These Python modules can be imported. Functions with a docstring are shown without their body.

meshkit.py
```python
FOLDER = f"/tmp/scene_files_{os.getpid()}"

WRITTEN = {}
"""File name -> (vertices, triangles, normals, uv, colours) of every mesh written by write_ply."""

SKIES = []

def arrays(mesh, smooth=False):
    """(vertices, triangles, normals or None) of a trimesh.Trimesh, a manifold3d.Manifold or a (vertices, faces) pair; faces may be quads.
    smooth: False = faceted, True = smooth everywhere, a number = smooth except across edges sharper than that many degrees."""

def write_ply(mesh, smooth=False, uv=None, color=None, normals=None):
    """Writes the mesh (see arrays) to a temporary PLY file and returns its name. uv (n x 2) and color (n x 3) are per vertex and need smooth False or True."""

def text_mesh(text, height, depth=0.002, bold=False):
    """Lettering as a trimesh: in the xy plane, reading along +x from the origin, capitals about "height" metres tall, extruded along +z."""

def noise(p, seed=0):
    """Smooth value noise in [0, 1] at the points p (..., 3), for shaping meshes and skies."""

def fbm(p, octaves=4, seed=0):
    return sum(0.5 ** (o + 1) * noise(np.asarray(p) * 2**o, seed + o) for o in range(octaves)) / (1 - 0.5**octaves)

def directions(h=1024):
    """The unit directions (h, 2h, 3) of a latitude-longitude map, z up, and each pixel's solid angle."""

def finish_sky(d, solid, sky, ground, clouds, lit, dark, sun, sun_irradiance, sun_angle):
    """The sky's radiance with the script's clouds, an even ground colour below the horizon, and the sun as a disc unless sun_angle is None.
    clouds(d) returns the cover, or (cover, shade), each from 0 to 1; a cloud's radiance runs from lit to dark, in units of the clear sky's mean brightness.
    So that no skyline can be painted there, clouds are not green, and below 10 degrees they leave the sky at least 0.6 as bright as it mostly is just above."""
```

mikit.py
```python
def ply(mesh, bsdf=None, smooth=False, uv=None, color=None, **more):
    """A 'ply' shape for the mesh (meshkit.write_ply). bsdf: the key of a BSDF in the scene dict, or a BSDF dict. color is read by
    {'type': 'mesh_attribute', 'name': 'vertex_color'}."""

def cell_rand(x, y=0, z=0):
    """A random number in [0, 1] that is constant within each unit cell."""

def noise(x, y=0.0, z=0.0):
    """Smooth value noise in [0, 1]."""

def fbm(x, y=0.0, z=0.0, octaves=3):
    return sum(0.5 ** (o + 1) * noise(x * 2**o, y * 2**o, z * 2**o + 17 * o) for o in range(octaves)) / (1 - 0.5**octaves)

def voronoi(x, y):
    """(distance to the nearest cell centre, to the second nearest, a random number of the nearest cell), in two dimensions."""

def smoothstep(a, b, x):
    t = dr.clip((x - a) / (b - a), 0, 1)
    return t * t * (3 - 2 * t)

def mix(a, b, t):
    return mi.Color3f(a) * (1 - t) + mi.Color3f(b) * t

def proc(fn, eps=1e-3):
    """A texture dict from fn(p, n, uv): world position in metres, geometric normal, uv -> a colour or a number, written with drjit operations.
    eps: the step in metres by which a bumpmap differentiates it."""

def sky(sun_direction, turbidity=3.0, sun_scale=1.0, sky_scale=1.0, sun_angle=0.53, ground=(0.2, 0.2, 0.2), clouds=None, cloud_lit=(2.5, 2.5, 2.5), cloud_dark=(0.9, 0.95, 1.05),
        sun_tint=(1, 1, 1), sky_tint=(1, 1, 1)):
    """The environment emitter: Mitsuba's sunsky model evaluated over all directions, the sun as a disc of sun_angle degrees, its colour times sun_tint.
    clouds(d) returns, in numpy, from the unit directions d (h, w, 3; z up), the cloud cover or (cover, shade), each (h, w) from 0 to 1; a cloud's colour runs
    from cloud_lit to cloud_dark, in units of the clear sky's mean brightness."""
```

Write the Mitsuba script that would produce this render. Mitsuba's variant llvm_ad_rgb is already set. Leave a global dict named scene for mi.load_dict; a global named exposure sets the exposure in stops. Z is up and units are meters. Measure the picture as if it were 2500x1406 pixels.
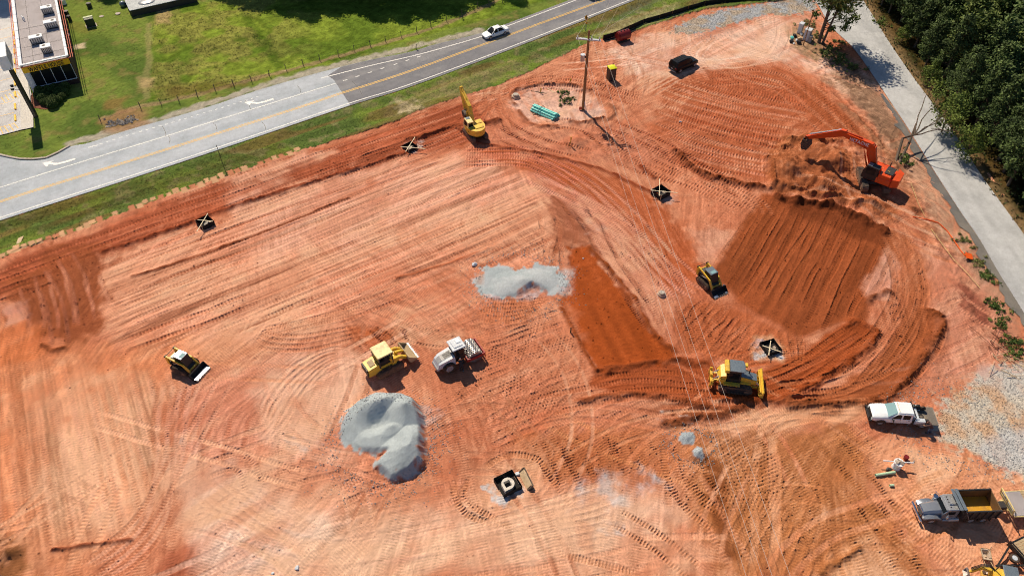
import math, random
import numpy as np, trimesh, mitsuba as mi, mikit, meshkit, drjit as dr
from shapely.geometry import Polygon, Point, LineString
import manifold3d as m3

# ---------------------------------------------------------------- camera, sky, exposure
F, TH, CH = 1850.0, math.radians(46.5), 65.0        # focal length in photo pixels, pitch, height of the drone (m)
SUN_AZ, SUN_EL = math.radians(27), math.radians(49)
T = mi.ScalarTransform4f
exposure = 1.8
sun = [-math.sin(SUN_AZ)*math.cos(SUN_EL), math.cos(SUN_AZ)*math.cos(SUN_EL), math.sin(SUN_EL)]
scene = {
    'camera': {'type': 'perspective', 'fov': math.degrees(2*math.atan(1250/F)), 'fov_axis': 'x', 'near_clip': .5, 'far_clip': 6000.,
               'to_world': T().look_at(origin=[0, 0, CH], target=[0, math.cos(TH), CH-math.sin(TH)], up=[0, 0, 1])},
    'sky': mikit.sky(sun, turbidity=3, ground=(.22, .14, .08), sky_scale=.6),
}
labels = {}
rng = np.random.default_rng(7)
random.seed(7)

def P(x, y, z=0.0):
    """survey helper: the point at height z that the photograph shows at pixel (x, y)"""
    d = np.array([(x-1250)/F, math.cos(TH)+(703-y)/F*math.sin(TH), -math.sin(TH)+(703-y)/F*math.cos(TH)])
    return np.array([0, 0, CH]) + d*((z-CH)/d[2])
def PP(pts, z=0.0):
    return np.array([P(a, b, z)[:2] for a, b in pts])

def S(r, g, b, k=1.36):
    """albedo from the sunlit sRGB look of a flat surface"""
    c = np.array([r, g, b])/255.
    return np.where(c < .04045, c/12.92, ((c+.055)/1.055)**2.4)/k
def rgb(c): return {'type': 'rgb', 'value': [float(v) for v in c]}

# ---------------------------------------------------------------- materials
def mat(name, color, rough=.6, metal=0., spec=.5, cc=0., two=False):
    col = color if isinstance(color, dict) else rgb(color)
    b = {'type': 'principled', 'base_color': col, 'roughness': rough, 'metallic': metal, 'specular': spec, 'clearcoat': cc}
    scene[name] = {'type': 'twosided', 'bsdf': b} if two else b
VC = {'type': 'mesh_attribute', 'name': 'vertex_color'}
scene['m_soil'] = {'type': 'diffuse', 'reflectance': VC}
scene['m_leaf'] = {'type': 'twosided', 'bsdf': {'type': 'principled', 'base_color': VC, 'roughness': .7, 'specular': .25}}
def dusty(base, dust, s=2.2, amt=.75):
    base, dust = [float(x) for x in base], [float(x) for x in dust]
    def fn(p, n, uv):
        k = mikit.smoothstep(.45, .8, mikit.fbm(p.x*s, p.y*s, p.z*s*1.5, 3))
        low = mikit.smoothstep(1.3, .1, p.z)
        return mikit.mix(base, dust, dr.clip(k*.55+low*.5, 0, 1)*amt)
    return mikit.proc(fn)
DUST = (.34, .19, .11)
mat('m_yellow', dusty((.72, .48, .05), DUST), .42)
mat('m_pale_yellow', dusty((.74, .62, .28), DUST, 3), .5)
mat('m_orange', dusty((.66, .075, .010), DUST, 2, .35), .4)
mat('m_black', (.018, .018, .02), .5)
mat('m_dark', (.035, .034, .036), .55)
mat('m_track', dusty((.05, .045, .042), DUST, 5, .9), .75)
mat('m_rubber', dusty((.022, .021, .021), DUST, 6, .5), .85)
mat('m_steel', dusty((.42, .42, .43), DUST, 4, .6), .35, .6)
mat('m_shiny_steel', (.75, .75, .76), .2, .9)
mat('m_glass', (.010, .013, .017), .1, 0, .15)
mat('m_tint', (.22, .38, .42), .08, 0, .8)
mat('m_white', (.76, .82, .88), .3, 0, .5, .5)
mat('m_offwhite', (.52, .58, .66), .5)
mat('m_grey', (.30, .31, .33), .5)
mat('m_bluegrey', (.17, .22, .27), .35, .3)
mat('m_red', (.30, .02, .02), .45)
mat('m_darkred', (.17, .012, .014), .4)
mat('m_rust', dusty((.16, .09, .04), (.26, .15, .06), 1.5, 1.), .8)
mat('m_bedsteel', dusty((.13, .12, .11), (.26, .22, .16), 1.4, 1.), .7)
mat('m_wood', dusty((.62, .50, .33), (.45, .30, .18), 3, .8), .8)
mat('m_board', (.72, .64, .46), .8)
mat('m_plank', dusty((.46, .36, .22), (.30, .22, .14), 2, .9), .85)
mat('m_post', (.27, .15, .065), .85)
mat('m_bark', dusty((.10, .075, .055), (.18, .15, .12), 3, .9), .9)
mat('m_concrete', dusty((.46, .44, .41), (.36, .29, .22), 1.5, .8), .85)
mat('m_cloth', (.010, .010, .011), .9, two=True)
mat('m_teal', (.17, .66, .62), .35)
mat('m_palegreen', (.42, .60, .42), .4)
mat('m_lime', (.72, .78, .02), .4)
mat('m_signyellow', (.80, .36, .01), .4, two=True)
mat('m_blackpaint', (.008, .009, .011), .35, 0, .25)
mat('m_silver', (.46, .48, .50), .25, .5)
mat('m_chrome', (.8, .8, .82), .08, 1.)
mat('m_carbody', (.30, .34, .40), .22, .6, .6, .8)
mat('m_lamp_red', (.45, .02, .02), .2)
mat('m_headlight', (.55, .58, .6), .1, .3)
mat('m_clear_orange', (.85, .12, .01), .6, two=True)
mat('m_yellowbed', dusty((.55, .30, .02), (.34, .19, .06), 1.3, .9), .6)
mat('m_skin', (.42, .24, .16), .6)
mat('m_denim', (.055, .085, .15), .9)
mat('m_shirt', (.03, .03, .035), .9)
mat('m_shirt_brown', (.10, .055, .05), .9)
mat('m_hivis', (.65, .55, .48), .9)
mat('m_wire', (.55, .48, .44), .6)
mat('m_paint_white', (.74, .75, .75), .6)
mat('m_paint_yellow', (.74, .44, .05), .6)
mat('m_greenbox', (.028, .045, .026), .5)
mat('m_greenlid', (.50, .58, .36), .6)
mat('m_roofgrey', dusty((.36, .34, .36), (.26, .24, .25), .6, 1.), .85)
mat('m_brick', (.045, .022, .022), .8)
mat('m_mulch', dusty((.24, .085, .045), (.14, .05, .03), 6, 1.), .95)
mat('m_tarp', dusty((.22, .27, .31), (.36, .42, .46), 1.1, 1.), .45)
mat('m_letter', (.03, .012, .012), .5)
mat('m_bandyellow', (.80, .47, .01), .4)
mat('m_redtube', (.55, .10, .05), .4)
mat('m_paleconcrete', dusty((.66, .63, .57), (.50, .44, .36), 2.5, .5), .85)
mat('m_ring', dusty((.50, .44, .38), (.40, .26, .17), 4, .8), .85)

# ---------------------------------------------------------------- the tree of things
place = {}
def numbered(key):
    if key not in labels and key not in scene and key not in place: return key
    n = 1
    while f'{key}_{n:03d}' in labels or f'{key}_{n:03d}' in scene or f'{key}_{n:03d}' in place: n += 1
    return f'{key}_{n:03d}'
def tf(pos=(0, 0, 0), rz=0., sc=1.):
    t = T().translate([float(v) for v in pos]).rotate([0, 0, 1], math.degrees(rz))
    return t.scale(sc) if sc != 1 else t
def thing(name, label, cat, pos=(0, 0, 0), rz=0., sc=1., group=None):
    k = numbered(name)
    place[k] = tf(pos, rz, sc)
    labels[k] = {'label': label, 'category': cat}
    if group: labels[k]['group'] = group
    return k
SPLIT = {'canopy_post', 'bucket_link', 'engine_grille', 'work_lamp', 'blade_rib', 'hose', 'step', 'mirror', 'pole_step', 'bed_rib', 'roof_lamp', 'board', 'stake', 'insulator', 'teeth', 'track_wheel', 'worn_floor', 'hood_louvre', 'handrail', 'vent', 'hood_vent', 'loader_tower', 'ram_tube', 'window_frame', 'roof_seam', 'coping', 'letter', 'mud_flap', 'deck_plank', 'side_rail', 'stone', 'branch', 'door_handle', 'fan'}
def part(t, name, mesh, m, label=None, smooth=35, kind=None):
    if isinstance(mesh, list) and name in SPLIT: return [part(t, name, q, m, label, smooth, kind) for q in mesh][0]
    if isinstance(mesh, list): mesh = trimesh.util.concatenate(mesh)
    k = numbered(t+'__'+name)
    root = t.split('__')[0]
    scene[k] = mikit.ply(mesh, m, smooth=smooth, to_world=place[root])
    if label or kind:
        labels[k] = {}
        if label: labels[k]['label'] = label
        if kind: labels[k]['kind'] = kind
    return k
def solo(name, label, cat, mesh, m, pos=(0, 0, 0), rz=0., sc=1., group=None, smooth=35, color=None):
    k = thing(name, label, cat, pos, rz, sc, group)
    if isinstance(mesh, list): mesh = trimesh.util.concatenate(mesh)
    scene[k] = mikit.ply(mesh, m, smooth=smooth, to_world=place[k], color=color)
    return k
def struct(name, mesh, m, kind='structure', smooth=False, color=None, label=None):
    k = numbered(name)
    scene[k] = mikit.ply(mesh, m, smooth=smooth, color=color)
    labels[k] = {'kind': kind}
    if label: labels[k]['label'] = label
    return k
def copy_thing(src, label, pos, rz=0., sc=1., group=None):
    """a copy of a thing with copies of its parts"""
    base = src.rsplit('_', 1)[0] if src[-3:].isdigit() else src
    k = thing(base, label, labels[src]['category'], pos, rz, sc, group or labels[src].get('group'))
    for q in [q for q in scene if q.startswith(src+'__')]:
        scene[k+q[len(src):]] = {**scene[q], 'to_world': place[k]}
        if q in labels: labels[k+q[len(src):]] = dict(labels[q])
    if src in scene: scene[k] = {**scene[src], 'to_world': place[k]}
    return k

# ---------------------------------------------------------------- shape helpers (x forward, y left, z up)
def cb(sx, sy, sz, c=(0, 0, 0), b=.03):
    """a box with chamfered edges"""
    h = np.array([sx, sy, sz])/2
    b = min(b, .45*min(sx, sy, sz))
    pts = []
    for s in np.ndindex(2, 2, 2):
        g = np.array(s)*2-1
        for k in range(3):
            q = h-b; q[k] = h[k]
            pts.append(g*q)
    return trimesh.convex.convex_hull(np.array(pts)+np.array(c))
def hull(pts): return trimesh.convex.convex_hull(np.array(pts, float))
def cyl(r, h, axis='z', c=(0, 0, 0), n=14, r2=None):
    m = trimesh.creation.cylinder(r, h, sections=n)
    if r2 is not None:
        v = m.vertices.copy(); top = v[:, 2] > 0; v[top, :2] *= r2/r; m.vertices = v
    if axis == 'y': m.apply_transform(trimesh.transformations.rotation_matrix(math.pi/2, [1, 0, 0]))
    if axis == 'x': m.apply_transform(trimesh.transformations.rotation_matrix(math.pi/2, [0, 1, 0]))
    m.apply_translation(c); return m
def prism(xz, y0, y1):
    """a side profile (x, z) extruded from y0 to y1"""
    m = trimesh.creation.extrude_polygon(Polygon(xz).buffer(0), y1-y0, engine='earcut')
    v = m.vertices
    m = trimesh.Trimesh(np.stack([v[:, 0], y1-v[:, 2], v[:, 1]], 1), m.faces, process=False)
    return m
def bar(a, b, w, h=None, up=(0, 0, 1)):
    """a square bar from a to b"""
    a, b = np.array(a, float), np.array(b, float); h = h or w
    d = b-a; L = np.linalg.norm(d); d /= L
    s = np.cross(d, up)
    if np.linalg.norm(s) < 1e-3: s = np.cross(d, (1, 0, 0))
    s /= np.linalg.norm(s); u = np.cross(s, d)
    pts = [p+i*s*w/2+j*u*h/2 for p in (a, b) for i in (-1, 1) for j in (-1, 1)]
    return hull(pts)
def tube(pts, r, n=6):
    pts = np.array(pts, float)
    t = np.gradient(pts, axis=0); t /= np.linalg.norm(t, axis=1, keepdims=True)
    a = np.cross(t, np.where(np.abs(t[:, 2:]) < .9, [0, 0, 1.], [1., 0, 0])); a /= np.linalg.norm(a, axis=1, keepdims=True)
    b = np.cross(t, a); g = np.arange(n)*2*np.pi/n
    r = np.broadcast_to(r, (len(pts),))
    v = (pts[:, None]+r[:, None, None]*(np.cos(g)[None, :, None]*a[:, None]+np.sin(g)[None, :, None]*b[:, None])).reshape(-1, 3)
    i, j = np.meshgrid(np.arange(len(pts)-1), np.arange(n), indexing='ij')
    q = np.stack([i*n+j, i*n+(j+1) % n, (i+1)*n+(j+1) % n, (i+1)*n+j], -1).reshape(-1, 4)
    f = np.vstack([q[:, [0, 1, 2]], q[:, [0, 2, 3]]])
    e = len(pts)-1
    caps = [[0, k+1, k] for k in range(1, n-1)]+[[e*n, e*n+k, e*n+k+1] for k in range(1, n-1)]
    return trimesh.Trimesh(v, np.vstack([f, caps]), process=False)
def stadium(L, h, n=7):
    r = h/2; a = np.linspace(-np.pi/2, np.pi/2, n)
    pts = [(L/2-r+r*math.cos(t), r+r*math.sin(t)) for t in a]
    return pts+[(-x, 2*r-z) for x, z in pts]
def diff(a, b):
    return trimesh.boolean.difference([a, b], engine='manifold')
def move(m, c): m = m.copy(); m.apply_translation(c); return m
def turned(m, ang, axis, at=(0, 0, 0)):
    m = m.copy(); m.apply_transform(trimesh.transformations.rotation_matrix(ang, axis, at)); return m
def heading(a, b):
    """heading of the ground line that runs from photo pixel a to b"""
    d = P(*b)-P(*a); return math.atan2(d[1], d[0])
# ---------------------------------------------------------------- the ground: one height and soil field over the building site
gx = np.arange(-73, 73.01, .115)
gy = np.concatenate([np.arange(21, 60, .1), np.arange(60, 95, .14), np.arange(95, 138, .2)])
X, Y = np.meshgrid(gx, gy)
NS = X.shape
H = np.zeros(NS); D = np.zeros(NS)                 # broad shape, fine relief
C = np.zeros(NS+(3,)); R = np.zeros(NS, np.int8)   # soil colour, region
_lat = [np.random.default_rng(100+k).random((128, 128)) for k in range(40)]
def vn(x, y, s, seed=0):
    x, y = x/s+seed*7.3, y/s+seed*3.1
    i, j = np.floor(x).astype(np.int32), np.floor(y).astype(np.int32)
    t, u = x-i, y-j
    t, u = t*t*(3-2*t), u*u*(3-2*u)
    L = _lat[seed % 40]; i0, j0, i1, j1 = i & 127, j & 127, (i+1) & 127, (j+1) & 127
    a, b, c, d = L[j0, i0], L[j0, i1], L[j1, i0], L[j1, i1]
    return (a+(b-a)*t)*(1-u)+(c+(d-c)*t)*u
def fb(x, y, s, seed=0, o=3):
    return sum(.5**(k+1)*vn(x, y, s*.5**k, seed+k) for k in range(o))/(1-.5**o)
def sstep(a, b, x):
    t = np.clip((x-a)/(b-a), 0, 1); return t*t*(3-2*t)
def dir_noise(ang, L, W, seed, x=None, y=None):
    """noise stretched along a direction"""
    x = X if x is None else x; y = Y if y is None else y
    u, v = x*math.cos(ang)+y*math.sin(ang), -x*math.sin(ang)+y*math.cos(ang)
    return vn(u*W/L, v, W, seed)
def sdist(poly, x, y, near=6.):
    """signed distance to a polygon, positive inside; only worked out near its bounding box"""
    poly = np.asarray(poly); lo, hi = poly.min(0)-near, poly.max(0)+near
    ok = (x > lo[0]) & (x < hi[0]) & (y > lo[1]) & (y < hi[1])
    out = np.full(x.shape, -near)
    if ok.any(): out[ok] = _sdist(poly, x[ok], y[ok])
    return out
def _sdist(poly, x, y):
    """signed distance to a polygon, positive inside"""
    if len(poly) > 24: poly = np.array(Polygon(poly).buffer(0).simplify(.12).exterior.coords)[:-1] if Polygon(poly).buffer(0).geom_type == 'Polygon' else poly
    d = np.full(x.shape, 1e9); ins = np.zeros(x.shape, bool)
    for (ax, ay), (bx, by) in zip(poly, np.roll(poly, -1, 0)):
        ex, ey = bx-ax, by-ay
        wx, wy = x-ax, y-ay
        t = np.clip((wx*ex+wy*ey)/(ex*ex+ey*ey+1e-12), 0, 1)
        d = np.minimum(d, (wx-ex*t)**2+(wy-ey*t)**2)
        with np.errstate(divide='ignore', invalid='ignore'):
            ins ^= ((ay > y) != (by > y)) & (x < ax+(y-ay)*ex/(by-ay if by != ay else 1e-12))
    d = np.sqrt(d); return np.where(ins, d, -d)
def box_of(p, m):
    i0, i1 = np.searchsorted(gx, [p[:, 0].min()-m, p[:, 0].max()+m]); j0, j1 = np.searchsorted(gy, [p[:, 1].min()-m, p[:, 1].max()+m])
    return slice(j0, j1), slice(i0, i1)
def region(px, soft=.8, rag=.8, seed=0, rs=1.6):
    p = PP(px); s = box_of(p, soft+rag+.3); x, y = X[s], Y[s]
    if x.size == 0: return s, x
    return s, sstep(-soft, soft, sdist(p, x, y)+(fb(x, y, rs, seed, 3)-.5)*2*rag)
def paint(px, col, soft=.8, rag=.8, a=1., seed=0, rs=1.6):
    s, m = region(px, soft, rag, seed, rs)
    C[s] += (col-C[s])*(m*a)[..., None]
def spline(px, step=.5, world=False):
    w = np.array(px, float) if world else PP(px)
    if len(w) > 2:
        q = np.vstack([2*w[0]-w[1], w, 2*w[-1]-w[-2]]); out = []
        for k in range(1, len(q)-2):
            t = np.linspace(0, 1, 12, endpoint=False)[:, None]
            a, b, c, d = q[k-1:k+3]
            out.append(.5*((2*b)+(-a+c)*t+(2*a-5*b+4*c-d)*t**2+(-a+3*b-3*c+d)*t**3))
        w = np.vstack(out+[w[-1:]])
    s = np.r_[0, np.cumsum(np.linalg.norm(np.diff(w, axis=0), axis=1))]
    n = max(2, int(s[-1]/step)+1); u = np.linspace(0, s[-1], n)
    return np.stack([np.interp(u, s, w[:, 0]), np.interp(u, s, w[:, 1])], 1)
def offset(w, o):
    t = np.gradient(w, axis=0); t /= np.linalg.norm(t, axis=1, keepdims=True)
    return w+np.stack([-t[:, 1], t[:, 0]], 1)*o
def stroke(w, r):
    """(slices, position along the line, signed distance from it) of the grid points within r of the polyline w"""
    sl = box_of(w, r+.1); sub = X[sl].shape
    d, s = np.full(sub, 99.), np.zeros(sub)
    if 0 in sub: return sl, s, d
    xs, ys = gx[sl[1]], gy[sl[0]]
    at = 0.
    for a, b in zip(w[:-1], w[1:]):
        e = b-a; L = math.hypot(*e)
        if L < 1e-6: continue
        e /= L
        i0, i1 = np.searchsorted(xs, [min(a[0], b[0])-r, max(a[0], b[0])+r]); j0, j1 = np.searchsorted(ys, [min(a[1], b[1])-r, max(a[1], b[1])+r])
        if i1 > i0 and j1 > j0:
            wx, wy = xs[i0:i1][None]-a[0], ys[j0:j1][:, None]-a[1]
            t = wx*e[0]+wy*e[1]; l = -wx*e[1]+wy*e[0]
            over = np.where(t < 0, -t, np.where(t > L, t-L, 0))
            dd = np.where(over > .12, 99., l)
            D0 = d[j0:j1, i0:i1]; better = np.abs(dd) < np.abs(D0)
            d[j0:j1, i0:i1] = np.where(better, dd, D0); s[j0:j1, i0:i1] = np.where(better, at+t, s[j0:j1, i0:i1])
        at += L
    return sl, s, d
def lane(w, tw=.45, pitch=.3, amp=.04, rut=.03, col=None, a=.3, skew=0., fade=2.0, tone=.2):
    """one belt or tyre print: grouser bars, a rut and its small rims"""
    sl, s, d = stroke(w, tw/2+.3)
    if d.size == 0: return
    L = np.linalg.norm(np.diff(w, axis=0), axis=1).sum(); ad = np.abs(d)
    x, y = X[sl], Y[sl]
    e = sstep(0, fade, s)*sstep(0, fade, L-s)*sstep(.15, .5, vn(x, y, 2.2, int(s.size) % 37))*.5+.5*sstep(0, .6, s)*sstep(0, .6, L-s)
    m = sstep(tw/2+.07, tw/2-.05, ad)*e
    bars = np.sin(2*np.pi*(s+skew*ad)/pitch); bars = np.sign(bars)*np.abs(bars)**.7
    bars *= .75+.5*vn(x, y, .5, int(tw*100) % 31)
    D[sl] = D[sl]*(1-.75*m)+m*(1.35*amp*bars-rut)+np.exp(-((ad-tw/2-.1)/.09)**2)*rut*1.1*e
    if col is not None: C[sl] += (col-C[sl])*(m*a*(.6+.4*vn(x, y, .7, 5)))[..., None]
    C[sl] *= (1+m*tone*min(1, amp*30)*bars)[..., None]      # tread shading painted into the soil colour: crests paler, grooves darker
def track(px, gauge=1.9, tw=.45, pitch=.3, amp=.04, rut=.03, col=None, a=.3, skew=0., world=False):
    w = spline(px, .5, world); amp = min(amp, .05); rut = min(rut, .045)
    for o in ((-gauge/2, gauge/2) if gauge else (0,)): lane(offset(w, o) if o else w, tw, pitch, amp, rut, col, a, skew)
def ridge(px, wd, h, col=None, a=.5, rough=.6, world=False, seed=3):
    """a bank of loose soil along a line"""
    w = spline(px, .5, world); sl, s, d = stroke(w, wd*1.7)
    if d.size == 0: return
    L = np.linalg.norm(np.diff(w, axis=0), axis=1).sum(); x, y = X[sl], Y[sl]
    e = sstep(0, wd*1.2, s)*sstep(0, wd*1.2, L-s)*(np.abs(d) < 90)
    d2 = d+(vn(x, y, 1.1, seed)-.5)*wd*.8
    g = np.exp(-(d2/wd*1.5)**2)*e*(1-rough+rough*2*fb(x, y, .9, seed+1))
    H[sl] += h*g
    D[sl] += g*h*.5*(vn(x, y, .3, seed+2)-.5)
    if col is not None: C[sl] += (col-C[sl])*np.clip(g*1.3*a, 0, 1)[..., None]
def tires(px, col, gauge=1.8, tw=.32, a=.55, rut=.02, world=False, amp=.006): track(px, gauge, tw, .22, amp, rut, col, a, world=world)
def mound(px, py, r, h, k=1., ell=1., ang=0.):
    c = P(px, py); s = box_of(np.array([[c[0], c[1]]]), r*1.6*max(1, ell)+.5); x, y = X[s]-c[0], Y[s]-c[1]
    u, v = x*math.cos(ang)+y*math.sin(ang), -x*math.sin(ang)+y*math.cos(ang)
    q = np.hypot(u/ell, v)/r+(fb(X[s], Y[s], 1.6, int(px) % 30)-.5)*.5
    H[s] += h*np.clip(1-q, 0, 1)**k
def fill(px, a, b, gap, gauge=1.7, tw=.42, pitch=.34, amp=.03, rut=.02, cols=(), al=.3, seed=1, lo=8, bend=.0, skew=0., wob=1.2):
    """straight machine passes side by side across an area, along the direction from pixel a to b"""
    r = np.random.default_rng(seed); poly = Polygon(PP(px)).buffer(0)
    d = P(*b)[:2]-P(*a)[:2]; d /= np.linalg.norm(d); n = np.array([-d[1], d[0]])
    q = np.array(poly.exterior.coords); o0, o1 = (q@n).min(), (q@n).max(); u0, u1 = (q@d).min()-1, (q@d).max()+1
    o = o0
    while o < o1:
        line = LineString([d*u0+n*o, d*u1+n*o]).intersection(poly)
        for g in getattr(line, 'geoms', [line]):
            if g.length < 3 or g.geom_type != 'LineString': continue
            p0, p1 = np.array(g.coords[0]), np.array(g.coords[-1]); L = g.length
            l = min(L, r.uniform(lo, max(lo+1, L))); st = r.uniform(0, L-l)
            t = np.linspace(0, 1, 6); w = p0+(p1-p0)*((st+t*l)/L)[:, None]+n*(bend*l*(t*(1-t)))[:, None]+n*(np.cumsum(r.normal(0, .12*wob, 6)))[:, None]
            track(w, gauge, tw, pitch, amp*r.uniform(.5, 1.3), rut*r.uniform(.5, 1.4), cols[r.integers(len(cols))] if len(cols) else None, al*r.uniform(.5, 1.2), skew, world=True)
        o += gap*r.uniform(.6, 1.4)

PALE = S(226, 160, 126); PINK = S(218, 140, 108); ORNG = S(214, 128, 84); RED = S(172, 88, 56); DKRED = S(150, 74, 46)
BROWN = S(152, 80, 44); DKBRN = S(126, 66, 38); CUT = S(168, 80, 34); OLIVE = S(182, 116, 70); SAND = S(232, 188, 158); TAN = S(222, 176, 134)
GREY = S(176, 182, 188); GREYD = S(140, 150, 156); DUSTY = S(206, 148, 116); LITTER = S(176, 146, 118); PURP = S(128, 78, 66); BUFF = S(216, 158, 118)

# base soil and its broad stains
C[:] = S(206, 128, 92)
n1, n2, n3 = fb(X, Y, 14, 1, 4), fb(X, Y, 5, 6, 4), fb(X, Y, 1.2, 11, 3)
C += (PALE-C)*np.clip((n1-.5)*1.7, 0, .7)[..., None]
C += (RED-C)*np.clip((.5-n2)*1.5, 0, .5)[..., None]
H += (n1-.5)*.35+(n2-.5)*.12
D += (n3-.5)*.07
PAD = [(245, 640), (480, 562), (760, 470), (1000, 398), (1120, 375), (1280, 425), (1340, 560), (1365, 645), (1150, 640), (1050, 680), (900, 760), (640, 830), (560, 800), (430, 840), (270, 850)]
BAND = [(-60, 690), (40, 628), (180, 585), (350, 515), (480, 470), (620, 420), (740, 375), (850, 345), (960, 310), (1060, 268), (1140, 245), (1200, 300), (1150, 350), (1000, 380), (820, 432), (560, 515), (380, 580), (230, 630), (120, 680), (-60, 750)]
DARKBOX = [(15, 690), (120, 615), (215, 585), (265, 620), (250, 700), (255, 800), (150, 850), (90, 800), (30, 760)]
paint(PAD, S(220, 146, 110), 2, 2, .8, 2)
paint([(-80, 800), (100, 830), (300, 850), (500, 820), (620, 850), (430, 930), (300, 1000), (200, 1390), (-80, 1420)], S(220, 138, 92), 3, 3, .75, 3)
paint([(200, 950), (420, 930), (420, 1200), (330, 1330), (120, 1340), (60, 1150)], S(216, 144, 104), 2, 2, .6, 4)
paint(BAND, S(170, 90, 60), .8, .8, .85, 5)
paint([(560, 430), (740, 372), (820, 372), (700, 420), (560, 470)], PALE, 1, 1.2, .7, 6)
paint(DARKBOX, S(152, 84, 52), 1.2, 2.4, .9, 7)
paint([(5, 745), (60, 740), (65, 780), (20, 790)], S(226, 170, 150), .6, 1.2, .5, 8)
paint([(-20, 780), (80, 790), (150, 860), (-20, 900)], S(222, 124, 72), 1, 1.5, .6, 9)
paint([(1130, 360), (1240, 360), (1430, 405), (1560, 450), (1640, 520), (1700, 600), (1720, 680), (1620, 700), (1500, 590), (1400, 500), (1280, 425)], S(184, 92, 50), 1.2, 1.5, .8, 10)
paint([(1300, 430), (1480, 500), (1580, 640), (1640, 800), (1600, 800), (1480, 640), (1370, 540)], S(214, 134, 104), .8, 1.6, .55, 11)
paint([(1340, 470), (1400, 490), (1480, 620), (1480, 640), (1400, 600), (1350, 620)], S(150, 88, 60), 1, 1.4, .7, 12)
paint([(1255, 215), (1330, 205), (1420, 215), (1480, 270), (1460, 300), (1380, 305), (1300, 300), (1250, 260)], S(226, 176, 148), .8, 1, .92, 13)
paint([(1150, 300), (1330, 300), (1480, 300), (1600, 330), (1660, 400), (1560, 420), (1420, 395), (1300, 365), (1180, 350)], S(196, 124, 94), 1.5, 2, .6, 14)
paint([(1560, 90), (1650, 85), (1760, 70), (1900, 40), (1990, 40), (2000, 110), (2090, 170), (2180, 260), (2150, 290), (2040, 200), (1940, 150), (1800, 150), (1700, 175), (1560, 190), (1480, 130)], SAND, 2, 2, .85, 15)
paint([(1640, 85), (1760, 90), (1800, 120), (1720, 150), (1650, 140)], S(214, 150, 116), 1.2, 1.5, .7, 16)
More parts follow.
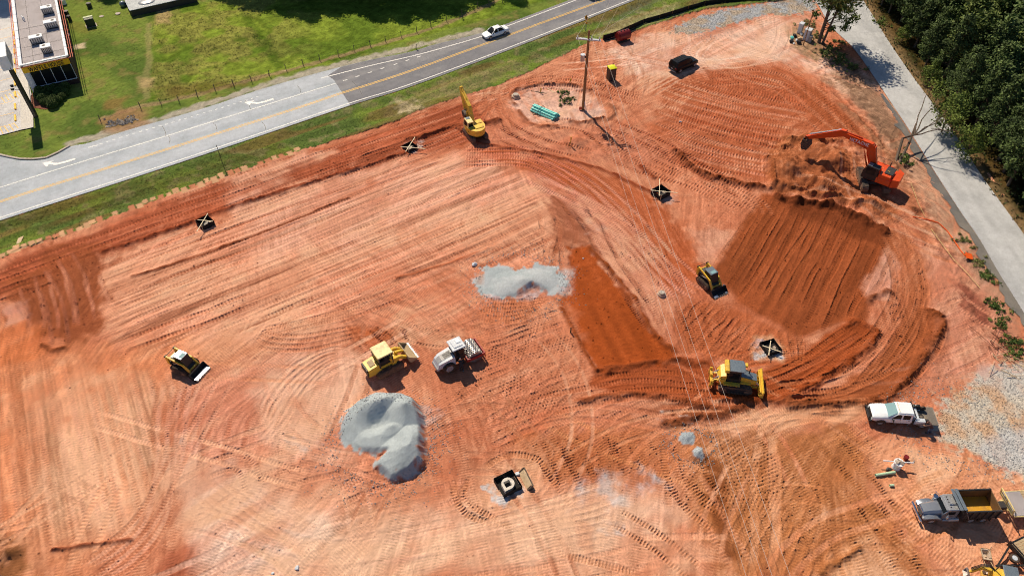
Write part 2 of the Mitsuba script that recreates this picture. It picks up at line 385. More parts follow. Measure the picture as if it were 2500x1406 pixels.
paint([(1600, 200), (1750, 165), (1900, 165), (1960, 180), (2060, 260), (2120, 330), (2080, 370), (1960, 330), (1880, 350), (1880, 440), (1760, 440), (1660, 390), (1590, 310)], S(182, 100, 64), 2, 2, .85, 17)
paint([(1940, 190), (2060, 260), (2150, 350), (2100, 370), (1980, 290)], S(168, 92, 56), 1, 1.5, .7, 18)
paint([(2020, 200), (2080, 240), (2150, 330), (2200, 420), (2260, 510), (2300, 600), (2380, 700), (2470, 860), (2480, 760), (2380, 600), (2300, 480), (2220, 350), (2160, 250), (2080, 160)], S(180, 140, 112), 1.2, 1.8, .9, 19)
paint([(2010, 110), (2070, 130), (2160, 250), (2210, 350), (2190, 380), (2100, 260), (2030, 180)], S(140, 110, 86), .8, 1.4, .75, 17)  # dark litter on the bank, mostly the leaning tree's shadow painted in
paint([(1915, 60), (1990, 70), (2030, 130), (1990, 150), (1930, 110)], S(150, 126, 92), .8, 1.2, .8, 16)
paint([(2140, 330), (2200, 400), (2260, 520), (2310, 590), (2260, 580), (2190, 460)], S(170, 116, 82), .8, 1.2, .5, 20)
paint([(2200, 600), (2300, 590), (2420, 720), (2490, 880), (2400, 920), (2300, 950), (2240, 980), (2290, 860), (2290, 760)], S(208, 142, 112), 1.5, 2, .85, 21)
paint([(2330, 690), (2390, 720), (2430, 800), (2400, 790), (2350, 740)], S(128, 66, 52), .7, 1., .75, 22)
SOILPAD = [(1860, 470), (1960, 490), (2030, 500), (2110, 530), (2180, 570), (2170, 640), (2130, 720), (2110, 790), (2060, 790), (1960, 830), (1890, 790), (1800, 740), (1740, 660), (1790, 580)]
paint(SOILPAD, BROWN, .7, .5, .92, 23)
paint([(1880, 480), (2030, 500), (2190, 570), (2170, 600), (2100, 590), (1960, 530)], S(118, 62, 36), .8, .8, .8, 24)
paint([(2100, 700), (2170, 600), (2190, 640), (2170, 730), (2120, 740)], S(216, 156, 128), .5, .7, .85, 25)
paint([(1880, 340), (1980, 330), (2090, 380), (2120, 450), (2200, 500), (2180, 540), (2060, 490), (1890, 470), (1870, 400)], S(166, 98, 60), .8, 1., .85, 26)
paint([(1690, 560), (1790, 560), (1740, 650), (1700, 640)], S(206, 146, 116), .8, 1., .7, 27)
CUTPX = [(1385, 605), (1430, 600), (1480, 660), (1530, 720), (1580, 800), (1650, 860), (1650, 885), (1560, 895), (1460, 912), (1430, 860), (1390, 790), (1365, 740), (1400, 690)]
paint(CUTPX, CUT, .3, .6, .95, 28, .9)
paint([(1460, 912), (1560, 890), (1740, 880), (1760, 970), (1700, 985), (1540, 965), (1420, 940)], S(158, 76, 38), .5, .5, .85, 29)
paint([(1740, 900), (1860, 905), (1960, 860), (2040, 800), (2100, 785), (2140, 815), (2100, 860), (2000, 930), (1880, 980), (1740, 975)], S(160, 78, 38), .4, .35, .92, 30)
paint([(1900, 985), (2050, 940), (2140, 880), (2200, 800), (2240, 750), (2290, 765), (2290, 810), (2230, 900), (2160, 970), (2040, 995)], S(160, 88, 50), .5, .5, .88, 31)
paint([(2160, 560), (2200, 560), (2260, 640), (2280, 740), (2230, 800), (2200, 780), (2220, 700)], S(176, 102, 64), .8, .8, .7, 32)
paint([(1650, 740), (1760, 730), (1900, 800), (1980, 840), (1880, 900), (1740, 880), (1660, 850)], S(178, 96, 56), 1, 1, .75, 33)
paint([(1840, 820), (1880, 815), (1920, 850), (1910, 885), (1840, 870)], TAN, .5, .6, .8, 34)
paint([(1660, 985), (1800, 990), (1960, 980), (1800, 1020), (1660, 1040), (1560, 1000)], S(128, 68, 40), .7, .8, .8, 35)
paint([(1800, 1010), (2000, 990), (2110, 985), (2120, 1020), (1950, 1045), (1800, 1040)], S(222, 156, 112), .7, .8, .75, 36)
paint([(1640, 1040), (1800, 1050), (2060, 1040), (2120, 1080), (2140, 1200), (2200, 1300), (2300, 1420), (1740, 1420), (1700, 1250)], OLIVE, 1.5, 1.5, .88, 37)
paint([(1720, 1110), (1760, 1120), (1770, 1250), (1800, 1360), (1770, 1380), (1730, 1260)], S(136, 78, 44), .5, .6, .85, 38)
paint([(2050, 1330), (2120, 1300), (2220, 1420), (1990, 1430)], S(220, 158, 114), .6, .8, .85, 39)
paint([(2110, 1080), (2220, 1075), (2330, 1100), (2430, 1150), (2520, 1170), (2520, 1420), (2330, 1400), (2240, 1320), (2150, 1210)], S(226, 150, 106), 1, 1, .88, 1)
paint([(2230, 1100), (2350, 1120), (2320, 1210), (2240, 1200)], S(236, 184, 142), 1, 1.6, .6, 2)
paint([(1250, 1050), (1600, 1030), (1660, 1120), (1640, 1200), (1560, 1170), (1350, 1170), (1260, 1130)], S(186, 110, 68), 1.5, 1.8, .7, 3)
paint([(1000, 1180), (1180, 1190), (1300, 1260), (1500, 1200), (1640, 1270), (1760, 1420), (600, 1420), (500, 1330), (560, 1200), (800, 1210)], S(220, 156, 118), 2.5, 2.5, .75, 4)
paint([(470, 1180), (640, 1180), (780, 1300), (700, 1420), (520, 1420), (470, 1330)], S(228, 178, 148), 1.5, 1.5, .7, 5)
paint([(420, 900), (620, 900), (640, 1050), (560, 1200), (440, 1180)], S(212, 138, 108), 1.5, 1.5, .6, 6)
paint([(660, 930), (860, 900), (900, 960), (800, 1060), (680, 1060)], S(224, 160, 122), 1.5, 1.5, .7, 7)
paint([(850, 800), (950, 800), (990, 840), (940, 850), (870, 850)], S(182, 96, 54), .6, .7, .8, 8)
paint([(1000, 740), (1360, 720), (1420, 900), (1250, 1000), (1060, 1000), (1180, 850)], S(208, 132, 96), 2, 2, .7, 9)
paint([(400, 1340), (480, 1320), (510, 1380), (470, 1420), (380, 1420)], S(174, 98, 70), .5, .6, .8, 10)
paint([(-40, 1280), (50, 1310), (75, 1380), (30, 1420), (-40, 1420)], S(138, 92, 56), .6, .8, .85, 11)
paint([(1195, 1150), (1300, 1140), (1330, 1200), (1260, 1250), (1160, 1220)], S(222, 158, 114), 1.5, 1.2, .6, 12)
# gravel that lies thinly over the soil
for px, a in (([(1400, 1170), (1560, 1130), (1640, 1180), (1520, 1230), (1420, 1220)], .42), ([(1440, 1260), (1510, 1255), (1520, 1300), (1450, 1310)], .45), ([(1380, 1230), (1520, 1220), (1500, 1260), (1390, 1270)], .3), ([(700, 1075), (780, 1080), (770, 1100), (720, 1098)], .65),
              ([(1600, 1012), (1675, 1012), (1672, 1028), (1610, 1028)], .6), ([(1030, 980), (1110, 1010), (1050, 1110), (1020, 1060)], .25), ([(1150, 680), (1400, 650), (1395, 720), (1180, 735)], .45), ([(1420, 520), (1480, 560), (1440, 570)], .3), ([(425, 1060), (450, 1065), (448, 1090), (428, 1090)], .35),
              ([(1192, 1180), (1215, 1160), (1270, 1150), (1285, 1195), (1232, 1226), (1202, 1212)], 2.2), ([(1840, 835), (1870, 826), (1908, 860), (1890, 882), (1850, 870)], 2.), ([(1600, 480), (1650, 478), (1660, 492), (1620, 496)], .6), ([(990, 350), (1030, 345), (1040, 366), (1010, 372)], .5)):
    s, m = region(px, .5, .9, int(a*100) % 30, .7); q = np.clip(m*a*1.7*sstep(.38, .72, fb(X[s], Y[s], 1.3, 17, 4))+m*a*.25*vn(X[s], Y[s], .2, 7), 0, .9)
    C[s] += (S(184, 182, 178)-C[s])*q[..., None]
# fine mottling
C *= (.86+.28*fb(X, Y, .8, 20, 3))[..., None]
for q_, c_, a_ in (([(440, 1130), (640, 1150), (820, 1290), (760, 1420), (500, 1420), (460, 1300)], S(240, 200, 172), .55), ([(640, 890), (880, 880), (900, 960), (800, 1070), (680, 1080), (640, 1000)], S(236, 188, 154), .5), ([(760, 1290), (1200, 1270), (1480, 1200), (1640, 1250), (1500, 1340), (1100, 1400), (800, 1400)], S(240, 196, 160), .5),
                   ([(80, 950), (330, 930), (380, 1080), (300, 1280), (120, 1260)], S(234, 182, 140), .5), ([(560, 480), (900, 400), (1200, 400), (1300, 480), (1000, 560), (650, 640)], S(234, 178, 146), .4), ([(1120, 1120), (1330, 1120), (1330, 1230), (1150, 1240)], S(236, 184, 142), .3), ([(950, 790), (1050, 780), (1080, 830), (1000, 850)], S(236, 186, 144), .5)):
    paint(q_, c_, 2.2, 3.2, a_, 18, 2.4)
ANG = math.atan2(*(P(860, 480)-P(560, 596))[1::-1])
s, m = region(PAD+[], 2, 1)
st = dir_noise(ANG, 14, .35, 21)[s]; st2 = dir_noise(ANG, 22, .9, 22)[s]; st3 = dir_noise(ANG, 5, .22, 23)[s]
st4 = dir_noise(ANG+.03, 3.5, .16, 39)[s]; C[s] *= (1+m*((st-.5)*.45+(st2-.5)*.5+(st3-.5)*.4+(st4-.5)*.45))[..., None]; D[s] += m*((st-.5)*.07+(st2-.5)*.06+(st4-.5)*.06)
s, m = region(BAND, 1, 1); st = dir_noise(ANG, 12, .5, 24)[s]
C[s] *= (1+m*(st-.5)*.6)[..., None]; D[s] += m*(st-.5)*.12
BL = [(-80, 860), (430, 900), (420, 1200), (330, 1340), (-80, 1420)]
A2 = math.atan2(*(P(250, 980)-P(330, 1320))[1::-1])
paint([(60, 960), (380, 940), (330, 1200), (120, 1300)], S(230, 168, 126), 4, 4, .5, 14)
s, m = region(BL, 3, 2); st = dir_noise(A2, 10, .5, 25)[s]; st2 = dir_noise(A2, 16, 1.1, 26)[s]
st4 = dir_noise(A2, 3.5, .16, 38)[s]; C[s] *= (1+m*((st-.5)*.4+(st2-.5)*.35+(st4-.5)*.4))[..., None]; D[s] += m*((st-.5)*.06+(st4-.5)*.06)
SWEEP = [(560, 1250), (1100, 1240), (1350, 1180), (1500, 1210), (1450, 1330), (1000, 1420), (600, 1420)]
A3 = math.atan2(*(P(1300, 1262)-P(1000, 1330))[1::-1])
s, m = region(SWEEP, 2.5, 2); st = dir_noise(A3, 14, .4, 27)[s]; st2 = dir_noise(A3, 16, 1.2, 28)[s]
st4 = dir_noise(A3, 3, .15, 36)[s]; C[s] *= (1+m*((st-.5)*.4+(st2-.5)*.3+(st4-.5)*.35))[..., None]; D[s] += m*((st-.5)*.06+(st4-.5)*.06)
s, m = region(CUTPX, .3, .2); A4 = math.atan2(*(P(1440, 640)-P(1560, 860))[1::-1])
st = dir_noise(A4, 9, .8, 29)[s]; C[s] *= (1+m*(st-.5)*.4)[..., None]; H[s] -= m*.12; D[s] = D[s]*(1-.5*m)+m*(vn(X[s], Y[s], .3, 30)-.5)*.04
s, m = region(SOILPAD, .7, .5); A5 = math.atan2(*(P(2020, 520)-P(1880, 780))[1::-1])
st = dir_noise(A5, 9, .7, 31)[s]; C[s] *= (1+m*(st-.5)*.5)[..., None]; D[s] += m*(st-.5)*.14

# ---- machine passes
fill(PAD, (560, 596), (860, 480), .95, 1.7, .42, .36, .022, .02, (PALE, S(196, 112, 76), PALE, S(232, 168, 132)), .4, 1, 12)
fill(PAD, (560, 596), (860, 488), 3.0, 1.9, .5, .40, .035, .035, (RED, S(190, 108, 72)), .5, 2, 10)
fill(BAND, (300, 560), (700, 416), 1.1, 1.9, .5, .4, .045, .04, (DKRED, PINK, RED), .4, 3, 12)
fill(DARKBOX, (110, 640), (170, 830), 1.6, 1.7, .4, .34, .03, .03, (PINK,), .5, 4, 6, .1)
fill(BL, (250, 980), (330, 1320), 1.0, 1.8, .45, .34, .016, .018, (PALE, ORNG, S(196, 118, 80)), .35, 5, 8)
fill([(400, 930), (620, 930), (600, 1150), (440, 1200)], (440, 1180), (520, 960), 1.5, 1.8, .45, .32, .022, .03, (PALE, PINK, RED), .35, 6, 5)
fill([(1000, 760), (1370, 720), (1420, 900), (1440, 960), (1300, 1010), (1050, 1000), (1180, 860)], (1100, 880), (1380, 780), 1.1, 1.9, .5, .32, .05, .035, (PINK, S(196, 116, 78), PALE), .35, 7, 5)
fill([(1150, 930), (1440, 930), (1600, 990), (1620, 1040), (1300, 1100), (1050, 1060)], (1150, 1010), (1330, 920), 1.3, 1.9, .5, .32, .05, .04, (S(190, 112, 74), PINK), .4, 8, 5, .15)
fill([(1260, 1060), (1640, 1040), (1720, 1180), (1700, 1260), (1560, 1150), (1400, 1200), (1300, 1180)], (1560, 1060), (1630, 1230), .9, 1.9, .6, .27, .04, .04, (S(196, 122, 78), S(170, 98, 58)), .4, 9, 5, .12)
fill([(1800, 1050), (2060, 1040), (2120, 1090), (2150, 1210), (2300, 1420), (2100, 1420), (1840, 1330)], (1960, 1080), (2140, 1330), .8, 1.9, .62, .26, .036, .035, (S(196, 128, 80), S(166, 104, 60)), .35, 10, 7, .08)
fill([(1800, 1150), (1960, 1150), (2040, 1330), (1980, 1420), (1780, 1420)], (1960, 1200), (1840, 1400), 1.1, 1.8, .6, .26, .036, .04, (OLIVE, S(160, 98, 58)), .35, 11, 5)
fill(SOILPAD, (2020, 520), (1880, 780), 1.35, 1.9, .5, .38, .065, .06, (DKBRN, S(176, 100, 58), BROWN), .5, 12, 9)
fill([(1600, 215), (1750, 175), (1880, 180), (2000, 260), (1960, 330), (1880, 420), (1760, 430), (1650, 380), (1590, 310)], (1600, 270), (1900, 345), 1.15, 1.9, .55, .42, .065, .03, (PINK, S(214, 150, 116), RED), .5, 13, 14, -.16)
fill([(1640, 740), (1760, 735), (1880, 800), (1830, 890), (1680, 870)], (1830, 740), (1730, 860), 1.2, 1.8, .45, .34, .05, .045, (RED, S(200, 120, 84)), .4, 14, 4)
fill([(1480, 130), (1640, 90), (1700, 160), (1600, 240), (1500, 230)], (1500, 230), (1680, 120), 1.3, 1.8, .4, .4, .02, .02, (SAND, S(196, 130, 98)), .4, 15, 5)
fill([(600, 1120), (900, 1120), (1180, 1180), (1160, 1240), (800, 1230), (600, 1200)], (700, 1200), (900, 1140), 1.6, 1.8, .5, .3, .028, .03, (PINK, S(200, 128, 94)), .35, 16, 4, .2)
fill([(450, 1190), (760, 1200), (800, 1420), (500, 1420)], (500, 1390), (720, 1250), 2.2, 1.8, .4, .3, .02, .02, (S(232, 184, 154), PINK), .4, 17, 5)
fill([(2270, 620), (2420, 760), (2440, 880), (2290, 960), (2250, 900), (2290, 780)], (2300, 900), (2430, 840), 2.2, 1.8, .4, .32, .03, .03, (PINK, S(186, 110, 84)), .35, 18, 4)
r_ = np.random.default_rng(77)      # stray passes all over the site
FANP = [(1590, 210), (1750, 170), (1900, 170), (2060, 260), (2120, 340), (1880, 440), (1700, 420), (1590, 310)]; HAUL = [(1240, 360), (1430, 400), (1640, 510), (1740, 690), (1640, 800), (1480, 640), (1300, 430)]
for k in range(230):
    p0 = np.array([r_.uniform(-46, 60), r_.uniform(28, 120)]); h_ = r_.uniform(0, 6.28); cv = r_.normal(0, .07); w_ = [p0]
    for q in range(int(r_.integers(6, 22))): h_ += cv+r_.normal(0, .03); w_.append(w_[-1]+np.array([math.cos(h_), math.sin(h_)])*1.2)
    w_ = np.array(w_); b_ = base_tone = C[min(NS[0]-1, np.searchsorted(gy, p0[1])), min(NS[1]-1, np.searchsorted(gx, p0[0]))].copy()
    if any(Polygon(PP(q_)).buffer(0).intersects(LineString(w_)) for q_ in (CUTPX, PAD, SOILPAD, BAND, FANP, HAUL)): continue
    track(w_, r_.choice([1.7, 1.9, 2.1]), r_.choice([.34, .45, .55]), r_.uniform(.24, .4), r_.choice([.005, .012, .024]), r_.uniform(.01, .04), b_*r_.choice([.8, 1.15, 1.25, 1.35]), .6, world=True)
for k, (a, b) in enumerate((((1150, 380), (1240, 372)), ((1190, 395), (1270, 385)))):   # the haul road that swings round the pad
    for o in range(4):
        track([(1130, 372+o*8), (1280+o*4, 372+o*9), (1420-o*6, 425+o*14), (1530-o*14, 520+o*14), (1620-o*18, 620+o*14), (1700-o*22, 690+o*16)], 2., .45, .36, .035, .03, S(222, 140, 112) if (o+k) % 2 else S(204, 116, 82), .55)
for o in range(6):
    track([(1290+o*3, 430+o*4), (1370+o*10, 470+o*4), (1450+o*18, 560+o*2), (1520+o*26, 660+o*4), (1590+o*24, 760-o*8)], 1.9, .42, .36, .03, .03, S(228, 150, 122), .5)
track([(1340, 480), (1385, 560), (1372, 640), (1388, 700)], 2., .55, .3, .06, .05, S(170, 96, 64), .5)
track([(1330, 500), (1350, 600), (1352, 660), (1370, 720)], 2., .55, .3, .06, .05, S(196, 116, 84), .5)
track([(1400, 500), (1450, 560), (1490, 640), (1560, 740), (1600, 800)], 2., .55, .3, .06, .05, S(150, 88, 60), .5)
for o in range(5):   # parallel belts running down to the silt box
    track([(1430+o*26, 330-o*6), (1530+o*26, 390-o*4), (1640+o*26, 440-o*2), (1780+o*20, 500-o*2), (1800+o*22, 520+o*2)], 0, .55, .42, .06, .04, S(206, 124, 86), .5)
track([(1480, 300), (1600, 350), (1720, 420), (1830, 480)], 2.2, .55, .42, .06, .05, RED, .5)
for o in range(3):
    track([(1150-o*20, 300+o*10), (1200, 240+o*6), (1300, 200+o*6), (1420, 200+o*8), (1520, 230+o*5), (1570, 236+o*8)], 2., .55, .4, .06, .05, S(188, 104, 70), .5)
track([(1200, 215), (1205, 260), (1240, 310), (1320, 350), (1450, 380)], 2.1, .55, .4, .06, .06, S(180, 100, 66), .5)
track([(1190, 250), (1230, 330), (1320, 370)], 2.1, .55, .4, .06, .06, S(180, 100, 66), .5)
track([(1320, 310), (1400, 305), (1460, 330), (1520, 390), (1660, 440)], 2.1, .55, .4, .06, .05, S(186, 108, 72), .5)
for o in range(3):
    track([(1760-o*20, 175+o*14), (1900-o*14, 170+o*16), (2010-o*20, 240+o*20), (2090-o*16, 320+o*16)], 2., .5, .42, .06, .04, S(206, 130, 94), .5)
track([(2020, 230), (2110, 320), (2160, 400)], 2.2, .55, .42, .07, .05, S(160, 86, 52), .5)
for o in range(4):   # sweeping curves on the right
    track([(2190-o*8, 560+o*6), (2225-o*10, 640), (2240-o*12, 720), (2210-o*14, 800), (2140-o*14, 890), (2040, 940), (1900, 960)], 2.1, .55, .36, .07, .055, S(168, 96, 58) if o % 2 else S(196, 118, 78), .5)
track([(2285, 780), (2260, 850), (2180, 930), (2060, 970), (1900, 985)], 2.1, .55, .36, .07, .05, S(176, 100, 60), .5)
track([(2110, 800), (2040, 850), (1960, 905), (1850, 945), (1740, 940), (1600, 930), (1440, 945)], 2.2, .58, .34, .06, .04, S(178, 92, 50), .5)
track([(2120, 830), (2000, 905), (1860, 960), (1700, 962), (1560, 950), (1400, 975), (1280, 1000)], 2.2, .58, .34, .06, .04, S(190, 104, 66), .5)
track([(1750, 880), (1860, 895), (1950, 860)], 2.1, .55, .34, .06, .04, S(186, 104, 62), .4)
for o in range(3):
    track([(1650+o*30, 740), (1680+o*26, 800), (1700+o*22, 860)], 0, .55, .32, .06, .05, S(170, 94, 56), .5)
    track([(1905+o*22, 800), (1915+o*20, 850), (1930+o*12, 890)], 0, .6, .32, .06, .05, S(180, 104, 62), .4)
track([(1640, 1080), (1650, 1160), (1690, 1230), (1760, 1280)], 1.7, .6, .3, .08, .06, S(190, 118, 72), .4)
track([(1690, 1130), (1730, 1200), (1800, 1240)], 1.7, .6, .3, .07, .05, S(190, 118, 72), .4)
track([(1500, 1260), (1600, 1320), (1700, 1400)], 1.6, .5, .3, .06, .04, S(190, 120, 76), .4)
track([(1320, 1340), (1440, 1370), (1560, 1400)], 0, .6, .3, .06, .04, S(190, 120, 76), .4)
for o in (0, 1):
    track([(1150-o*40, 1160), (1130-o*20, 1210), (1180-o*30, 1250+o*10), (1260, 1290)], 0, .6, .3, .08, .06, S(196, 126, 80), .4)
track([(1180, 1140), (1240, 1110), (1310, 1120), (1340, 1160), (1400, 1240)], 0, .6, .3, .07, .05, S(196, 126, 80), .4)
for o in range(4): track([(1340+o*45, 1070+o*4), (1370+o*42, 1130), (1400+o*40, 1200-o*8)], 1.5, .6, .3, .075, .05, S(176, 104, 64), .4)
for p in ([(1850, 1080), (1838, 1200), (1842, 1320), (1835, 1420)], [(1885, 1060), (1884, 1200), (1900, 1330), (1890, 1420)], [(1870, 1040), (1895, 1130), (1892, 1300), (1880, 1400)]):
    tires(p, S(218, 146, 100), 0, .7, .75, .05)
for p in ([(1850, 1080), (1870, 1030), (1960, 1005), (2110, 990)], [(1890, 1090), (1905, 1045), (2000, 1022), (2120, 1018)], [(1700, 1050), (1850, 1030), (1960, 1015), (2100, 1030)]):
    tires(p, S(224, 158, 114), 0, .6, .7, .03)
for o in range(6):   # turning circles left of the big heap
    track([(930-o*4, 875+o*4), (820, 850+o*7), (730+o*4, 885+o*12), (660+o*10, 950+o*12), (640+o*9, 1020+o*8), (690+o*12, 1090-o*2), (800+o*4, 1130-o*6), (880, 1140-o*6)], 0, .34, .25, .01, .035, S(234, 176, 140), .6)
for p in ([(655, 1100), (690, 1000), (720, 940)], [(640, 1080), (690, 1010), (660, 940)]): tires(p, S(232, 172, 138), .8, .3, .6, .03)
for o in range(4):   # the U-turn at the pad's end
    track([(900, 740+o*8), (720-o*4, 790+o*6), (655-o*8, 800+o*10), (660-o*6, 815+o*12), (740, 820+o*12), (880, 795+o*10)], 0, .4, .3, .03, .035, S(204, 124, 86), .5)
for o in range(4): track([(880+o*26, 810-o*4), (920+o*22, 820-o*4), (950+o*16, 850-o*6)], 0, .6, .3, .075, .05, S(180, 96, 54), .4)
for o in range(7):   # wide pale sweeps at the foot of the picture
    tires([(560+o*20, 1290+o*8), (760, 1345+o*8), (1000, 1345+o*5), (1250, 1280+o*10), (1480, 1200+o*18)], S(232, 178, 138), 1.9, .5, .5, .02)
for o in range(4): tires([(480+o*40, 1180+o*10), (600+o*30, 1270), (760, 1330-o*6)], S(226, 164, 128), 1.8, .4, .4, .02)
for o in range(5): track([(410+o*12, 930), (395+o*12, 1030), (400+o*8, 1120), (390-o*8, 1260), (330-o*16, 1350), (240-o*10, 1400)], 1.7, .45, .3, .024, .03, S(228, 160, 128) if o % 2 else S(190, 114, 80), .5)
for o in range(3): track([(470+o*40, 930), (440+o*30, 1020), (425+o*10, 1120)], 1.6, .4, .3, .04, .03, S(230, 164, 132), .5)
track([(500, 1150), (560, 1130), (600, 1140), (620, 1190)], 1.6, .5, .3, .06, .045, PINK, .4)
for o in range(4): tires([(1700+o*18, 100-o*4), (1668+o*16, 125+o*6), (1720+o*20, 150-o*2), (1790+o*10, 140), (1860, 108+o*8)], S(238, 200, 172), 0, .3, .6, .02)
for o in range(3): tires([(1560, 200+o*14), (1680, 150+o*10), (1800, 160), (1900, 120+o*10)], S(234, 184, 150), 1.7, .35, .5, .02)
for o in range(6):
    tires([(1160+o*14, 690-o*8), (1080+o*12, 720+o*8), (1000, 760+o*12)], S(226, 152, 116), 1.7, .35, .3, .015)
    track([(1170-o*2, 730+o*10), (1250, 735+o*10), (1340-o*4, 730+o*6)], 0, .6, .3, .075, .04, S(206, 124, 80), .4)
# padfoot dimples left by the roller
for px in ([(1290, 800), (1340, 785)], [(1260, 870), (1400, 835)], [(1260, 1000), (1360, 980)], [(1780, 1080), (1800, 1150), (1790, 1210)], [(1870, 1110), (1876, 1180), (1872, 1240)], [(1750, 1230), (1830, 1225), (1900, 1225)], [(1840, 1120), (1820, 1180)], [(1300, 830), (1180, 880)], [(1230, 950), (1340, 900)]):
    sl, s_, d = stroke(spline(px), 1.3); m = sstep(1.2, 1.0, np.abs(d)); k = np.floor(d/.34)
    D[sl] = D[sl]*(1-.6*m)-m*.11*np.clip(np.sin(2*np.pi*(s_/.42+.5*(k % 2)))*np.abs(np.cos(np.pi*(d/.34-k-.5)))*1.6-.25, 0, 1)
# ---- banks and heaps
for px, w_, h_, c_ in (([(316, 679), (450, 636), (560, 597), (700, 545), (857, 481)], .35, .16, S(140, 78, 52)), ([(240, 618), (380, 575), (560, 508), (700, 465), (820, 428), (1000, 372)], .5, .28, DKRED),
                       ([(1150, 348), (1300, 372), (1430, 402), (1520, 436), (1620, 486)], .45, .22, DKRED), ([(1640, 362), (1700, 415), (1780, 442), (1880, 462)], .9, .5, DKBRN), ([(1880, 478), (1960, 492), (2030, 505), (2100, 532), (2180, 575)], .9, .55, S(110, 58, 34)),
                       ([(2240, 752), (2292, 775), (2290, 812), (2240, 890), (2170, 965), (2050, 990), (1900, 982)], .9, .42, S(136, 74, 42)), ([(2050, 800), (2100, 788), (2136, 815), (2100, 862), (2000, 930), (1880, 978), (1740, 975)], .7, .34, S(150, 74, 38)),
                       ([(1440, 912), (1560, 890), (1650, 878), (1740, 888)], .7, .34, S(138, 70, 38)), ([(1400, 985), (1540, 962), (1700, 985), (1760, 1000)], .6, .3, S(146, 78, 46)), ([(1600, 1032), (1720, 1022), (1830, 990)], .7, .34, S(128, 70, 42)), ([(1740, 1030), (1760, 1040)], .8, .4, S(110, 60, 40)),
                       ([(1430, 600), (1490, 660), (1540, 720), (1590, 800), (1655, 865)], .5, .24, S(150, 78, 42)), ([(1365, 745), (1395, 800), (1435, 870), (1460, 912)], .4, .2, S(150, 78, 42)), ([(1262, 262), (1246, 240), (1262, 220), (1320, 207), (1400, 210), (1450, 225)], .55, .32, S(158, 92, 62)), ([(1262, 268), (1300, 305), (1370, 310)], .5, .26, S(160, 94, 64)), ([(1480, 250), (1500, 275), (1470, 300)], .5, .25, S(170, 110, 80)), ([(1380, 300), (1430, 298), (1480, 285)], .6, .35, S(140, 80, 54)),
                       ([(1200, 600), (1100, 640), (960, 680)], .3, .1, S(190, 108, 72)), ([(2000, 330), (1940, 340), (1900, 370)], 1.2, .5, S(170, 104, 66)), ([(2040, 250), (2120, 320), (2200, 430)], .8, .3, S(168, 118, 86)), ([(2210, 500), (2250, 520)], .9, .4, S(110, 70, 46)), ([(1560, 400), (1600, 440)], .5, .25, DKRED),
                       ([(2110, 740), (2160, 715), (2190, 715)], .7, .35, S(128, 72, 46)), ([(0, 1345), (30, 1350), (60, 1330)], .8, .4, S(110, 72, 44)), ([(120, 1345), (240, 1325), (330, 1315)], .3, .2, S(160, 92, 64)), ([(2110, 1330), (2040, 1370), (1990, 1400)], .5, .25, OLIVE), ([(95, 838), (130, 855), (170, 848)], .5, .24, DKBRN),
                       ([(1100, 300), (1140, 318), (1190, 300), (1230, 290)], .8, .4, S(140, 76, 50)), ([(980, 345), (1040, 330), (1110, 305)], .7, .35, S(146, 78, 50))):
    ridge(px, w_, h_, c_, .7)
for q in ((2040, 405, 4.2, 1.9, 1.1), (1990, 365, 3., 1.3, 1.1), (1925, 405, 3.8, 1.5, 1.1), (2005, 455, 3., 1.3, 1.2), (2080, 350, 3., .7, 1.1), (1905, 450, 2.5, .6, 1.1), (2120, 500, 2.6, .5, 1.2), (1950, 480, 2., .5, 1.), (2040, 490, 2., .4, 1.), (1403, 345, 1.8, .5, 1.1), (1450, 1395, 1.5, .15, 1.), (450, 1370, 3., .25, 1.5)): mound(*q)
for q in ((2075, 425, 1.7, -.9), (2035, 375, 1.3, -1.0), (1975, 455, 1.4, -.8), (2060, 500, 1.3, -.8), (1925, 488, 1.1, -.7), (2095, 508, 1.2, -.7), (1985, 395, 1.1, -.7), (2010, 425, .9, -.6), (1895, 440, 1., -.6), (2035, 470, 1., -.7)): mound(*q)
for px_, w_, h_ in (([(1870, 380), (1890, 430), (1880, 470)], .6, .5), ([(1950, 340), (2000, 350), (2060, 345)], .7, .5), ([(1960, 470), (2010, 480), (2060, 478)], .5, .5), ([(2080, 490), (2130, 500), (2180, 530)], .6, .5), ([(1900, 455), (1950, 462), (1990, 440)], .5, .4)): ridge(px_, w_, h_, S(150, 86, 50), .5)
s, m = region([(1870, 330), (2110, 350), (2210, 510), (2180, 570), (1880, 480)], 1, 1); D[s] += m*(fb(X[s], Y[s], 1.5, 33, 4)-.5)*.75; C[s] *= (1+m*(fb(X[s], Y[s], .8, 30, 3)-.5)*.7)[..., None]
s, m = region([(1950, 60), (2050, 120), (2200, 350), (2330, 620), (2480, 880), (2420, 900), (2300, 640), (2180, 420), (1990, 170), (1920, 110)], 1, 1); D[s] += m*(fb(X[s], Y[s], .9, 34, 4)-.5)*.35
C[s] *= (1+m*(fb(X[s], Y[s], .6, 35, 3)-.5)*1.1)[..., None]
s, m = region([(1255, 215), (1480, 215), (1560, 330), (1560, 400), (1300, 360), (1250, 270)], 1, 1); D[s] += m*(fb(X[s], Y[s], 1.2, 36, 4)-.5)*.4
# clods everywhere
D += (np.random.default_rng(21).random(NS)-.5)*.02
D += (vn(X, Y, .26, 37)-.5)*.022*(.4+1.2*fb(X, Y, 4, 38, 2))

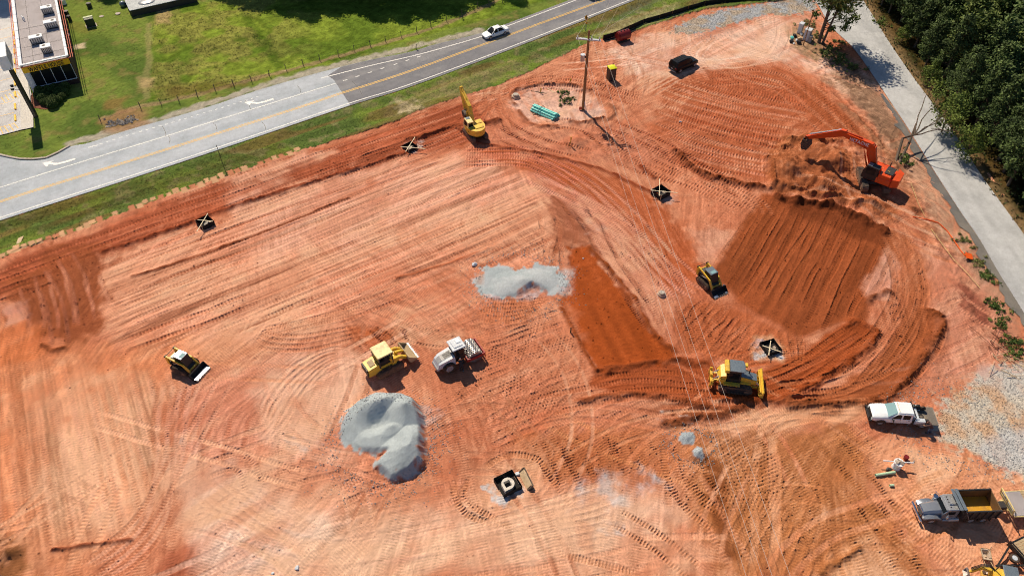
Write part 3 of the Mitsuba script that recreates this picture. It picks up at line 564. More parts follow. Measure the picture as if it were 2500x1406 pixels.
# old scrapes and half-worn prints in every direction
th_ = 2*np.pi*fb(X, Y, 17, 2, 2); wt = np.ones(NS)
for q_, w_ in ((PAD, .25), (BAND, .3), (BL, .5), (CUTPX, .9), (SOILPAD, .6)):
    s, m = region(q_, 1.5, .5); wt[s] *= 1-w_*m
for k in range(7):
    a_ = np.pi*k/7; win = np.clip(np.cos(th_-a_*2), 0, 1)**3*wt
    sel = win > .03; x_, y_, w_ = X[sel], Y[sel], win[sel]
    f1 = dir_noise(a_, 2.4, .15, k+3, x_, y_)+dir_noise(a_+.05, 5, .3, k+11, x_, y_)-1
    u_ = x_*math.cos(a_)+y_*math.sin(a_); pm = sstep(.44, .62, dir_noise(a_, 7, .8, k+19, x_, y_))
    f2 = np.sin(2*np.pi*(u_+.12*vn(x_, y_, 1.3, k))/.27)*pm
    C[sel] *= (1+w_*(.25*f1+.18*f2))[..., None]; D[sel] += w_*(.028*f1+.026*f2)
grain = np.random.default_rng(22).random(NS); C *= (.89+.22*grain)[..., None]
lum = sstep(.13, .34, C.mean(-1))[..., None]
C *= np.array([1.02, 1.05, 1.16])+lum*np.array([.12, .30, .50])
C += (S(236, 200, 172)-C)*((grain > .992)*.45)[..., None]*lum
macro = fb(X, Y, 9, 31, 4); mac2 = dir_noise(ANG+.1, 9, 1.6, 33); mac3 = fb(X, Y, 2.6, 35, 3)
C += (S(240, 192, 160)-C)*lum*(sstep(.5, .75, macro)*.5+sstep(.55, .8, mac2)*.35+sstep(.58, .82, mac3)*.35)[..., None]
C += (S(196, 104, 64)-C)*lum*(sstep(.47, .2, macro)*.35+sstep(.4, .15, mac2)*.3+sstep(.4, .15, mac3)*.25)[..., None]
# ---- gravel: two pads, two heaps, two small dumps
GRAV_T = [(1640, 78), (1662, 56), (1700, 42), (1790, 20), (1900, 6), (1985, -14), (1994, 22), (1930, 38), (1880, 34), (1830, 46), (1760, 66), (1690, 84)]
GRAV_R = [(2540, 885), (2440, 905), (2370, 935), (2300, 985), (2276, 1045), (2330, 1092), (2420, 1122), (2460, 1148), (2540, 1175)]
PILE_A = [(832, 1045), (845, 1008), (880, 985), (920, 968), (955, 973), (985, 968), (1012, 985), (1030, 1020), (1032, 1080), (1032, 1130), (1005, 1162), (955, 1170), (915, 1142), (945, 1108), (912, 1108), (866, 1100), (836, 1078)]
PILE_B = [(1158, 690), (1180, 652), (1232, 648), (1268, 660), (1312, 643), (1358, 655), (1388, 690), (1355, 716), (1300, 700), (1258, 722), (1200, 727), (1162, 712)]
def gravel(px, rid, cols, soft, rag, rough, sp=.5):
    s, m = region(px, soft, rag, rid, .5); x, y = X[s], Y[s]
    k = fb(x, y, 1.6, 12+rid, 3); c = cols[0]+(cols[1]-cols[0])*sstep(.35, .65, k)[..., None]
    c = c*(1-sp/2+sp*np.random.default_rng(rid).random(x.shape))[..., None]
    C[s] += (c-C[s])*np.clip(m*1.2, 0, 1)[..., None]; R[s] = np.where(m > .5, rid, R[s])
    D[s] = D[s]*(1-.7*m)+m*rough*(np.random.default_rng(rid+50).random(x.shape)-.5)
gravel(GRAV_T, 4, (S(190, 196, 204), S(200, 186, 170)), .5, 1.2, .025, .36)
gravel(GRAV_R, 5, (S(214, 182, 154), S(212, 206, 196)), .9, 1.8, .02, .34)
paint([(2400, 900), (2540, 885), (2540, 970), (2460, 960), (2390, 930)], S(206, 208, 212), .8, 1, .5, 4)
paint([(2380, 1090), (2440, 1060), (2540, 1040), (2540, 1170), (2450, 1140)], S(204, 210, 218), .8, 1, .7, 4)
s, m = region(GRAV_R, .5, .5); C[s] *= (1-m*.35*(np.random.default_rng(3).random(X[s].shape)-.5))[..., None]
gravel(PILE_A, 6, (S(176, 190, 198), S(190, 204, 212)), .3, .8, .012, .12)
gravel(PILE_B, 7, (S(180, 194, 202), S(196, 206, 214)), .35, 1.0, .015, .2)
gravel([(1655, 1075), (1664, 1058), (1692, 1055), (1698, 1070), (1690, 1085), (1668, 1086)], 9, (S(184, 196, 206), S(170, 184, 196)), .1, .2, .05, .3)
gravel([(1688, 1105), (1700, 1090), (1714, 1096), (1716, 1120), (1712, 1128), (1694, 1118)], 10, (S(180, 192, 202), S(170, 184, 196)), .1, .2, .05, .3)
def cone(px, py, h, sl, fx=1., ang=0., cap=None):
    c = P(px, py); x, y = X-c[0], Y-c[1]; u, v = x*math.cos(ang)+y*math.sin(ang), -x*math.sin(ang)+y*math.cos(ang)
    q = np.clip(h-sl*np.hypot(u/fx, v), 0, cap or 9)
    return q
pa = np.maximum.reduce([cone(995, 1015, 2.3, .62, 1.5, .2), cone(940, 1000, 2.0, .55, 1.5, .3), cone(895, 1020, 1.1, .32, 1.4), cone(960, 1055, 1.5, .4, 1.2), cone(996, 1100, 2.2, .62, 1.3, 1.3, 1.9), cone(955, 1130, 1.1, .42)])
for q in ((912, 1040, 1.1, .62), (945, 1035, 1.2, .6), (972, 1085, .8, .5)): pa = np.maximum(pa-cone(*q[:3], q[3])*.6, .12)
pa = pa+.12*fb(X, Y, 1.8, 9, 2)
s, m = region(PILE_A, .5, .3); H[s] += np.clip(pa[s], 0, 3)*m
s, m = region(PILE_B, .4, .3); pb = np.maximum.reduce([cone(1278, 692, .8, .34, 1.8, .2), cone(1240, 686, .4, .22, 1.4), cone(1320, 690, .4, .25), cone(1200, 672, .15, .08)]); H[s] += (np.clip(pb[s], 0, 2)+.05)*m
H += cone(1676, 1070, .5, .5)*.8+cone(1703, 1110, .7, .65)
# tyre bars pressed into the edge of the flat gravel
for o in range(3): track([(1170+o*4, 660), (1164+o*6, 700)], 0, .55, .3, .05, .03, S(196, 150, 126), .5)

# ---- the sodded verge of the main road
LOW_WHITE = [(-260, 618), (0, 532), (351, 420), (600, 338), (853, 253), (1000, 207), (1240, 118), (1540, 0), (1680, -55)]
DIRT_EDGE = [(-260, 730), (-60, 660), (0, 632), (60, 602), (180, 566), (350, 500), (480, 455), (620, 408), (740, 366), (850, 334), (960, 298), (1060, 256), (1200, 214), (1300, 172), (1380, 132), (1450, 100), (1500, 88), (1600, 60), (1700, 28), (1800, 13), (1900, 2), (1985, -16), (1900, -60)]
lw = spline(LOW_WHITE); verge_edge = offset(lw, -.55)
VERGE = np.vstack([verge_edge, spline(DIRT_EDGE)[::-1]])
dv = sdist(VERGE, X, Y); dv2 = dv+(fb(X, Y, .7, 8, 3)-.5)*.7
vm = dv2 > 0
G1, G2, G3, G4 = S(98, 120, 62), S(118, 140, 62), S(146, 142, 100), S(132, 108, 68)
w1, w2 = fb(X, Y, 5, 14, 4), fb(X, Y, 1.3, 18, 3); wl = dir_noise(ANG, 9, 1.2, 19)
vc = G1+(G2-G1)*sstep(.4, .65, w1)[..., None]; vc += (G3-vc)*(sstep(.5, .75, w2)*.7)[..., None]; vc += (G4-vc)*(sstep(.55, .8, wl)*.65)[..., None]
for px, c_, a_ in (([(-60, 640), (0, 560), (200, 530), (400, 470), (700, 380), (680, 340), (400, 430), (0, 520)], S(96, 84, 46), .35), ([(1000, 225), (1060, 205), (1250, 150), (1240, 190), (1040, 250)], S(158, 146, 104), .5), ([(1440, 95), (1500, 55), (1650, 10), (1660, 35), (1540, 75)], S(196, 188, 142), .55), ([(1480, 60), (1600, 10), (1680, -20), (1560, 0)], S(110, 116, 92), .6), ([(960, 240), (1020, 245), (1030, 270), (980, 275)], S(206, 192, 160), .6)):
    s, m = region(px, .8, 1.4, 5, .8); vc[s] += (c_-vc[s])*(m*a_*(.5+vn(X[s], Y[s], .4, 9)))[..., None]
vc *= (.7+.6*np.random.default_rng(4).random(NS))[..., None]
C[vm] = vc[vm]; R[vm] = 1; Hv = np.where(vm, .04+.08*vn(X, Y, .3, 15)-.28*np.exp(-((dv-2.2)/1.1)**2), 0)
D = np.where(vm, Hv, D); H = np.where(vm, H*sstep(0, -2, -dv), H)
# bare squares where the sod was cut back
for t in np.arange(0, 1, 1/40.):
    x_ = 6+t*740; y_ = np.interp(x_, [a for a, b in DIRT_EDGE[:14]], [b for a, b in DIRT_EDGE[:14]])
    c = P(x_+random.uniform(-4, 4), y_-3+random.uniform(-3, 2))
    s = box_of(c[None, :2], 1.2); u = (X[s]-c[0])*math.cos(ANG)+(Y[s]-c[1])*math.sin(ANG); v = -(X[s]-c[0])*math.sin(ANG)+(Y[s]-c[1])*math.cos(ANG)
    w_ = random.uniform(.3, .45); m = (np.abs(u) < w_) & (np.abs(v) < random.uniform(.35, .75))
    if random.random() < .88:
        C[s][m] = S(222, 178, 140)*(.9+.2*random.random()) if random.random() < .75 else S(206, 140, 108); R[s] = np.where(m, 0, R[s]); D[s] = np.where(m, .0, D[s])

# ---- side-road verge weeds are separate plants; merge height
ROAD_L = [(1900, -110), (1985, -5), (2028, 64), (2091, 128), (2187, 269), (2231, 337), (2282, 420), (2346, 519), (2393, 587), (2434, 659), (2468, 713), (2500, 765), (2560, 870)]
ROAD_R = [(2010, -140), (2106, 0), (2169, 101), (2222, 179), (2273, 248), (2342, 343), (2390, 420), (2441, 492), (2500, 573), (2600, 720)]
sd_side = sdist(np.vstack([spline(ROAD_L), spline(ROAD_R)[::-1]]), X, Y)
UP_ROAD = [(-260, 470), (-60, 400), (0, 381), (45, 391), (100, 391), (135, 380), (172, 358), (215, 350), (300, 322), (420, 288), (520, 258), (640, 218), (780, 178), (900, 148), (1000, 128), (1060, 110), (1170, 83), (1230, 62), (1410, -6), (1580, -70)]
sd_main = sdist(np.vstack([spline(UP_ROAD), verge_edge[::-1]]), X, Y)
flat = np.maximum(sstep(-1.2, 0, sd_side), sstep(-1.0, 0, sd_main))
Z = (H+D)*(1-flat)-.06*flat
keep = (sd_side < .8) & (sd_main < .8)
site = np.array(Polygon(np.vstack([spline(DIRT_EDGE, 2)[:-1], PP([(1900, -60), (2010, -140)]), spline(ROAD_R, 2), PP([(2600, 900), (2640, 1480), (-140, 1480), (-260, 730)])])).buffer(0).union(Polygon(VERGE).buffer(0)).buffer(1.2).exterior.coords)
keep &= sdist(site[::3], X, Y) > 0
from scipy.interpolate import RegularGridInterpolator
_zi = RegularGridInterpolator((gy, gx), Z, bounds_error=False, fill_value=0.)
def zat(x, y): return float(_zi((y, x)))
def G(px, py, dz=0.):
    """ground point at a photo pixel, on the relief"""
    p = P(px, py); z = zat(p[0], p[1]); p = P(px, py, z); return np.array([p[0], p[1], zat(p[0], p[1])+dz])
def grid_faces(Rr, kk, rid):
    n = Rr.shape[1]; ok = kk[:-1, :-1] & kk[1:, :-1] & kk[:-1, 1:] & kk[1:, 1:] & (Rr[:-1, :-1] == rid)
    j, i = np.nonzero(ok); a = j*n+i
    return np.vstack([np.stack([a, a+1, a+n+1], 1), np.stack([a, a+n+1, a+n], 1)])
gyy, gxx = np.gradient(Z, gy, gx)
NRM = np.stack([-gxx, -gyy, np.ones(NS)], -1); NRM /= np.linalg.norm(NRM, axis=-1, keepdims=True)
def emit(name, rid, V, Nn, Cc, Rr, kk, kind='structure', tag=None):
    f = grid_faces(Rr, kk, rid)
    if not len(f): return
    used, inv = np.unique(f, return_inverse=True); f = inv.reshape(-1, 3)
    k = numbered(name)
    path = meshkit.write_ply((V.reshape(-1, 3)[used], f), False, None, np.clip(Cc.reshape(-1, 3)[used], 0.004, .85), normals=Nn.reshape(-1, 3)[used])
    scene[k] = {'type': 'ply', 'filename': path, 'face_normals': False, 'bsdf': {'type': 'ref', 'id': 'm_soil'}}
    labels[k] = tag or {'kind': kind}
VV = np.stack([X, Y, Z], -1)
emit('site_soil', 0, VV, NRM, C, R, keep)
emit('grass_verge', 1, VV, NRM, C, R, keep)
emit('gravel_pad', 4, VV, NRM, C, R, keep)
emit('gravel_pad', 5, VV, NRM, C, R, keep)
emit('gravel_heap', 6, VV, NRM, C, R, keep, tag={'label': 'large blue grey gravel heap with scooped hollows below the tracked loader', 'category': 'gravel pile'})
emit('gravel_heap', 7, VV, NRM, C, R, keep, tag={'label': 'flattened spread of pale grey gravel beside the dark cut strip', 'category': 'gravel pile'})
emit('gravel_heap', 9, VV, NRM, C, R, keep, tag={'label': 'small gravel dump, the upper left of the two under the wires', 'category': 'gravel pile'})
emit('gravel_heap', 10, VV, NRM, C, R, keep, tag={'label': 'small gravel dump, the lower right of the two under the wires', 'category': 'gravel pile'})
del VV, NRM, gyy, gxx, Hv, vc, flat, dv, dv2

# ---- lawns, field and forest floor: a coarser sheet
cx, cy = np.arange(-112, 118, .3), np.arange(38, 150, .3)
X2, Y2 = np.meshgrid(cx, cy); N2 = X2.shape
c2 = np.zeros(N2+(3,)); R2 = np.zeros(N2, np.int8)
rail = sdist(np.vstack([spline(UP_ROAD), spline([(1580, -70), (1400, -260), (-400, -260), (-500, 520)], 3)]), X2, Y2)
wood = sdist(np.vstack([spline(ROAD_R), PP([(2700, 720), (3300, 400), (3300, -200), (2010, -240)])]), X2, Y2)
R2[rail > -.3] = 1; R2[wood > -.3] = 2
a1, a2, a3 = fb(X2, Y2, 7, 3, 4), fb(X2, Y2, 1.6, 9, 3), fb(X2, Y2, 3, 21, 3)
lawnc = S(98, 122, 58)+(S(128, 148, 70)-S(98, 122, 58))*sstep(.35, .65, a1)[..., None]
lawnc += (S(150, 138, 88)-lawnc)*(sstep(.55, .75, a2)*.55)[..., None]
FIELD = [(362, 250), (375, 40), (480, 10), (900, -40), (1400, -120), (1330, 5), (1060, 85), (960, 112), (800, 158), (640, 198), (500, 225), (420, 245)]
fs = sdist(PP(FIELD), X2, Y2)+(a2-.5)*1.2; fm = sstep(-.3, .5, fs)
fieldc = S(104, 130, 48)+(S(134, 156, 60)-S(104, 130, 48))*sstep(.4, .6, a1)[..., None]
brown = sstep(.38, .6, a3)*sstep(18, 0, np.abs(X2-P(520, 120)[0])-4)
fieldc += (S(164, 152, 92)-fieldc)*(brown*.5)[..., None]
fieldc *= (.7+.6*vn(X2, Y2, .8, 12))[..., None]
c2[:] = lawnc; c2 += (fieldc-c2)*fm[..., None]
def paint2(px, col, soft, rag, a, seed):
    m = sstep(-soft, soft, sdist(PP(px), X2, Y2)+(fb(X2, Y2, 1.5, seed, 3)-.5)*2*rag); c2[:] += (col-c2)*(m*a)[..., None]
def line2(px, col, w, a, seed):
    q = spline(px, 1.5); dd = np.full(N2, 99.)
    for p_, q_ in zip(q[:-1], q[1:]):
        e = q_-p_; t = np.clip(((X2-p_[0])*e[0]+(Y2-p_[1])*e[1])/(e@e), 0, 1); dd = np.minimum(dd, np.hypot(X2-p_[0]-e[0]*t, Y2-p_[1]-e[1]*t))
    m = sstep(w*1.4, w*.6, dd+(fb(X2, Y2, 1.2, seed, 2)-.5)*w*1.6); c2[:] += (col-c2)*(m*a)[..., None]
line2([(250, 292), (330, 265), (420, 247), (520, 222), (640, 190), (760, 158), (900, 118), (1000, 88), (1080, 62), (1180, 20), (1250, -20)], S(168, 144, 112), .5, .75, 4)
line2([(362, 60), (364, 140), (356, 200), (360, 240)], S(176, 164, 116), .5, .45, 5)
line2([(600, 40), (640, 100), (680, 160)], S(60, 92, 26), .8, .5, 6)
line2([(172, 352), (300, 316), (420, 283), (640, 212), (780, 172), (900, 143), (1060, 104), (1170, 77)], S(192, 186, 172), .8, .9, 7)
paint2([(240, 300), (300, 262), (350, 270), (365, 300), (300, 330), (255, 325)], S(172, 136, 102), .8, 1., .8, 8)
paint2([(262, 245), (310, 235), (300, 260), (255, 268)], S(152, 122, 78), .6, .8, .7, 9)
paint2([(380, 25), (410, 20), (420, 60), (385, 62)], S(196, 172, 126), .6, .8, .75, 10)
paint2([(340, 190), (375, 195), (372, 215), (345, 212)], S(200, 176, 130), .5, .6, .75, 11)
paint2([(140, 60), (175, 50), (240, 75), (210, 85)], S(140, 128, 70), .6, .8, .4, 12)
paint2([(180, 112), (205, 108), (208, 118), (182, 124)], S(222, 206, 176), .3, .4, .95, 13)
paint2([(380, 215), (540, 205), (600, 210), (420, 240)], S(122, 104, 58), .8, 1, .6, 14)
c2 *= (.78+.44*np.random.default_rng(6).random(N2))[..., None]
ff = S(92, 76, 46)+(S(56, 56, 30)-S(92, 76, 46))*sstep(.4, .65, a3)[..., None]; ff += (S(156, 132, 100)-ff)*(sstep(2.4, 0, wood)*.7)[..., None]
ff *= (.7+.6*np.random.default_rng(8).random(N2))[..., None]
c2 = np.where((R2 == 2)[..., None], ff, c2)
z2 = .03+.07*vn(X2, Y2, .5, 5)*(1-fm)+fm*(.10*vn(X2, Y2, .7, 6)+.12*vn(X2, Y2, 1.1, 7)*brown)
z2 = np.where(R2 == 2, .02+.12*vn(X2, Y2, .9, 4), z2)
edge = np.where(R2 == 2, wood, rail); z2 = z2*sstep(-.2, .6, edge)+.0
LOTPX = [(-120, 350), (0, 331), (51, 318), (82, 312), (64, 180), (40, 10), (20, -60), (-260, -60), (-260, 380)]
lot = sdist(PP(LOTPX), X2, Y2); z2 = np.where(lot > -.4, -.08, z2)
g1, g2 = np.gradient(z2, cy, cx); n2 = np.stack([-g2, -g1, np.ones(N2)], -1); n2 /= np.linalg.norm(n2, axis=-1, keepdims=True)
v2 = np.stack([X2, Y2, z2], -1); all2 = np.ones(N2, bool); R2[(R2 == 1) & (fs > 0)] = 3
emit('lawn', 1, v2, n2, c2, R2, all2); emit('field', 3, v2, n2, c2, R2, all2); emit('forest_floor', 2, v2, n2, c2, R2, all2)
far = trimesh.creation.box([5000, 5000, .2]); far.apply_translation([0, 800, -.75])
mat('m_far', (.16, .11, .06), .95); struct('terrain', far, 'm_far')

# ---------------------------------------------------------------- roads
def sheet(px_or_w, z, world=True):
    p = Polygon(px_or_w if world else PP(px_or_w)).buffer(0)
    ms = [trimesh.creation.triangulate_polygon(g, engine='earcut') for g in getattr(p, 'geoms', [p])]
    out = []
    for v, f in ms:
        v = np.asarray(v); a, b, c = v[f[:, 0]], v[f[:, 1]], v[f[:, 2]]
        up = ((b-a)[:, 0]*(c-a)[:, 1]-(b-a)[:, 1]*(c-a)[:, 0]) > 0
        out.append(trimesh.Trimesh(np.c_[v, np.full(len(v), z)], np.where(up[:, None], f, f[:, ::-1]), process=False))
    return trimesh.util.concatenate(out)
def ribbon(w, wd, z): return sheet(np.vstack([offset(w, wd/2), offset(w, -wd/2)[::-1]]), z)
def asphalt(base, var, ang, crack):
    ca, sa = math.cos(ang), math.sin(ang); base, var = [float(x) for x in base], [float(x) for x in var]
    def fn(p, n, uv):
        u, v = p.x*ca+p.y*sa, -p.x*sa+p.y*ca
        k = .55*mikit.fbm(u*.06, v*.9, 0., 3)+.45*mikit.fbm(p.x*.5, p.y*.5, 3., 3)
        g = mikit.noise(p.x*9, p.y*9)*.16+mikit.noise(p.x*2.3, p.y*2.3)*.12
        return mikit.mix(base, var, mikit.smoothstep(.3, .7, k))*(.86+g)
    return mikit.proc(fn)
mat('m_road_old', asphalt(S(198, 208, 220), S(178, 190, 202), ANG, .1), .85)
mat('m_road_new', asphalt(S(126, 129, 138), S(148, 150, 156), ANG, .1), .85)
mat('m_road_side', asphalt(S(204, 209, 214), S(184, 189, 194), heading((2500, 700), (2100, 60)), .2), .9)
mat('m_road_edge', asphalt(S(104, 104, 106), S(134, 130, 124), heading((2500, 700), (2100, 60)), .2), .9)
mat('m_lot', asphalt(S(226, 228, 230), S(202, 204, 208), 1.2, .2), .9)
mat('m_walk', dusty(S(236, 234, 228), S(216, 212, 202), .7, .8), .9)
up_w, low_w = spline(UP_ROAD, 1), offset(spline(LOW_WHITE, 1), -.6)
MAINPOLY = Polygon(np.vstack([up_w, low_w[::-1]])).buffer(0)
scene['road'] = mikit.ply(sheet(np.array(MAINPOLY.exterior.coords), .03), 'm_road_old'); labels['road'] = {'kind': 'structure'}
new = MAINPOLY.buffer(-.05).intersection(Polygon(PP([(800, 186), (815, 196), (853, 254), (862, 272), (1800, -10), (1700, -120), (1200, -80)])))
k = struct('road', sheet(np.array(new.exterior.coords), .036), 'm_road_new')
def mark(name, mesh, m): scene[numbered('road__'+name)] = mikit.ply(mesh, m)
def clipx(px, z, wd, wear=0): return ribbon(spline(px, 1), wd, z)
YEL = [(-260, 580), (40, 480), (300, 399), (697, 274), (832, 229), (1000, 175), (1220, 95), (1347, 48), (1478, 0), (1620, -55)]
yw = spline(YEL, 1)
for o in (-.16, .16): mark('yellow_line', ribbon(offset(yw, o), .13, .041), 'm_paint_yellow')
mark('edge_line', ribbon(spline(LOW_WHITE, 1), .16, .041), 'm_paint_white')
mark('lane_line', clipx([(-260, 540), (-20, 465), (128, 418), (420, 328.6), (640, 260), (820, 204.7)], .041, .15), 'm_paint_white')
mark('edge_line', clipx([(784, 192), (900, 162.5), (1000, 139.5), (1060, 124), (1173, 91), (1233, 67), (1410, 0), (1560, -58)], .041, .17), 'm_paint_white')
mark('edge_line', clipx([(215, 361.4), (240, 354.5)], .041, .16), 'm_paint_white')
for a, b in (((838, 198.5), (848, 195.5)), ((868, 189), (878, 186)), ((898, 179.5), (908, 176.5)), ((929, 169.5), (938, 166.5)), ((961, 159.5), (970, 156.5)), ((990, 150), (999, 147)), ((1018, 141), (1027, 138))):
    mark('lane_dash', clipx([a, b], .041, .16), 'm_paint_white')
dots = spline([(243, 353.5), (300, 335), (420, 300), (599, 246.5), (640, 233)], .9)
mark('edge_dots', trimesh.util.concatenate([ribbon(np.array([a, a+(b-a)*.45]), .14, .041) for a, b in zip(dots[:-1:1], dots[1::1])]), 'm_paint_white')
def arrow(cx_, cy_, s=1.):
    c = P(cx_, cy_)[:2]; d = -np.array([math.cos(ANG), math.sin(ANG)]); n = np.array([-d[1], d[0]])
    body = [(-2.0, -.12), (-1.0, -.1), (-.2, -.02), (.5, .55), (.5+.22, .35), (.1, -.28), (-.9, -.42), (-2.0, -.42)]
    head = [(.1, .75), (1.25, .95), (1.0, -.12), (.72, .25), (.5, .5)]
    q = Polygon(body).buffer(0).union(Polygon(head).buffer(0))
    q = q if q.geom_type == 'Polygon' else max(q.geoms, key=lambda g_: g_.area)
    w = np.array(q.exterior.coords)[:-1]*s
    return sheet(c+w[:, :1]*d-w[:, 1:]*n, .042)
mark('turn_arrow', arrow(628, 252, 1.25), 'm_paint_white'); mark('turn_arrow', arrow(137, 400, 1.25), 'm_paint_white')
for q in (((395, 308), (404, 332)), ((725, 210), (734, 228)), ((598, 246), (612, 270)), ((410, 331), (414, 352)), ((860, 200), (885, 235)), ((520, 300), (530, 320)), ((640, 300), (648, 318))):
    mark('crack_seal', ribbon(spline([q[0], ((q[0][0]+q[1][0])/2+3, (q[0][1]+q[1][1])/2-1), q[1]], .5), .06, .041), 'm_dark')
sl_, sr_ = spline(ROAD_L, 1), spline(ROAD_R, 1)
struct('side_road', sheet(np.vstack([sl_, sr_[::-1]]), .03), 'm_road_side')
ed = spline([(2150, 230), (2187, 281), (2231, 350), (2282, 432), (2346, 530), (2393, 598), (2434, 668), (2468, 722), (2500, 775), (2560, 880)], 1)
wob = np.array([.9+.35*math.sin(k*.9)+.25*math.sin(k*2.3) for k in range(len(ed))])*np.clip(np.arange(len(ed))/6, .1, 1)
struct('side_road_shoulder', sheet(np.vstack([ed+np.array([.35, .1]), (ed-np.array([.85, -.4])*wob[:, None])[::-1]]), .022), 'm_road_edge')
struct('parking_lot', sheet(LOTPX, .034, False), 'm_lot')
struct('sidewalk', sheet([(51, 318), (82, 312), (80, 240), (66, 190), (62, 178), (47, 180), (50, 240)], .06, False), 'm_walk')
# ---------------------------------------------------------------- machines: shared pieces
def belt(t, L, h, w, y, x0=0., z0=0., frame='m_dark', wheels=5, rubber=False):
    """one crawler track: belt with grouser bars, and its frame and wheels"""
    prof = [(x+x0, z+z0) for x, z in stadium(L, h, 9)]
    m = [prism(prof, y-w/2, y+w/2)]
    ring = np.array(prof+prof[:1]); s = np.r_[0, np.cumsum(np.hypot(*np.diff(ring, axis=0).T))]
    for u in np.arange(.05, s[-1], .16 if not rubber else .12):
        px_, pz_ = np.interp(u, s, ring[:, 0]), np.interp(u, s, ring[:, 1]); qx, qz = np.interp((u+.02) % s[-1], s, ring[:, 0]), np.interp((u+.02) % s[-1], s, ring[:, 1])
        a = math.atan2(qz-pz_, qx-px_)
        m.append(move(turned(cb(.05, w*.96, .07, b=.008), -a, [0, 1, 0]), (px_, y, pz_)))
    k = part(t, 'track', m, 'm_rubber' if rubber else 'm_track', smooth=25)
    so = math.copysign(1, y)
    fr = prism([(x*.86+x0, (z-h/2)*.6+h/2+z0) for x, z in stadium(L, h, 5)], y+so*w/2-.02, y+so*w/2+.03) if so > 0 else prism([(x*.86+x0, (z-h/2)*.6+h/2+z0) for x, z in stadium(L, h, 5)], y-w/2-.03, y-w/2+.02)
    scene[k+'__track_frame'] = mikit.ply(fr, frame, smooth=25, to_world=place[t])
    ws = [cyl(h*.3, .06, 'y', (x0+sx*(L/2-h/2), y+so*(w/2+.03), z0+h/2), 14) for sx in (-1, 1)]+[cyl(h*.13, .05, 'y', (x0+(q/(wheels-1)-.5)*(L-1.5*h), y+so*(w/2+.03), z0+h*.2), 10) for q in range(wheels)]
    part(k, 'track_wheel', ws, 'm_track')
def wheel(t, r, w, c, rim='m_grey', n=20):
    k = part(t, 'wheel', trimesh.util.concatenate([cyl(r, w*.8, 'y', c, n), cyl(r*.94, w, 'y', c, n)]), 'm_rubber')
    scene[k+'__rim'] = mikit.ply(trimesh.util.concatenate([cyl(r*.58, w*1.04, 'y', c, 16), cyl(r*.2, w*1.14, 'y', c, 10)]), rim, smooth=30, to_world=place[t])
def bucket(w, d, h, th=.05):
    """scoop that opens forward (+x): back at x=0, floor to x=d, lip at z=0"""
    c = [(d, 0), (d, .04), (.25*d, .06), (.1*d, .18*h), (.08*d, .7*h), (.2*d, h), (.12*d, h+.03), (-.03, .75*h), (-.03, .15*h), (.2*d, 0)]
    side = [(d*.95, .03), (.2*d, 0), (-.02, .15*h), (-.02, .75*h), (.18*d, h)]
    return [prism(c, -w/2, w/2), prism(side, -w/2-th, -w/2), prism(side, w/2, w/2+th)]
def teeth(w, n, x, z, L=.2): return [hull([(x-.1, y-.05, z), (x-.1, y+.05, z), (x-.1, y-.05, z+.09), (x-.1, y+.05, z+.09), (x+L, y-.03, z), (x+L, y+.03, z), (x+L, y, z+.02)]) for y in np.linspace(-w/2+.08, w/2-.08, n)]
def ram(t, a, b, r=.06):
    a, b = np.array(a, float), np.array(b, float); m = a+(b-a)*.6
    part(t, 'hydraulic_ram', [tube([a, m], r, 8), tube([m, b], r*.55, 8)], 'm_steel')

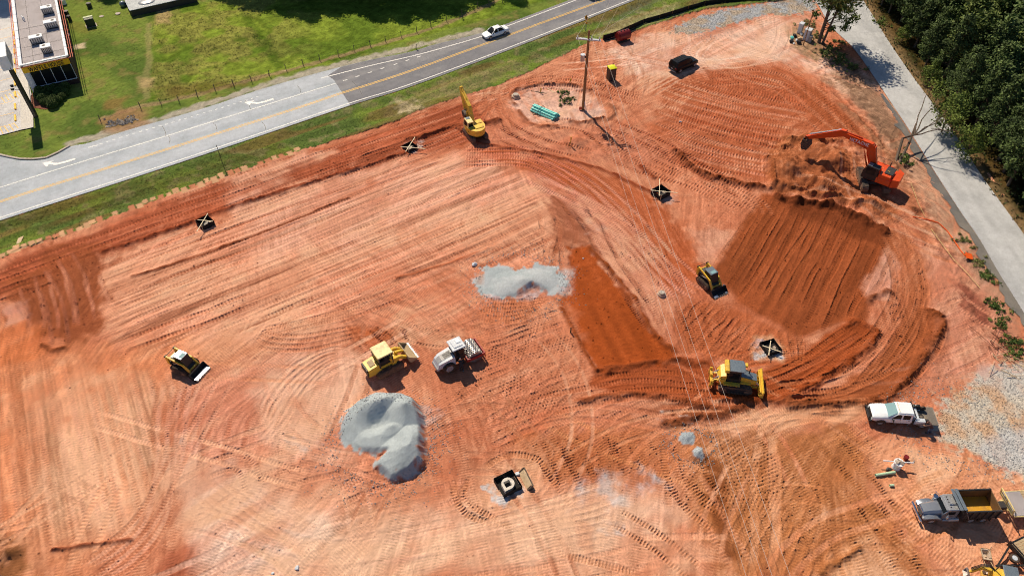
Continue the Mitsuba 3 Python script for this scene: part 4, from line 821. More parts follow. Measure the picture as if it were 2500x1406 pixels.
# ---- the two compact track loaders
def track_loader(label, px, hd, shiny):
    t = thing('compact_track_loader', label, 'track loader', G(*px, .02), hd, 1.06, 'compact track loaders on the red soil')
    for y in (-.78, .78): belt(t, 2.05, .72, .42, y, -.1, 0, 'm_dark', 5, True)
    part(t, 'chassis', [prism([(-1.2, .35), (.95, .35), (.95, .75), (.5, .95), (-1.25, 1.0)], -.52, .52), cb(.35, 1.3, .6, (-1.25, 0, .75))], 'm_dark')
    part(t, 'engine_cover', prism([(-1.35, .95), (-.5, .95), (-.5, 1.5), (-1.25, 1.35)], -.45, .45), 'm_dark')
    part(t, 'engine_grille', [cb(.05, .66, .04, (-1.22+.14*k, 0, 1.375+.03*k), .01) for k in range(5)], 'm_steel')
    part(t, 'rear_door', cb(.12, 1.1, .75, (-1.46, 0, .85)), 'm_yellow')
    c = part(t, 'cab', hull([(x, y, z) for x, y, z in [(-.55, -.5, .95), (-.55, .5, .95), (.75, -.5, .75), (.75, .5, .75), (-.55, -.48, 1.95), (-.55, .48, 1.95), (.45, -.48, 1.95), (.45, .48, 1.95), (.8, -.48, 1.1), (.8, .48, 1.1)]]), 'm_black')
    for y in (-.495, .495): scene[c+('__side_window' if y < 0 else '__side_window_001')] = mikit.ply(cb(.75, .02, .6, (-.05, y*1.005, 1.5), .01), 'm_glass', to_world=place[t])
    r = part(t, 'cab_roof', cb(1.08, 1.02, .1, (-.06, 0, 2.0)), 'm_bluegrey')
    scene[r+'__roof_window'] = mikit.ply(cb(.42, .62, .03, (.22, 0, 2.05), .01), 'm_tint', to_world=place[t])
    for y in (-.62, .62):
        part(t, 'rear_tower', prism([(-1.55, .6), (-1.2, .6), (-1.3, 1.7), (-1.62, 1.75)], y-.09, y+.09), 'm_yellow')
        part(t, 'lift_arm', [prism([(-1.55, 1.78), (-1.5, 1.6), (.5, 1.22), (1.15, .35), (1.4, .35), (1.25, .75), (.65, 1.4)], y-.07, y+.07)], 'm_yellow')
        part(t, 'pivot_cap', cyl(.1, .24, 'y', (-1.52, y, 1.7), 10), 'm_black')
        ram(t, (-1.0, y*.86, .75), (.35, y*.9, 1.2), .05)
    part(t, 'cross_tube', tube([(-1.52, -.62, 1.7), (-1.52, .62, 1.7)], .035), 'm_black')
    part(t, 'front_crossbar', cb(.16, 1.2, .18, (1.08, 0, .62)), 'm_yellow')
    b = part(t, 'bucket', [move(m, (1.35, 0, .05)) for m in bucket(1.95, .85, .62)], 'm_black')
    if shiny: scene[b+'__worn_floor'] = mikit.ply(prism([(1.75, .125), (2.2, .10), (2.2, .115), (1.75, .14)], -.94, .94), 'm_shiny_steel', to_world=place[t])
    else: part(b, 'worn_floor', [cb(.3, .5, .02, (2.05, -.62, .12), .005), cb(.2, .25, .02, (2.05, .8, .12), .005), cb(.12, .2, .1, (1.38, .85, .65))], 'm_shiny_steel')
    part(b, 'teeth', teeth(1.95, 8, 2.2, .05, .17), 'm_steel')
    return t
track_loader('yellow black compact track loader with shiny bucket floor, alone at the left of the site', (456, 897), heading((412, 880), (500, 918)), True)
track_loader('yellow black compact track loader with dark bucket, beside the ribbed dark brown soil', (1730, 693), heading((1704, 664), (1762, 722)), False)

# ---- bulldozer
t = thing('bulldozer', 'yellow bulldozer with black hood and cab roof, ripper behind and straight blade in front', 'bulldozer', G(1793, 938, .02), heading((1735, 930), (1850, 944)), 1.04)
for y in (-.98, .98): belt(t, 3.3, 1.0, .56, y, -.1, 0, 'm_dark', 7)
part(t, 'chassis', [cb(2.9, 1.35, .7, (-.1, 0, .8)), cb(.5, 1.8, .9, (-1.5, 0, 1.2))], 'm_yellow')
hd_ = part(t, 'hood', prism([(.25, .9), (1.85, .85), (1.9, 1.5), (.25, 1.85)], -.48, .48), 'm_yellow')
scene[hd_+'__hood_top'] = mikit.ply(hull([(.26, -.44, 1.86), (.26, .44, 1.86), (1.86, -.44, 1.52), (1.86, .44, 1.52), (.26, -.44, 1.9), (.26, .44, 1.9), (1.86, -.44, 1.56), (1.86, .44, 1.56)]), 'm_bluegrey', to_world=place[t])
part(t, 'grille', cb(.06, .86, .6, (1.9, 0, 1.15)), 'm_black')
part(t, 'exhaust', tube([(1.1, .28, 1.7), (1.1, .28, 2.3)], .06, 8), 'm_black')
cab = part(t, 'cab', hull([(-1.15, -.72, 1.2), (-1.15, .72, 1.2), (.3, -.72, 1.2), (.3, .72, 1.2), (-1.05, -.66, 2.85), (-1.05, .66, 2.85), (.1, -.66, 2.85), (.1, .66, 2.85)]), 'm_black')
for y, n in ((-.7, '__side_window'), (.7, '__side_window_001')): scene[cab+n] = mikit.ply(cb(.95, .03, .85, (-.45, y*1.01, 2.1), .01), 'm_glass', to_world=place[t])
part(t, 'cab_roof', hull([(x, y, z) for x in (-1.0, .32) for y in (-.72, .72) for z in (2.86, 2.96)]+[(.48, -.4, 2.9), (.48, .4, 2.9)]), 'm_bluegrey')
part(t, 'rear_roof_box', cb(.42, 1.5, .42, (-1.26, 0, 2.72), .06), 'm_yellow')
part(t, 'front_roof_box', cb(.26, .5, .3, (.62, .35, 2.8), .05), 'm_yellow')
part(t, 'work_lamp', [cb(.08, .14, .1, (.4, y, 2.8), .02) for y in (-.55, .0)], 'm_headlight')
part(t, 'fuel_tank', hull([(-1.95, -.8, 1.2), (-1.95, .8, 1.2), (-1.2, -.85, 1.2), (-1.2, .85, 1.2), (-1.75, -.75, 1.95), (-1.75, .75, 1.95), (-1.2, -.8, 2.2), (-1.2, .8, 2.2)]), 'm_yellow')
for y in (-1.0, 1.0): part(t, 'fender', cb(1.6, .5, .08, (-.6, y, 1.25)), 'm_yellow')
bl = [(2.35, .1), (2.62, .0), (2.66, .04), (2.48, .35), (2.44, .75), (2.6, 1.15), (2.52, 1.2), (2.3, .8), (2.28, .35)]
b = part(t, 'blade', [prism(bl, -1.5, 1.5)]+[prism([(2.3, .15), (2.62, .02), (2.6, 1.15), (2.5, 1.2), (2.3, .7)], s*1.52-.03, s*1.52+.03) for s in (-1, 1)]+[cb(.12, 2.9, .16, (2.27, 0, 1.0)), cb(.12, 2.9, .16, (2.24, 0, .45))], 'm_yellow')
scene[b+'__cutting_edge'] = mikit.ply(prism([(2.56, -.02), (2.7, -.02), (2.62, .14), (2.56, .12)], -1.5, 1.5), 'm_steel', to_world=place[t])
part(t, 'blade_rib', [cb(.16, .07, .75, (2.2, y, .72)) for y in np.linspace(-1.2, 1.2, 7)], 'm_yellow')
for y in (-.55, .55):
    part(t, 'push_arm', bar((1.2, y, .6), (2.3, y*.8, .5), .2, .26), 'm_yellow'); ram(t, (1.8, y*.8, 1.35), (2.3, y*1.2, .9), .07)
part(t, 'ripper_frame', [cb(.28, 2.1, .3, (-2.45, 0, .8)), bar((-1.7, -.45, 1.0), (-2.4, -.45, .85), .16), bar((-1.7, .45, 1.0), (-2.4, .45, .85), .16)], 'm_yellow')
for y in (-.85, 0, .85): part(t, 'ripper_shank', [bar((-2.5, y, 1.25), (-2.55, y, .25), .12, .22), hull([(-2.5, y-.05, .3), (-2.5, y+.05, .3), (-2.2, y, .02), (-2.62, y-.05, .2), (-2.62, y+.05, .2)])], 'm_yellow')
for y in (-.4, .4): ram(t, (-1.8, y, 1.55), (-2.4, y, .95), .07)

# ---- crawler loader
t = thing('crawler_loader', 'yellow crawler loader with pale flat canopy and toothed bucket, above the large gravel heap', 'crawler loader', G(942, 897, .02), heading((908, 927), (1003, 878)), 1.04)
for y in (-.92, .92): belt(t, 3.0, .9, .48, y, .1, 0, 'm_track', 6)
part(t, 'chassis', cb(3.0, 1.3, .75, (-.2, 0, .85)), 'm_yellow')
e = part(t, 'engine_hood', hull([(-2.15, -.78, .75), (-2.15, .78, .75), (-.75, -.8, .75), (-.75, .8, .75), (-2.1, -.7, 1.65), (-2.1, .7, 1.65), (-.75, -.72, 1.85), (-.75, .72, 1.85)]), 'm_yellow')
scene[e+'__hood_screen'] = mikit.ply(hull([(-1.75, -.4, 1.74), (-1.75, .4, 1.74), (-1.2, -.4, 1.82), (-1.2, .4, 1.82), (-1.75, -.4, 1.77), (-1.75, .4, 1.77), (-1.2, -.4, 1.85), (-1.2, .4, 1.85)]), 'm_plank', to_world=place[t])
part(t, 'rear_guard', [cb(.14, 1.3, .1, (-2.2, 0, 1.62)), cb(.1, 1.5, .7, (-2.2, 0, 1.15))], 'm_black')
part(t, 'operator_station', [cb(1.2, 1.1, .7, (-.2, 0, 1.45)), cb(.5, .5, .6, (-.35, 0, 1.95)), cb(.3, .9, .4, (.45, 0, 1.8))], 'm_black')
part(t, 'rear_window', hull([(-.95, -.75, 1.85), (-.95, .75, 1.85), (-.85, -.78, 2.75), (-.85, .78, 2.75), (-.91, 0, 2.0)]), 'm_glass')
part(t, 'canopy_post', [bar((x, y, 1.3), (x, y, 2.85), .12) for x in (-.85, .6) for y in (-.78, .78)], 'm_dark')
part(t, 'canopy_roof', cb(1.75, 1.85, .14, (-.12, 0, 2.9), .06), 'm_pale_yellow')
for y in (-.62, .62):
    part(t, 'loader_arm', prism([(.3, 1.75), (.45, 1.35), (1.4, 1.2), (2.1, .75), (2.3, .95), (1.6, 1.55)], y-.12, y+.12), 'm_yellow')
    ram(t, (.7, y*.6, .9), (1.7, y*.75, 1.3), .08)
part(t, 'loader_tower', [prism([(.5, .7), (1.0, .7), (.95, 1.7), (.45, 1.9)], s*.62-.2, s*.62+.2) for s in (-1, 1)]+[cb(.35, 1.3, .3, (1.3, 0, 1.25))], 'm_yellow')
part(t, 'tilt_linkage', [bar((1.2, 0, 1.6), (2.0, 0, 1.35), .2, .28), bar((2.0, 0, 1.4), (2.4, 0, .9), .16)], 'm_yellow')
b = part(t, 'bucket', [turned(move(m, (2.3, 0, .3)), -.22, [0, 1, 0], (2.3, 0, .4)) for m in bucket(2.35, 1.0, .95)], 'm_plank', label='dusty tan bucket')
part(b, 'teeth', [turned(m, -.22, [0, 1, 0], (2.3, 0, .4)) for m in teeth(2.35, 9, 3.25, .3, .22)], 'm_shiny_steel'); part(b, 'lip', turned(cb(.12, 2.35, .05, (3.25, 0, .34), .01), -.22, [0, 1, 0], (2.3, 0, .4)), 'm_shiny_steel')

# ---- padfoot roller
t = thing('padfoot_roller', 'white and grey padfoot roller with glazed cab and dark red drum frame', 'soil compactor', G(1116, 882, .02), heading((1060, 905), (1166, 858)), 1.0)
for y in (-.78, .78): wheel(t, .72, .55, (-1.35, y, .72), 'm_grey')
e = part(t, 'engine_hood', hull([(-2.55, -.7, .85), (-2.55, .7, .85), (-.5, -.85, .75), (-.5, .85, .75), (-2.35, -.62, 1.45), (-2.35, .62, 1.45), (-1.9, -.75, 1.7), (-1.9, .75, 1.7), (-.55, -.8, 1.95), (-.55, .8, 1.95)]), 'm_offwhite')
scene[e+'__hood_panel'] = mikit.ply(hull([(-2.38, -.35, 1.47), (-2.38, .35, 1.47), (-.6, -.42, 1.97), (-.6, .42, 1.97), (-1.9, -.4, 1.74), (-1.9, .4, 1.74), (-.6, -.4, 1.9), (-.6, .4, 1.9)]), 'm_grey', to_world=place[t])
part(e, 'hood_louvre', [cb(.05, .62, .05, (-1.55+.11*k, 0, 1.83+.027*k), .01) for k in range(8)], 'm_black')
part(t, 'rear_bumper', cb(.3, 1.4, .4, (-2.5, 0, .75), .08), 'm_grey')
part(t, 'lower_body', cb(2.0, 1.0, .6, (-1.2, 0, .85)), 'm_dark')
c = part(t, 'cab', hull([(-.55, -.72, 1.1), (-.55, .72, 1.1), (.75, -.72, 1.0), (.75, .72, 1.0), (-.5, -.66, 2.85), (-.5, .66, 2.85), (.55, -.66, 2.85), (.55, .66, 2.85)]), 'm_black')
for y, n in ((-.7, '__side_window'), (.7, '__side_window_001')): scene[c+n] = mikit.ply(cb(.8, .03, .95, (.06, y*1.0, 2.2), .01), 'm_glass', to_world=place[t])
part(t, 'cab_roof', [cb(1.55, 1.65, .14, (.05, 0, 2.92), .06), cb(1.0, 1.1, .1, (.05, 0, 3.02), .05)], 'm_offwhite')
part(t, 'roof_pod', cb(.5, .6, .1, (.3, .2, 3.1), .05), 'm_white')
part(t, 'mirror', [cb(.06, .2, .3, (.75, s*1.0, 2.4), .02) for s in (-1, 1)], 'm_black')
part(t, 'articulation', cb(.8, .6, .5, (.8, 0, .8)), 'm_dark')
part(t, 'drum_frame', [cb(2.1, .14, .4, (1.75, s*1.13, .85), .03) for s in (-1, 1)]+[cb(.16, 2.4, .42, (2.8, 0, .85), .03), cb(.2, 2.4, .4, (.75, 0, .85), .03)], 'm_red')
d = part(t, 'drum', cyl(.74, 2.1, 'y', (1.8, 0, .78), 32), 'm_steel')
pads = []
for r_ in range(20):
    for q in range(9):
        a = 2*math.pi*(r_+.5*(q % 2))/20
        pads.append(move(turned(cb(.16, .14, .13, (0, 0, .79), .03), a, [0, 1, 0]), (1.8, (q-4)*.235, .78)))
part(d, 'drum_pads', pads, 'm_steel', kind='stuff')
part(t, 'step', [cb(.5, .25, .06, (.2, -.95, .6)), cb(.4, .2, .06, (.2, -.95, .95))], 'm_dark')

# ---- excavators
def excavator(name, label, px, track_hd, up_hd, paint_, s, joints, cabm, tw=.6, LT=3.6, gauge=2.2, roundback=False, group=None):
    """joints: (x, z) of boom foot, bend, elbow, stick end, bucket lip, in the plane of the boom"""
    t = thing(name, label, 'excavator', G(*px, .02), track_hd, s, group)
    for y in (-gauge/2, gauge/2): belt(t, LT, .85, tw, y, 0, 0, 'm_track', 7)
    part(t, 'undercarriage', [cb(1.6, gauge-.3, .4, (0, 0, .55)), cyl(.7, .3, 'z', (0, 0, .95), 20)], 'm_dark')
    a = up_hd-track_hd
    def U(m): return turned(trimesh.util.concatenate(m) if isinstance(m, list) else m, a, [0, 0, 1])
    def sub(k, n, m, b): part(k, n, [U(q) for q in m], b)
    if roundback:
        arc = [(-1.75*math.cos(q), 1.35*math.sin(q)) for q in np.linspace(-1.35, 1.35, 13)]
        bp = trimesh.creation.extrude_polygon(Polygon([(1.0, -1.25), (1.0, 1.25)]+arc[::-1]), .9, engine='earcut'); bp.apply_translation([0, 0, 1.05])
        h = part(t, 'house', U(bp), paint_, smooth=40)
        sub(h, 'engine_cover', [cb(.9, 1.3, .14, (-.7, -.25, 1.98), .06), cb(.4, .9, .1, (.2, -.7, 1.98), .04)], paint_)
        sub(h, 'vent', [cb(.5, .03, .3, (-.3, 1.29, 1.5), .01), cb(.5, .03, .3, (-.3, -1.29, 1.5), .01)], 'm_black')
    else:
        h = part(t, 'house', U([cb(2.9, 2.5, .75, (-.5, 0, 1.45), .06), cb(2.0, 1.2, .5, (-.5, -.6, 1.95), .05), cb(1.3, 1.2, .55, (-1.1, .6, 1.98), .05)]), paint_)
        sub(h, 'engine_hood', [cb(.95, 1.5, .12, (-1.35, 0, 2.3), .04)], 'm_dark')
        sub(h, 'hood_vent', [cb(.08, .14, .05, (-1.3+.16*k, .25, 2.38), .01) for k in range(2)], 'm_yellow')
        sub(h, 'exhaust', [tube([(-1.0, -.9, 2.1), (-1.0, -.9, 2.75)], .07, 8)], 'm_black')
        rl = []
        for x0, x1, y in ((-1.0, -.2, -1.2), (-.1, .6, -1.2)):
            rl.append(tube([(x0, y, 1.9), (x0, y, 2.8), (x1, y, 2.8), (x1, y, 1.9)], .03, 5))
        sub(h, 'handrail', rl, 'm_black')
        part(t, 'counterweight', U(hull([(-2.0, -1.3, 1.1), (-2.0, 1.3, 1.1), (-2.0, -1.3, 2.15), (-2.0, 1.3, 2.15), (-2.75, -.9, 1.15), (-2.75, .9, 1.15), (-2.7, -.9, 2.05), (-2.7, .9, 2.05)])), paint_)
    cw, cx_, cl = .95, .45, 1.6
    c = part(t, 'cab', U(hull([(cx_-cl/2, .32, 1.15), (cx_-cl/2, .32+cw, 1.15), (cx_+cl/2, .32, 1.15), (cx_+cl/2, .32+cw, 1.15), (cx_-cl/2, .36, 2.75), (cx_-cl/2, .28+cw, 2.75), (cx_+cl/2-.3, .36, 2.8), (cx_+cl/2-.3, .28+cw, 2.8), (cx_+cl/2, .34, 2.0), (cx_+cl/2, .3+cw, 2.0)])), cabm)
    sub(c, 'side_window', [cb(.95, .03, .8, (cx_, .31+cw, 2.2), .01)], 'm_glass'); sub(c, 'rear_window', [cb(.03, .65, .6, (cx_-cl/2-.0, .32+cw/2, 2.3), .01)], 'm_glass')
    sub(c, 'windscreen', [hull([(cx_+cl/2-.28, .42, 2.76), (cx_+cl/2-.28, .22+cw, 2.76), (cx_+cl/2+.02, .4, 2.0), (cx_+cl/2+.02, .24+cw, 2.0), (cx_+cl/2+.03, .4, 1.4), (cx_+cl/2+.03, .24+cw, 1.4)])], 'm_glass')
    sub(c, 'roof_hatch', [cb(.5, .6, .05, (cx_+.28, .32+cw/2, 2.81), .02)], 'm_bluegrey')
    J = [np.array(j, float) for j in joints]; f, b_, e, s_, lip = J
    def plate(pts, w0): return U(prism(pts, -w0/2, w0/2))
    def limb(p0, p1, h0, h1):
        d = (p1-p0)/np.linalg.norm(p1-p0); n = np.array([-d[1], d[0]]); return [tuple(p0+n*h0/2), tuple(p1+n*h1/2), tuple(p1-n*h1/2), tuple(p0-n*h0/2)]
    bm = part(t, 'boom', [plate(limb(f, b_, .55, .95), .5), plate(limb(b_, e, .95, .45), .48), U(prism([tuple(b_+np.array([.4*math.cos(q), .4*math.sin(q)])) for q in np.linspace(0, 6.1, 12)], -.235, .235))], paint_)
    st = part(t, 'stick', [plate(limb(e+(e-s_)/np.linalg.norm(e-s_)*.55, e, .4, .85), .38), plate(limb(e, s_, .85, .38), .38)], paint_)
    r0, r1 = f+np.array([.55, -.35]), b_+(e-b_)*.25
    for y in (-.36, .36):
        k = part(t, 'hydraulic_ram', [U(tube([(r0[0], y, r0[1]), tuple(np.r_[(r0+(r1-r0)*.6)[0], y, (r0+(r1-r0)*.6)[1]])], .09, 8)), U(tube([tuple(np.r_[(r0+(r1-r0)*.6)[0], y, (r0+(r1-r0)*.6)[1]]), (r1[0], y, r1[1])], .05, 8))], paint_)
    q0, q1 = b_+(e-b_)*.35+np.array([0, .5]), e+(e-s_)/np.linalg.norm(e-s_)*.5
    part(t, 'hydraulic_ram', [U(tube([(q0[0], 0, q0[1]), (q1[0], 0, q1[1])], .085, 8))], paint_)
    q0, q1 = e+np.array([.2, .35]), s_+(e-s_)*.12+np.array([.1, .35])
    part(t, 'hydraulic_ram', [U(tube([(q0[0], 0, q0[1]), (q1[0], 0, q1[1])], .08, 8))], 'm_shiny_steel')
    d = lip-s_; L = np.linalg.norm(d); d /= L; n = np.array([d[1], -d[0]]); n = n if n[0] < 0 else -n
    shape = [s_+n*-.15, s_+n*.3, s_+n*.62+d*L*.35, s_+n*.7+d*L*.75, lip+n*.5, lip+n*-.1, s_+d*L*.5+n*-.3]
    inner = [tuple(q*.86+.14*(s_+d*L*.4)) for q in shape]
    bk = part(t, 'bucket', [U(prism([tuple(q) for q in shape], -.6, -.55)), U(prism([tuple(q) for q in shape], .55, .6)), U(prism([tuple(shape[k]) for k in (0, 6, 5)]+[tuple(q) for q in (lip+n*.06, shape[6]+n*.06, shape[0]+n*.06)], -.56, .56)), U(prism([tuple(shape[k]) for k in (1, 2, 3, 4)]+[tuple(q-n*.06) for q in shape[4:0:-1]], -.56, .56))], 'm_track')
    sub(bk, 'teeth', [bar((lip[0], y, lip[1]), tuple(np.r_[(lip+d*.22)[0], y, (lip+d*.22)[1]]), .08) for y in np.linspace(-.5, .5, 5)], 'm_steel')
    part(t, 'bucket_link', [U(bar((s_[0]+.05, y, s_[1]+.3), tuple(np.r_[(s_+n*.35)[0], y, (s_+n*.35)[1]]), .08)) for y in (-.2, .2)], 'm_dark')
    return t, a
OH = heading((2168, 444), (2110, 422))
ot, oa = excavator('orange_excavator', 'large orange excavator with its boom reaching left over a soil heap beside the side road', (2128, 447), heading((2112, 452), (2096, 395)), OH, 'm_orange', 1.18, [(.35, 1.9), (1.5, 4.4), (5.0, 4.8), (8.7, 2.6), (8.55, 1.3)], 'm_black', .68, 4.0, 2.4)
w_ = meshkit.text_mesh('HITACHI', .36, .012, True)
w_.apply_transform(np.array([[1, 0, 0, 0], [0, 0, 1, 0], [0, 1, 0, 0], [0, 0, 0, 1.]])); w_.vertices[:, 1] *= 1
w_ = turned(w_, math.pi, [0, 0, 1]); w_ = move(w_, (4.0, .256, 4.38))
scene[ot+'__boom__lettering'] = mikit.ply(turned(w_, oa, [0, 0, 1]), 'm_white', to_world=place[ot])
YH = heading((1172, 338), (1152, 312))
excavator('yellow_excavator', 'yellow short tail excavator with raised boom near the road verge', (1161, 333), heading((1173, 348), (1148, 318)), YH, 'm_yellow', 1.02, [(.9, 1.7), (1.9, 3.6), (4.4, 5.0), (3.4, 2.3), (2.4, 1.6)], 'm_pale_yellow', .55, 3.4, 2.0, True)
# mini excavator whose top shows at the foot of the picture
t = thing('mini_excavator', 'yellow compact excavator cut off by the bottom edge, below the wheelbarrow', 'excavator', G(2430, 1424, .02), heading((2436, 1430), (2380, 1418)), 1.0)
for y in (-.65, .65): belt(t, 2.0, .5, .35, y, 0, 0, 'm_dark', 5, True)
hp = trimesh.creation.extrude_polygon(Polygon([(.7, -.75), (.7, .75)]+[(-.85*math.cos(q), .8*math.sin(q)) for q in np.linspace(1.2, -1.2, 9)]), .75, engine='earcut'); hp.apply_translation([0, 0, .6])
part(t, 'house', hp, 'm_yellow'); part(t, 'engine_cover', cb(.8, 1.2, .25, (-.35, 0, 1.42), .1), 'm_yellow')
part(t, 'canopy_post', [bar((x, y, 1.2), (x, y, 2.3), .07) for x in (-.5, .5) for y in (-.5, .5)], 'm_dark'); part(t, 'canopy_roof', cb(1.2, 1.2, .1, (-.25, 0, 2.35), .05), 'm_bluegrey')
part(t, 'boom', [prism([(.6, .8), (.9, .7), (1.3, 1.9), (2.0, 2.1), (2.0, 2.35), (1.15, 2.2)], -.12, .12)], 'm_yellow')
part(t, 'stick', [bar((1.9, 0, 2.3), (2.5, 0, 1.1), .16, .24)], 'm_yellow'); part(t, 'hose', [tube([(1.0, y, 2.2), (1.6, y, 2.75), (2.2, y, 2.5), (2.6, y, 1.6)], .04, 5) for y in (-.1, .0, .1)], 'm_black')
ram(t, (1.0, 0, .9), (1.5, 0, 1.9)); part(t, 'bucket', [turned(move(m, (2.5, 0, .75)), .6, [0, 1, 0], (2.5, 0, .9)) for m in bucket(.6, .5, .45)], 'm_steel')
part(t, 'dozer_blade', [cb(.08, 1.5, .35, (1.15, 0, .25)), bar((.4, -.4, .35), (1.1, -.4, .25), .1), bar((.4, .4, .35), (1.1, .4, .25), .1)], 'm_yellow')
# ---------------------------------------------------------------- road vehicles and trailers
def loft(secs):
    """skin over cross-sections, each (x, [(y, z), ...]) with the same number of points, ends closed"""
    n = len(secs[0][1]); v = np.array([(x, y, z) for x, p in secs for y, z in p], float); f = []
    for i in range(len(secs)-1):
        for j in range(n):
            a, b = i*n+j, i*n+(j+1) % n; f += [[a, b, b+n], [a, b+n, a+n]]
    e = (len(secs)-1)*n
    f += [[0, j+1, j] for j in range(1, n-1)]+[[e, e+j, e+j+1] for j in range(1, n-1)]
    m = trimesh.Trimesh(v, f, process=False); m.fix_normals(); return m
def body_section(x, w, z0, zb, zt):
    """rounded half-ring cross-section: sill z0, belt zb, top zt"""
    return (x, [(-w*.86, z0), (-w*.98, z0+.18*(zb-z0)), (-w, zb*.62+z0*.38), (-w*.96, zb), (-w*.8, zt), (-w*.3, zt+.03), (w*.3, zt+.03), (w*.8, zt), (w*.96, zb), (w, zb*.62+z0*.38), (w*.98, z0+.18*(zb-z0)), (w*.86, z0)])
def top_section(x, w, z0, z1, k=.8): return (x, [(-w, z0), (-w*(k+.06), z1-.06), (-w*k*.9, z1), (w*k*.9, z1), (w*(k+.06), z1-.06), (w, z0)])
def car(name, label, cat, px, hd, L, W, Hh, paint_, suv, rimm, group=None):
    t = thing(name, label, cat, G(*px, .03), hd, 1.)
    l, w = L/2, W/2; zb = .88 if not suv else 1.12; zh = zb-.05
    part(t, 'body', loft([body_section(-l, w*.82, .4, zb*.8, zb*.9), body_section(-l+.12, w*.93, .3, zb*.95, zb+(.05 if not suv else .02)), body_section(-l+.7, w, .24, zb, zb+.04), body_section(-.3, w, .22, zb, zb+.02), body_section(l-1.5, w, .24, zb*.98, zh), body_section(l-.6, w*.97, .26, zb*.86, zh*.93), body_section(l-.12, w*.86, .32, zb*.72, zh*.8), body_section(l, w*.7, .4, zb*.6, zh*.66)]), paint_, smooth=50)
    if suv: g = [(-l+.08, .86, .9), (-l+.3, .9, Hh-.03), (-.2, .9, Hh), (l-2.1, .88, Hh-.06), (l-1.35, .88, zb+.02)]
    else: g = [(-l+.75, .80, zb+.02), (-l+1.55, .80, Hh-.04), (-.25, .82, Hh), (l-2.1, .80, Hh-.05), (l-1.25, .84, zb)]
    gh = part(t, 'greenhouse', loft([top_section(x, w*a*.98, zb-.05, max(z, zb+.03)) for x, a, z in g]), 'm_glass', smooth=40)
    xs = [(x, a, z) for x, a, z in g if z > Hh-.1]
    rf = part(t, 'roof', loft([(x, [(-w*a*.74, z+.005), (-w*a*.70, z+.04), (w*a*.70, z+.04), (w*a*.74, z+.005)]) for x, a, z in xs]), paint_, smooth=40)
    for s in (-1, 1):
        part(t, 'pillar', [bar((g[-1][0]-.05, s*w*.83, zb), (xs[-1][0], s*w*.66, Hh-.04), .07), ], paint_)
        part(t, 'pillar', bar((-.1, s*w*.87, zb), (-.15, s*w*.69, Hh-.02), .08), paint_)
        part(t, 'pillar', bar((g[0][0]+.05, s*w*.84, zb), (xs[0][0], s*w*.66, Hh-.04), .1 if not suv else .3), paint_)
        part(t, 'mirror', cb(.14, .2, .14, (l-1.75, s*(w+.08), zb+.08), .04), paint_)
        part(t, 'headlight', cb(.3, .34, .14, (l-.2, s*w*.66, zb*.70), .05), 'm_headlight')
        part(t, 'tail_light', cb(.12, .36, .16, (-l+.06, s*w*.68, zb*.86), .04), 'm_lamp_red')
        for xw in (l-.95, -l+1.0): wheel(t, .34 if not suv else .4, .24, (xw, s*(w-.1), .34 if not suv else .4), rimm)
    part(t, 'front_grille', cb(.06, W*.5, .2, (l-.02, 0, zb*.5), .02), 'm_black')
    part(t, 'rear_bumper', cb(.16, W*.9, .14, (-l, 0, .42), .04), 'm_grey' if suv else paint_)
    if suv:
        for s in (-1, 1): part(t, 'roof_rail', cb(2.2, .05, .05, (-.8, s*w*.62, Hh+.06), .02), 'm_dark')
        for k in range(4): part(t, 'roof_crossbar', cb(.05, 1.1, .03, (-1.6+k*.5, 0, Hh+.06), .01), 'm_dark')
        part(t, 'plate', cb(.02, .3, .15, (-l-.05, 0, .8), .005), 'm_offwhite')
    return t
car('white_sedan', 'white four-door sedan driving on the main road', 'car', (1209, 87), heading((1228, 82.5), (1194, 94)), 4.9, 1.85, 1.45, 'm_white', False, 'm_grey')
car('black_suv', 'black large sport utility vehicle parked on the pale dirt', 'car', (1667, 166), heading((1640, 182), (1690, 160)), 5.2, 2.0, 1.9, 'm_blackpaint', True, 'm_grey')
car('dark_car', 'dark car cut off by the top edge on the main road', 'car', (1460, -8), heading((1430, 6), (1480, -12)), 4.7, 1.85, 1.5, 'm_blackpaint', False, 'm_grey')

# ---- white crew-cab flatbed truck (front is +x)
t = thing('flatbed_truck', 'white crew cab truck with a bare steel flatbed at the edge of the gravel pad', 'truck', G(2190, 1022, .02), heading((2239, 1030), (2141, 1023)), .97)
W = 1.0
part(t, 'hood', loft([body_section(1.5, W, .55, 1.2, 1.36), body_section(2.2, W, .55, 1.18, 1.34), body_section(2.9, W*.94, .58, 1.1, 1.24), body_section(3.05, W*.88, .62, 1.0, 1.12)]), 'm_white', smooth=45)
part(t, 'cab_body', loft([body_section(-.85, W, .5, 1.2, 1.26), body_section(-.7, W, .48, 1.22, 1.28), body_section(1.0, W, .48, 1.22, 1.28), body_section(1.6, W, .5, 1.2, 1.3)]), 'm_white', smooth=45)
part(t, 'greenhouse', loft([top_section(-.82, W*.93, 1.2, 1.92), top_section(.65, W*.93, 1.2, 1.92), top_section(1.5, W*.9, 1.2, 1.32)]), 'm_white', smooth=40)
part(t, 'windscreen', hull([(.72, -.66, 1.90), (.72, .66, 1.90), (1.56, -.84, 1.31), (1.56, .84, 1.31), (.74, -.66, 1.93), (.74, .66, 1.93), (1.59, -.84, 1.34), (1.59, .84, 1.34)]), 'm_tint')
part(t, 'roof', loft([(x, [(-.74, 1.92), (-.68, 1.985), (.68, 1.985), (.74, 1.92)]) for x in (-.84, .1, .66)]), 'm_white')
part(t, 'roof_lamp', [cb(.1, .1, .04, (.55, y, 2.0), .015) for y in (-.5, -.25, 0, .25, .5)], 'm_pale_yellow')
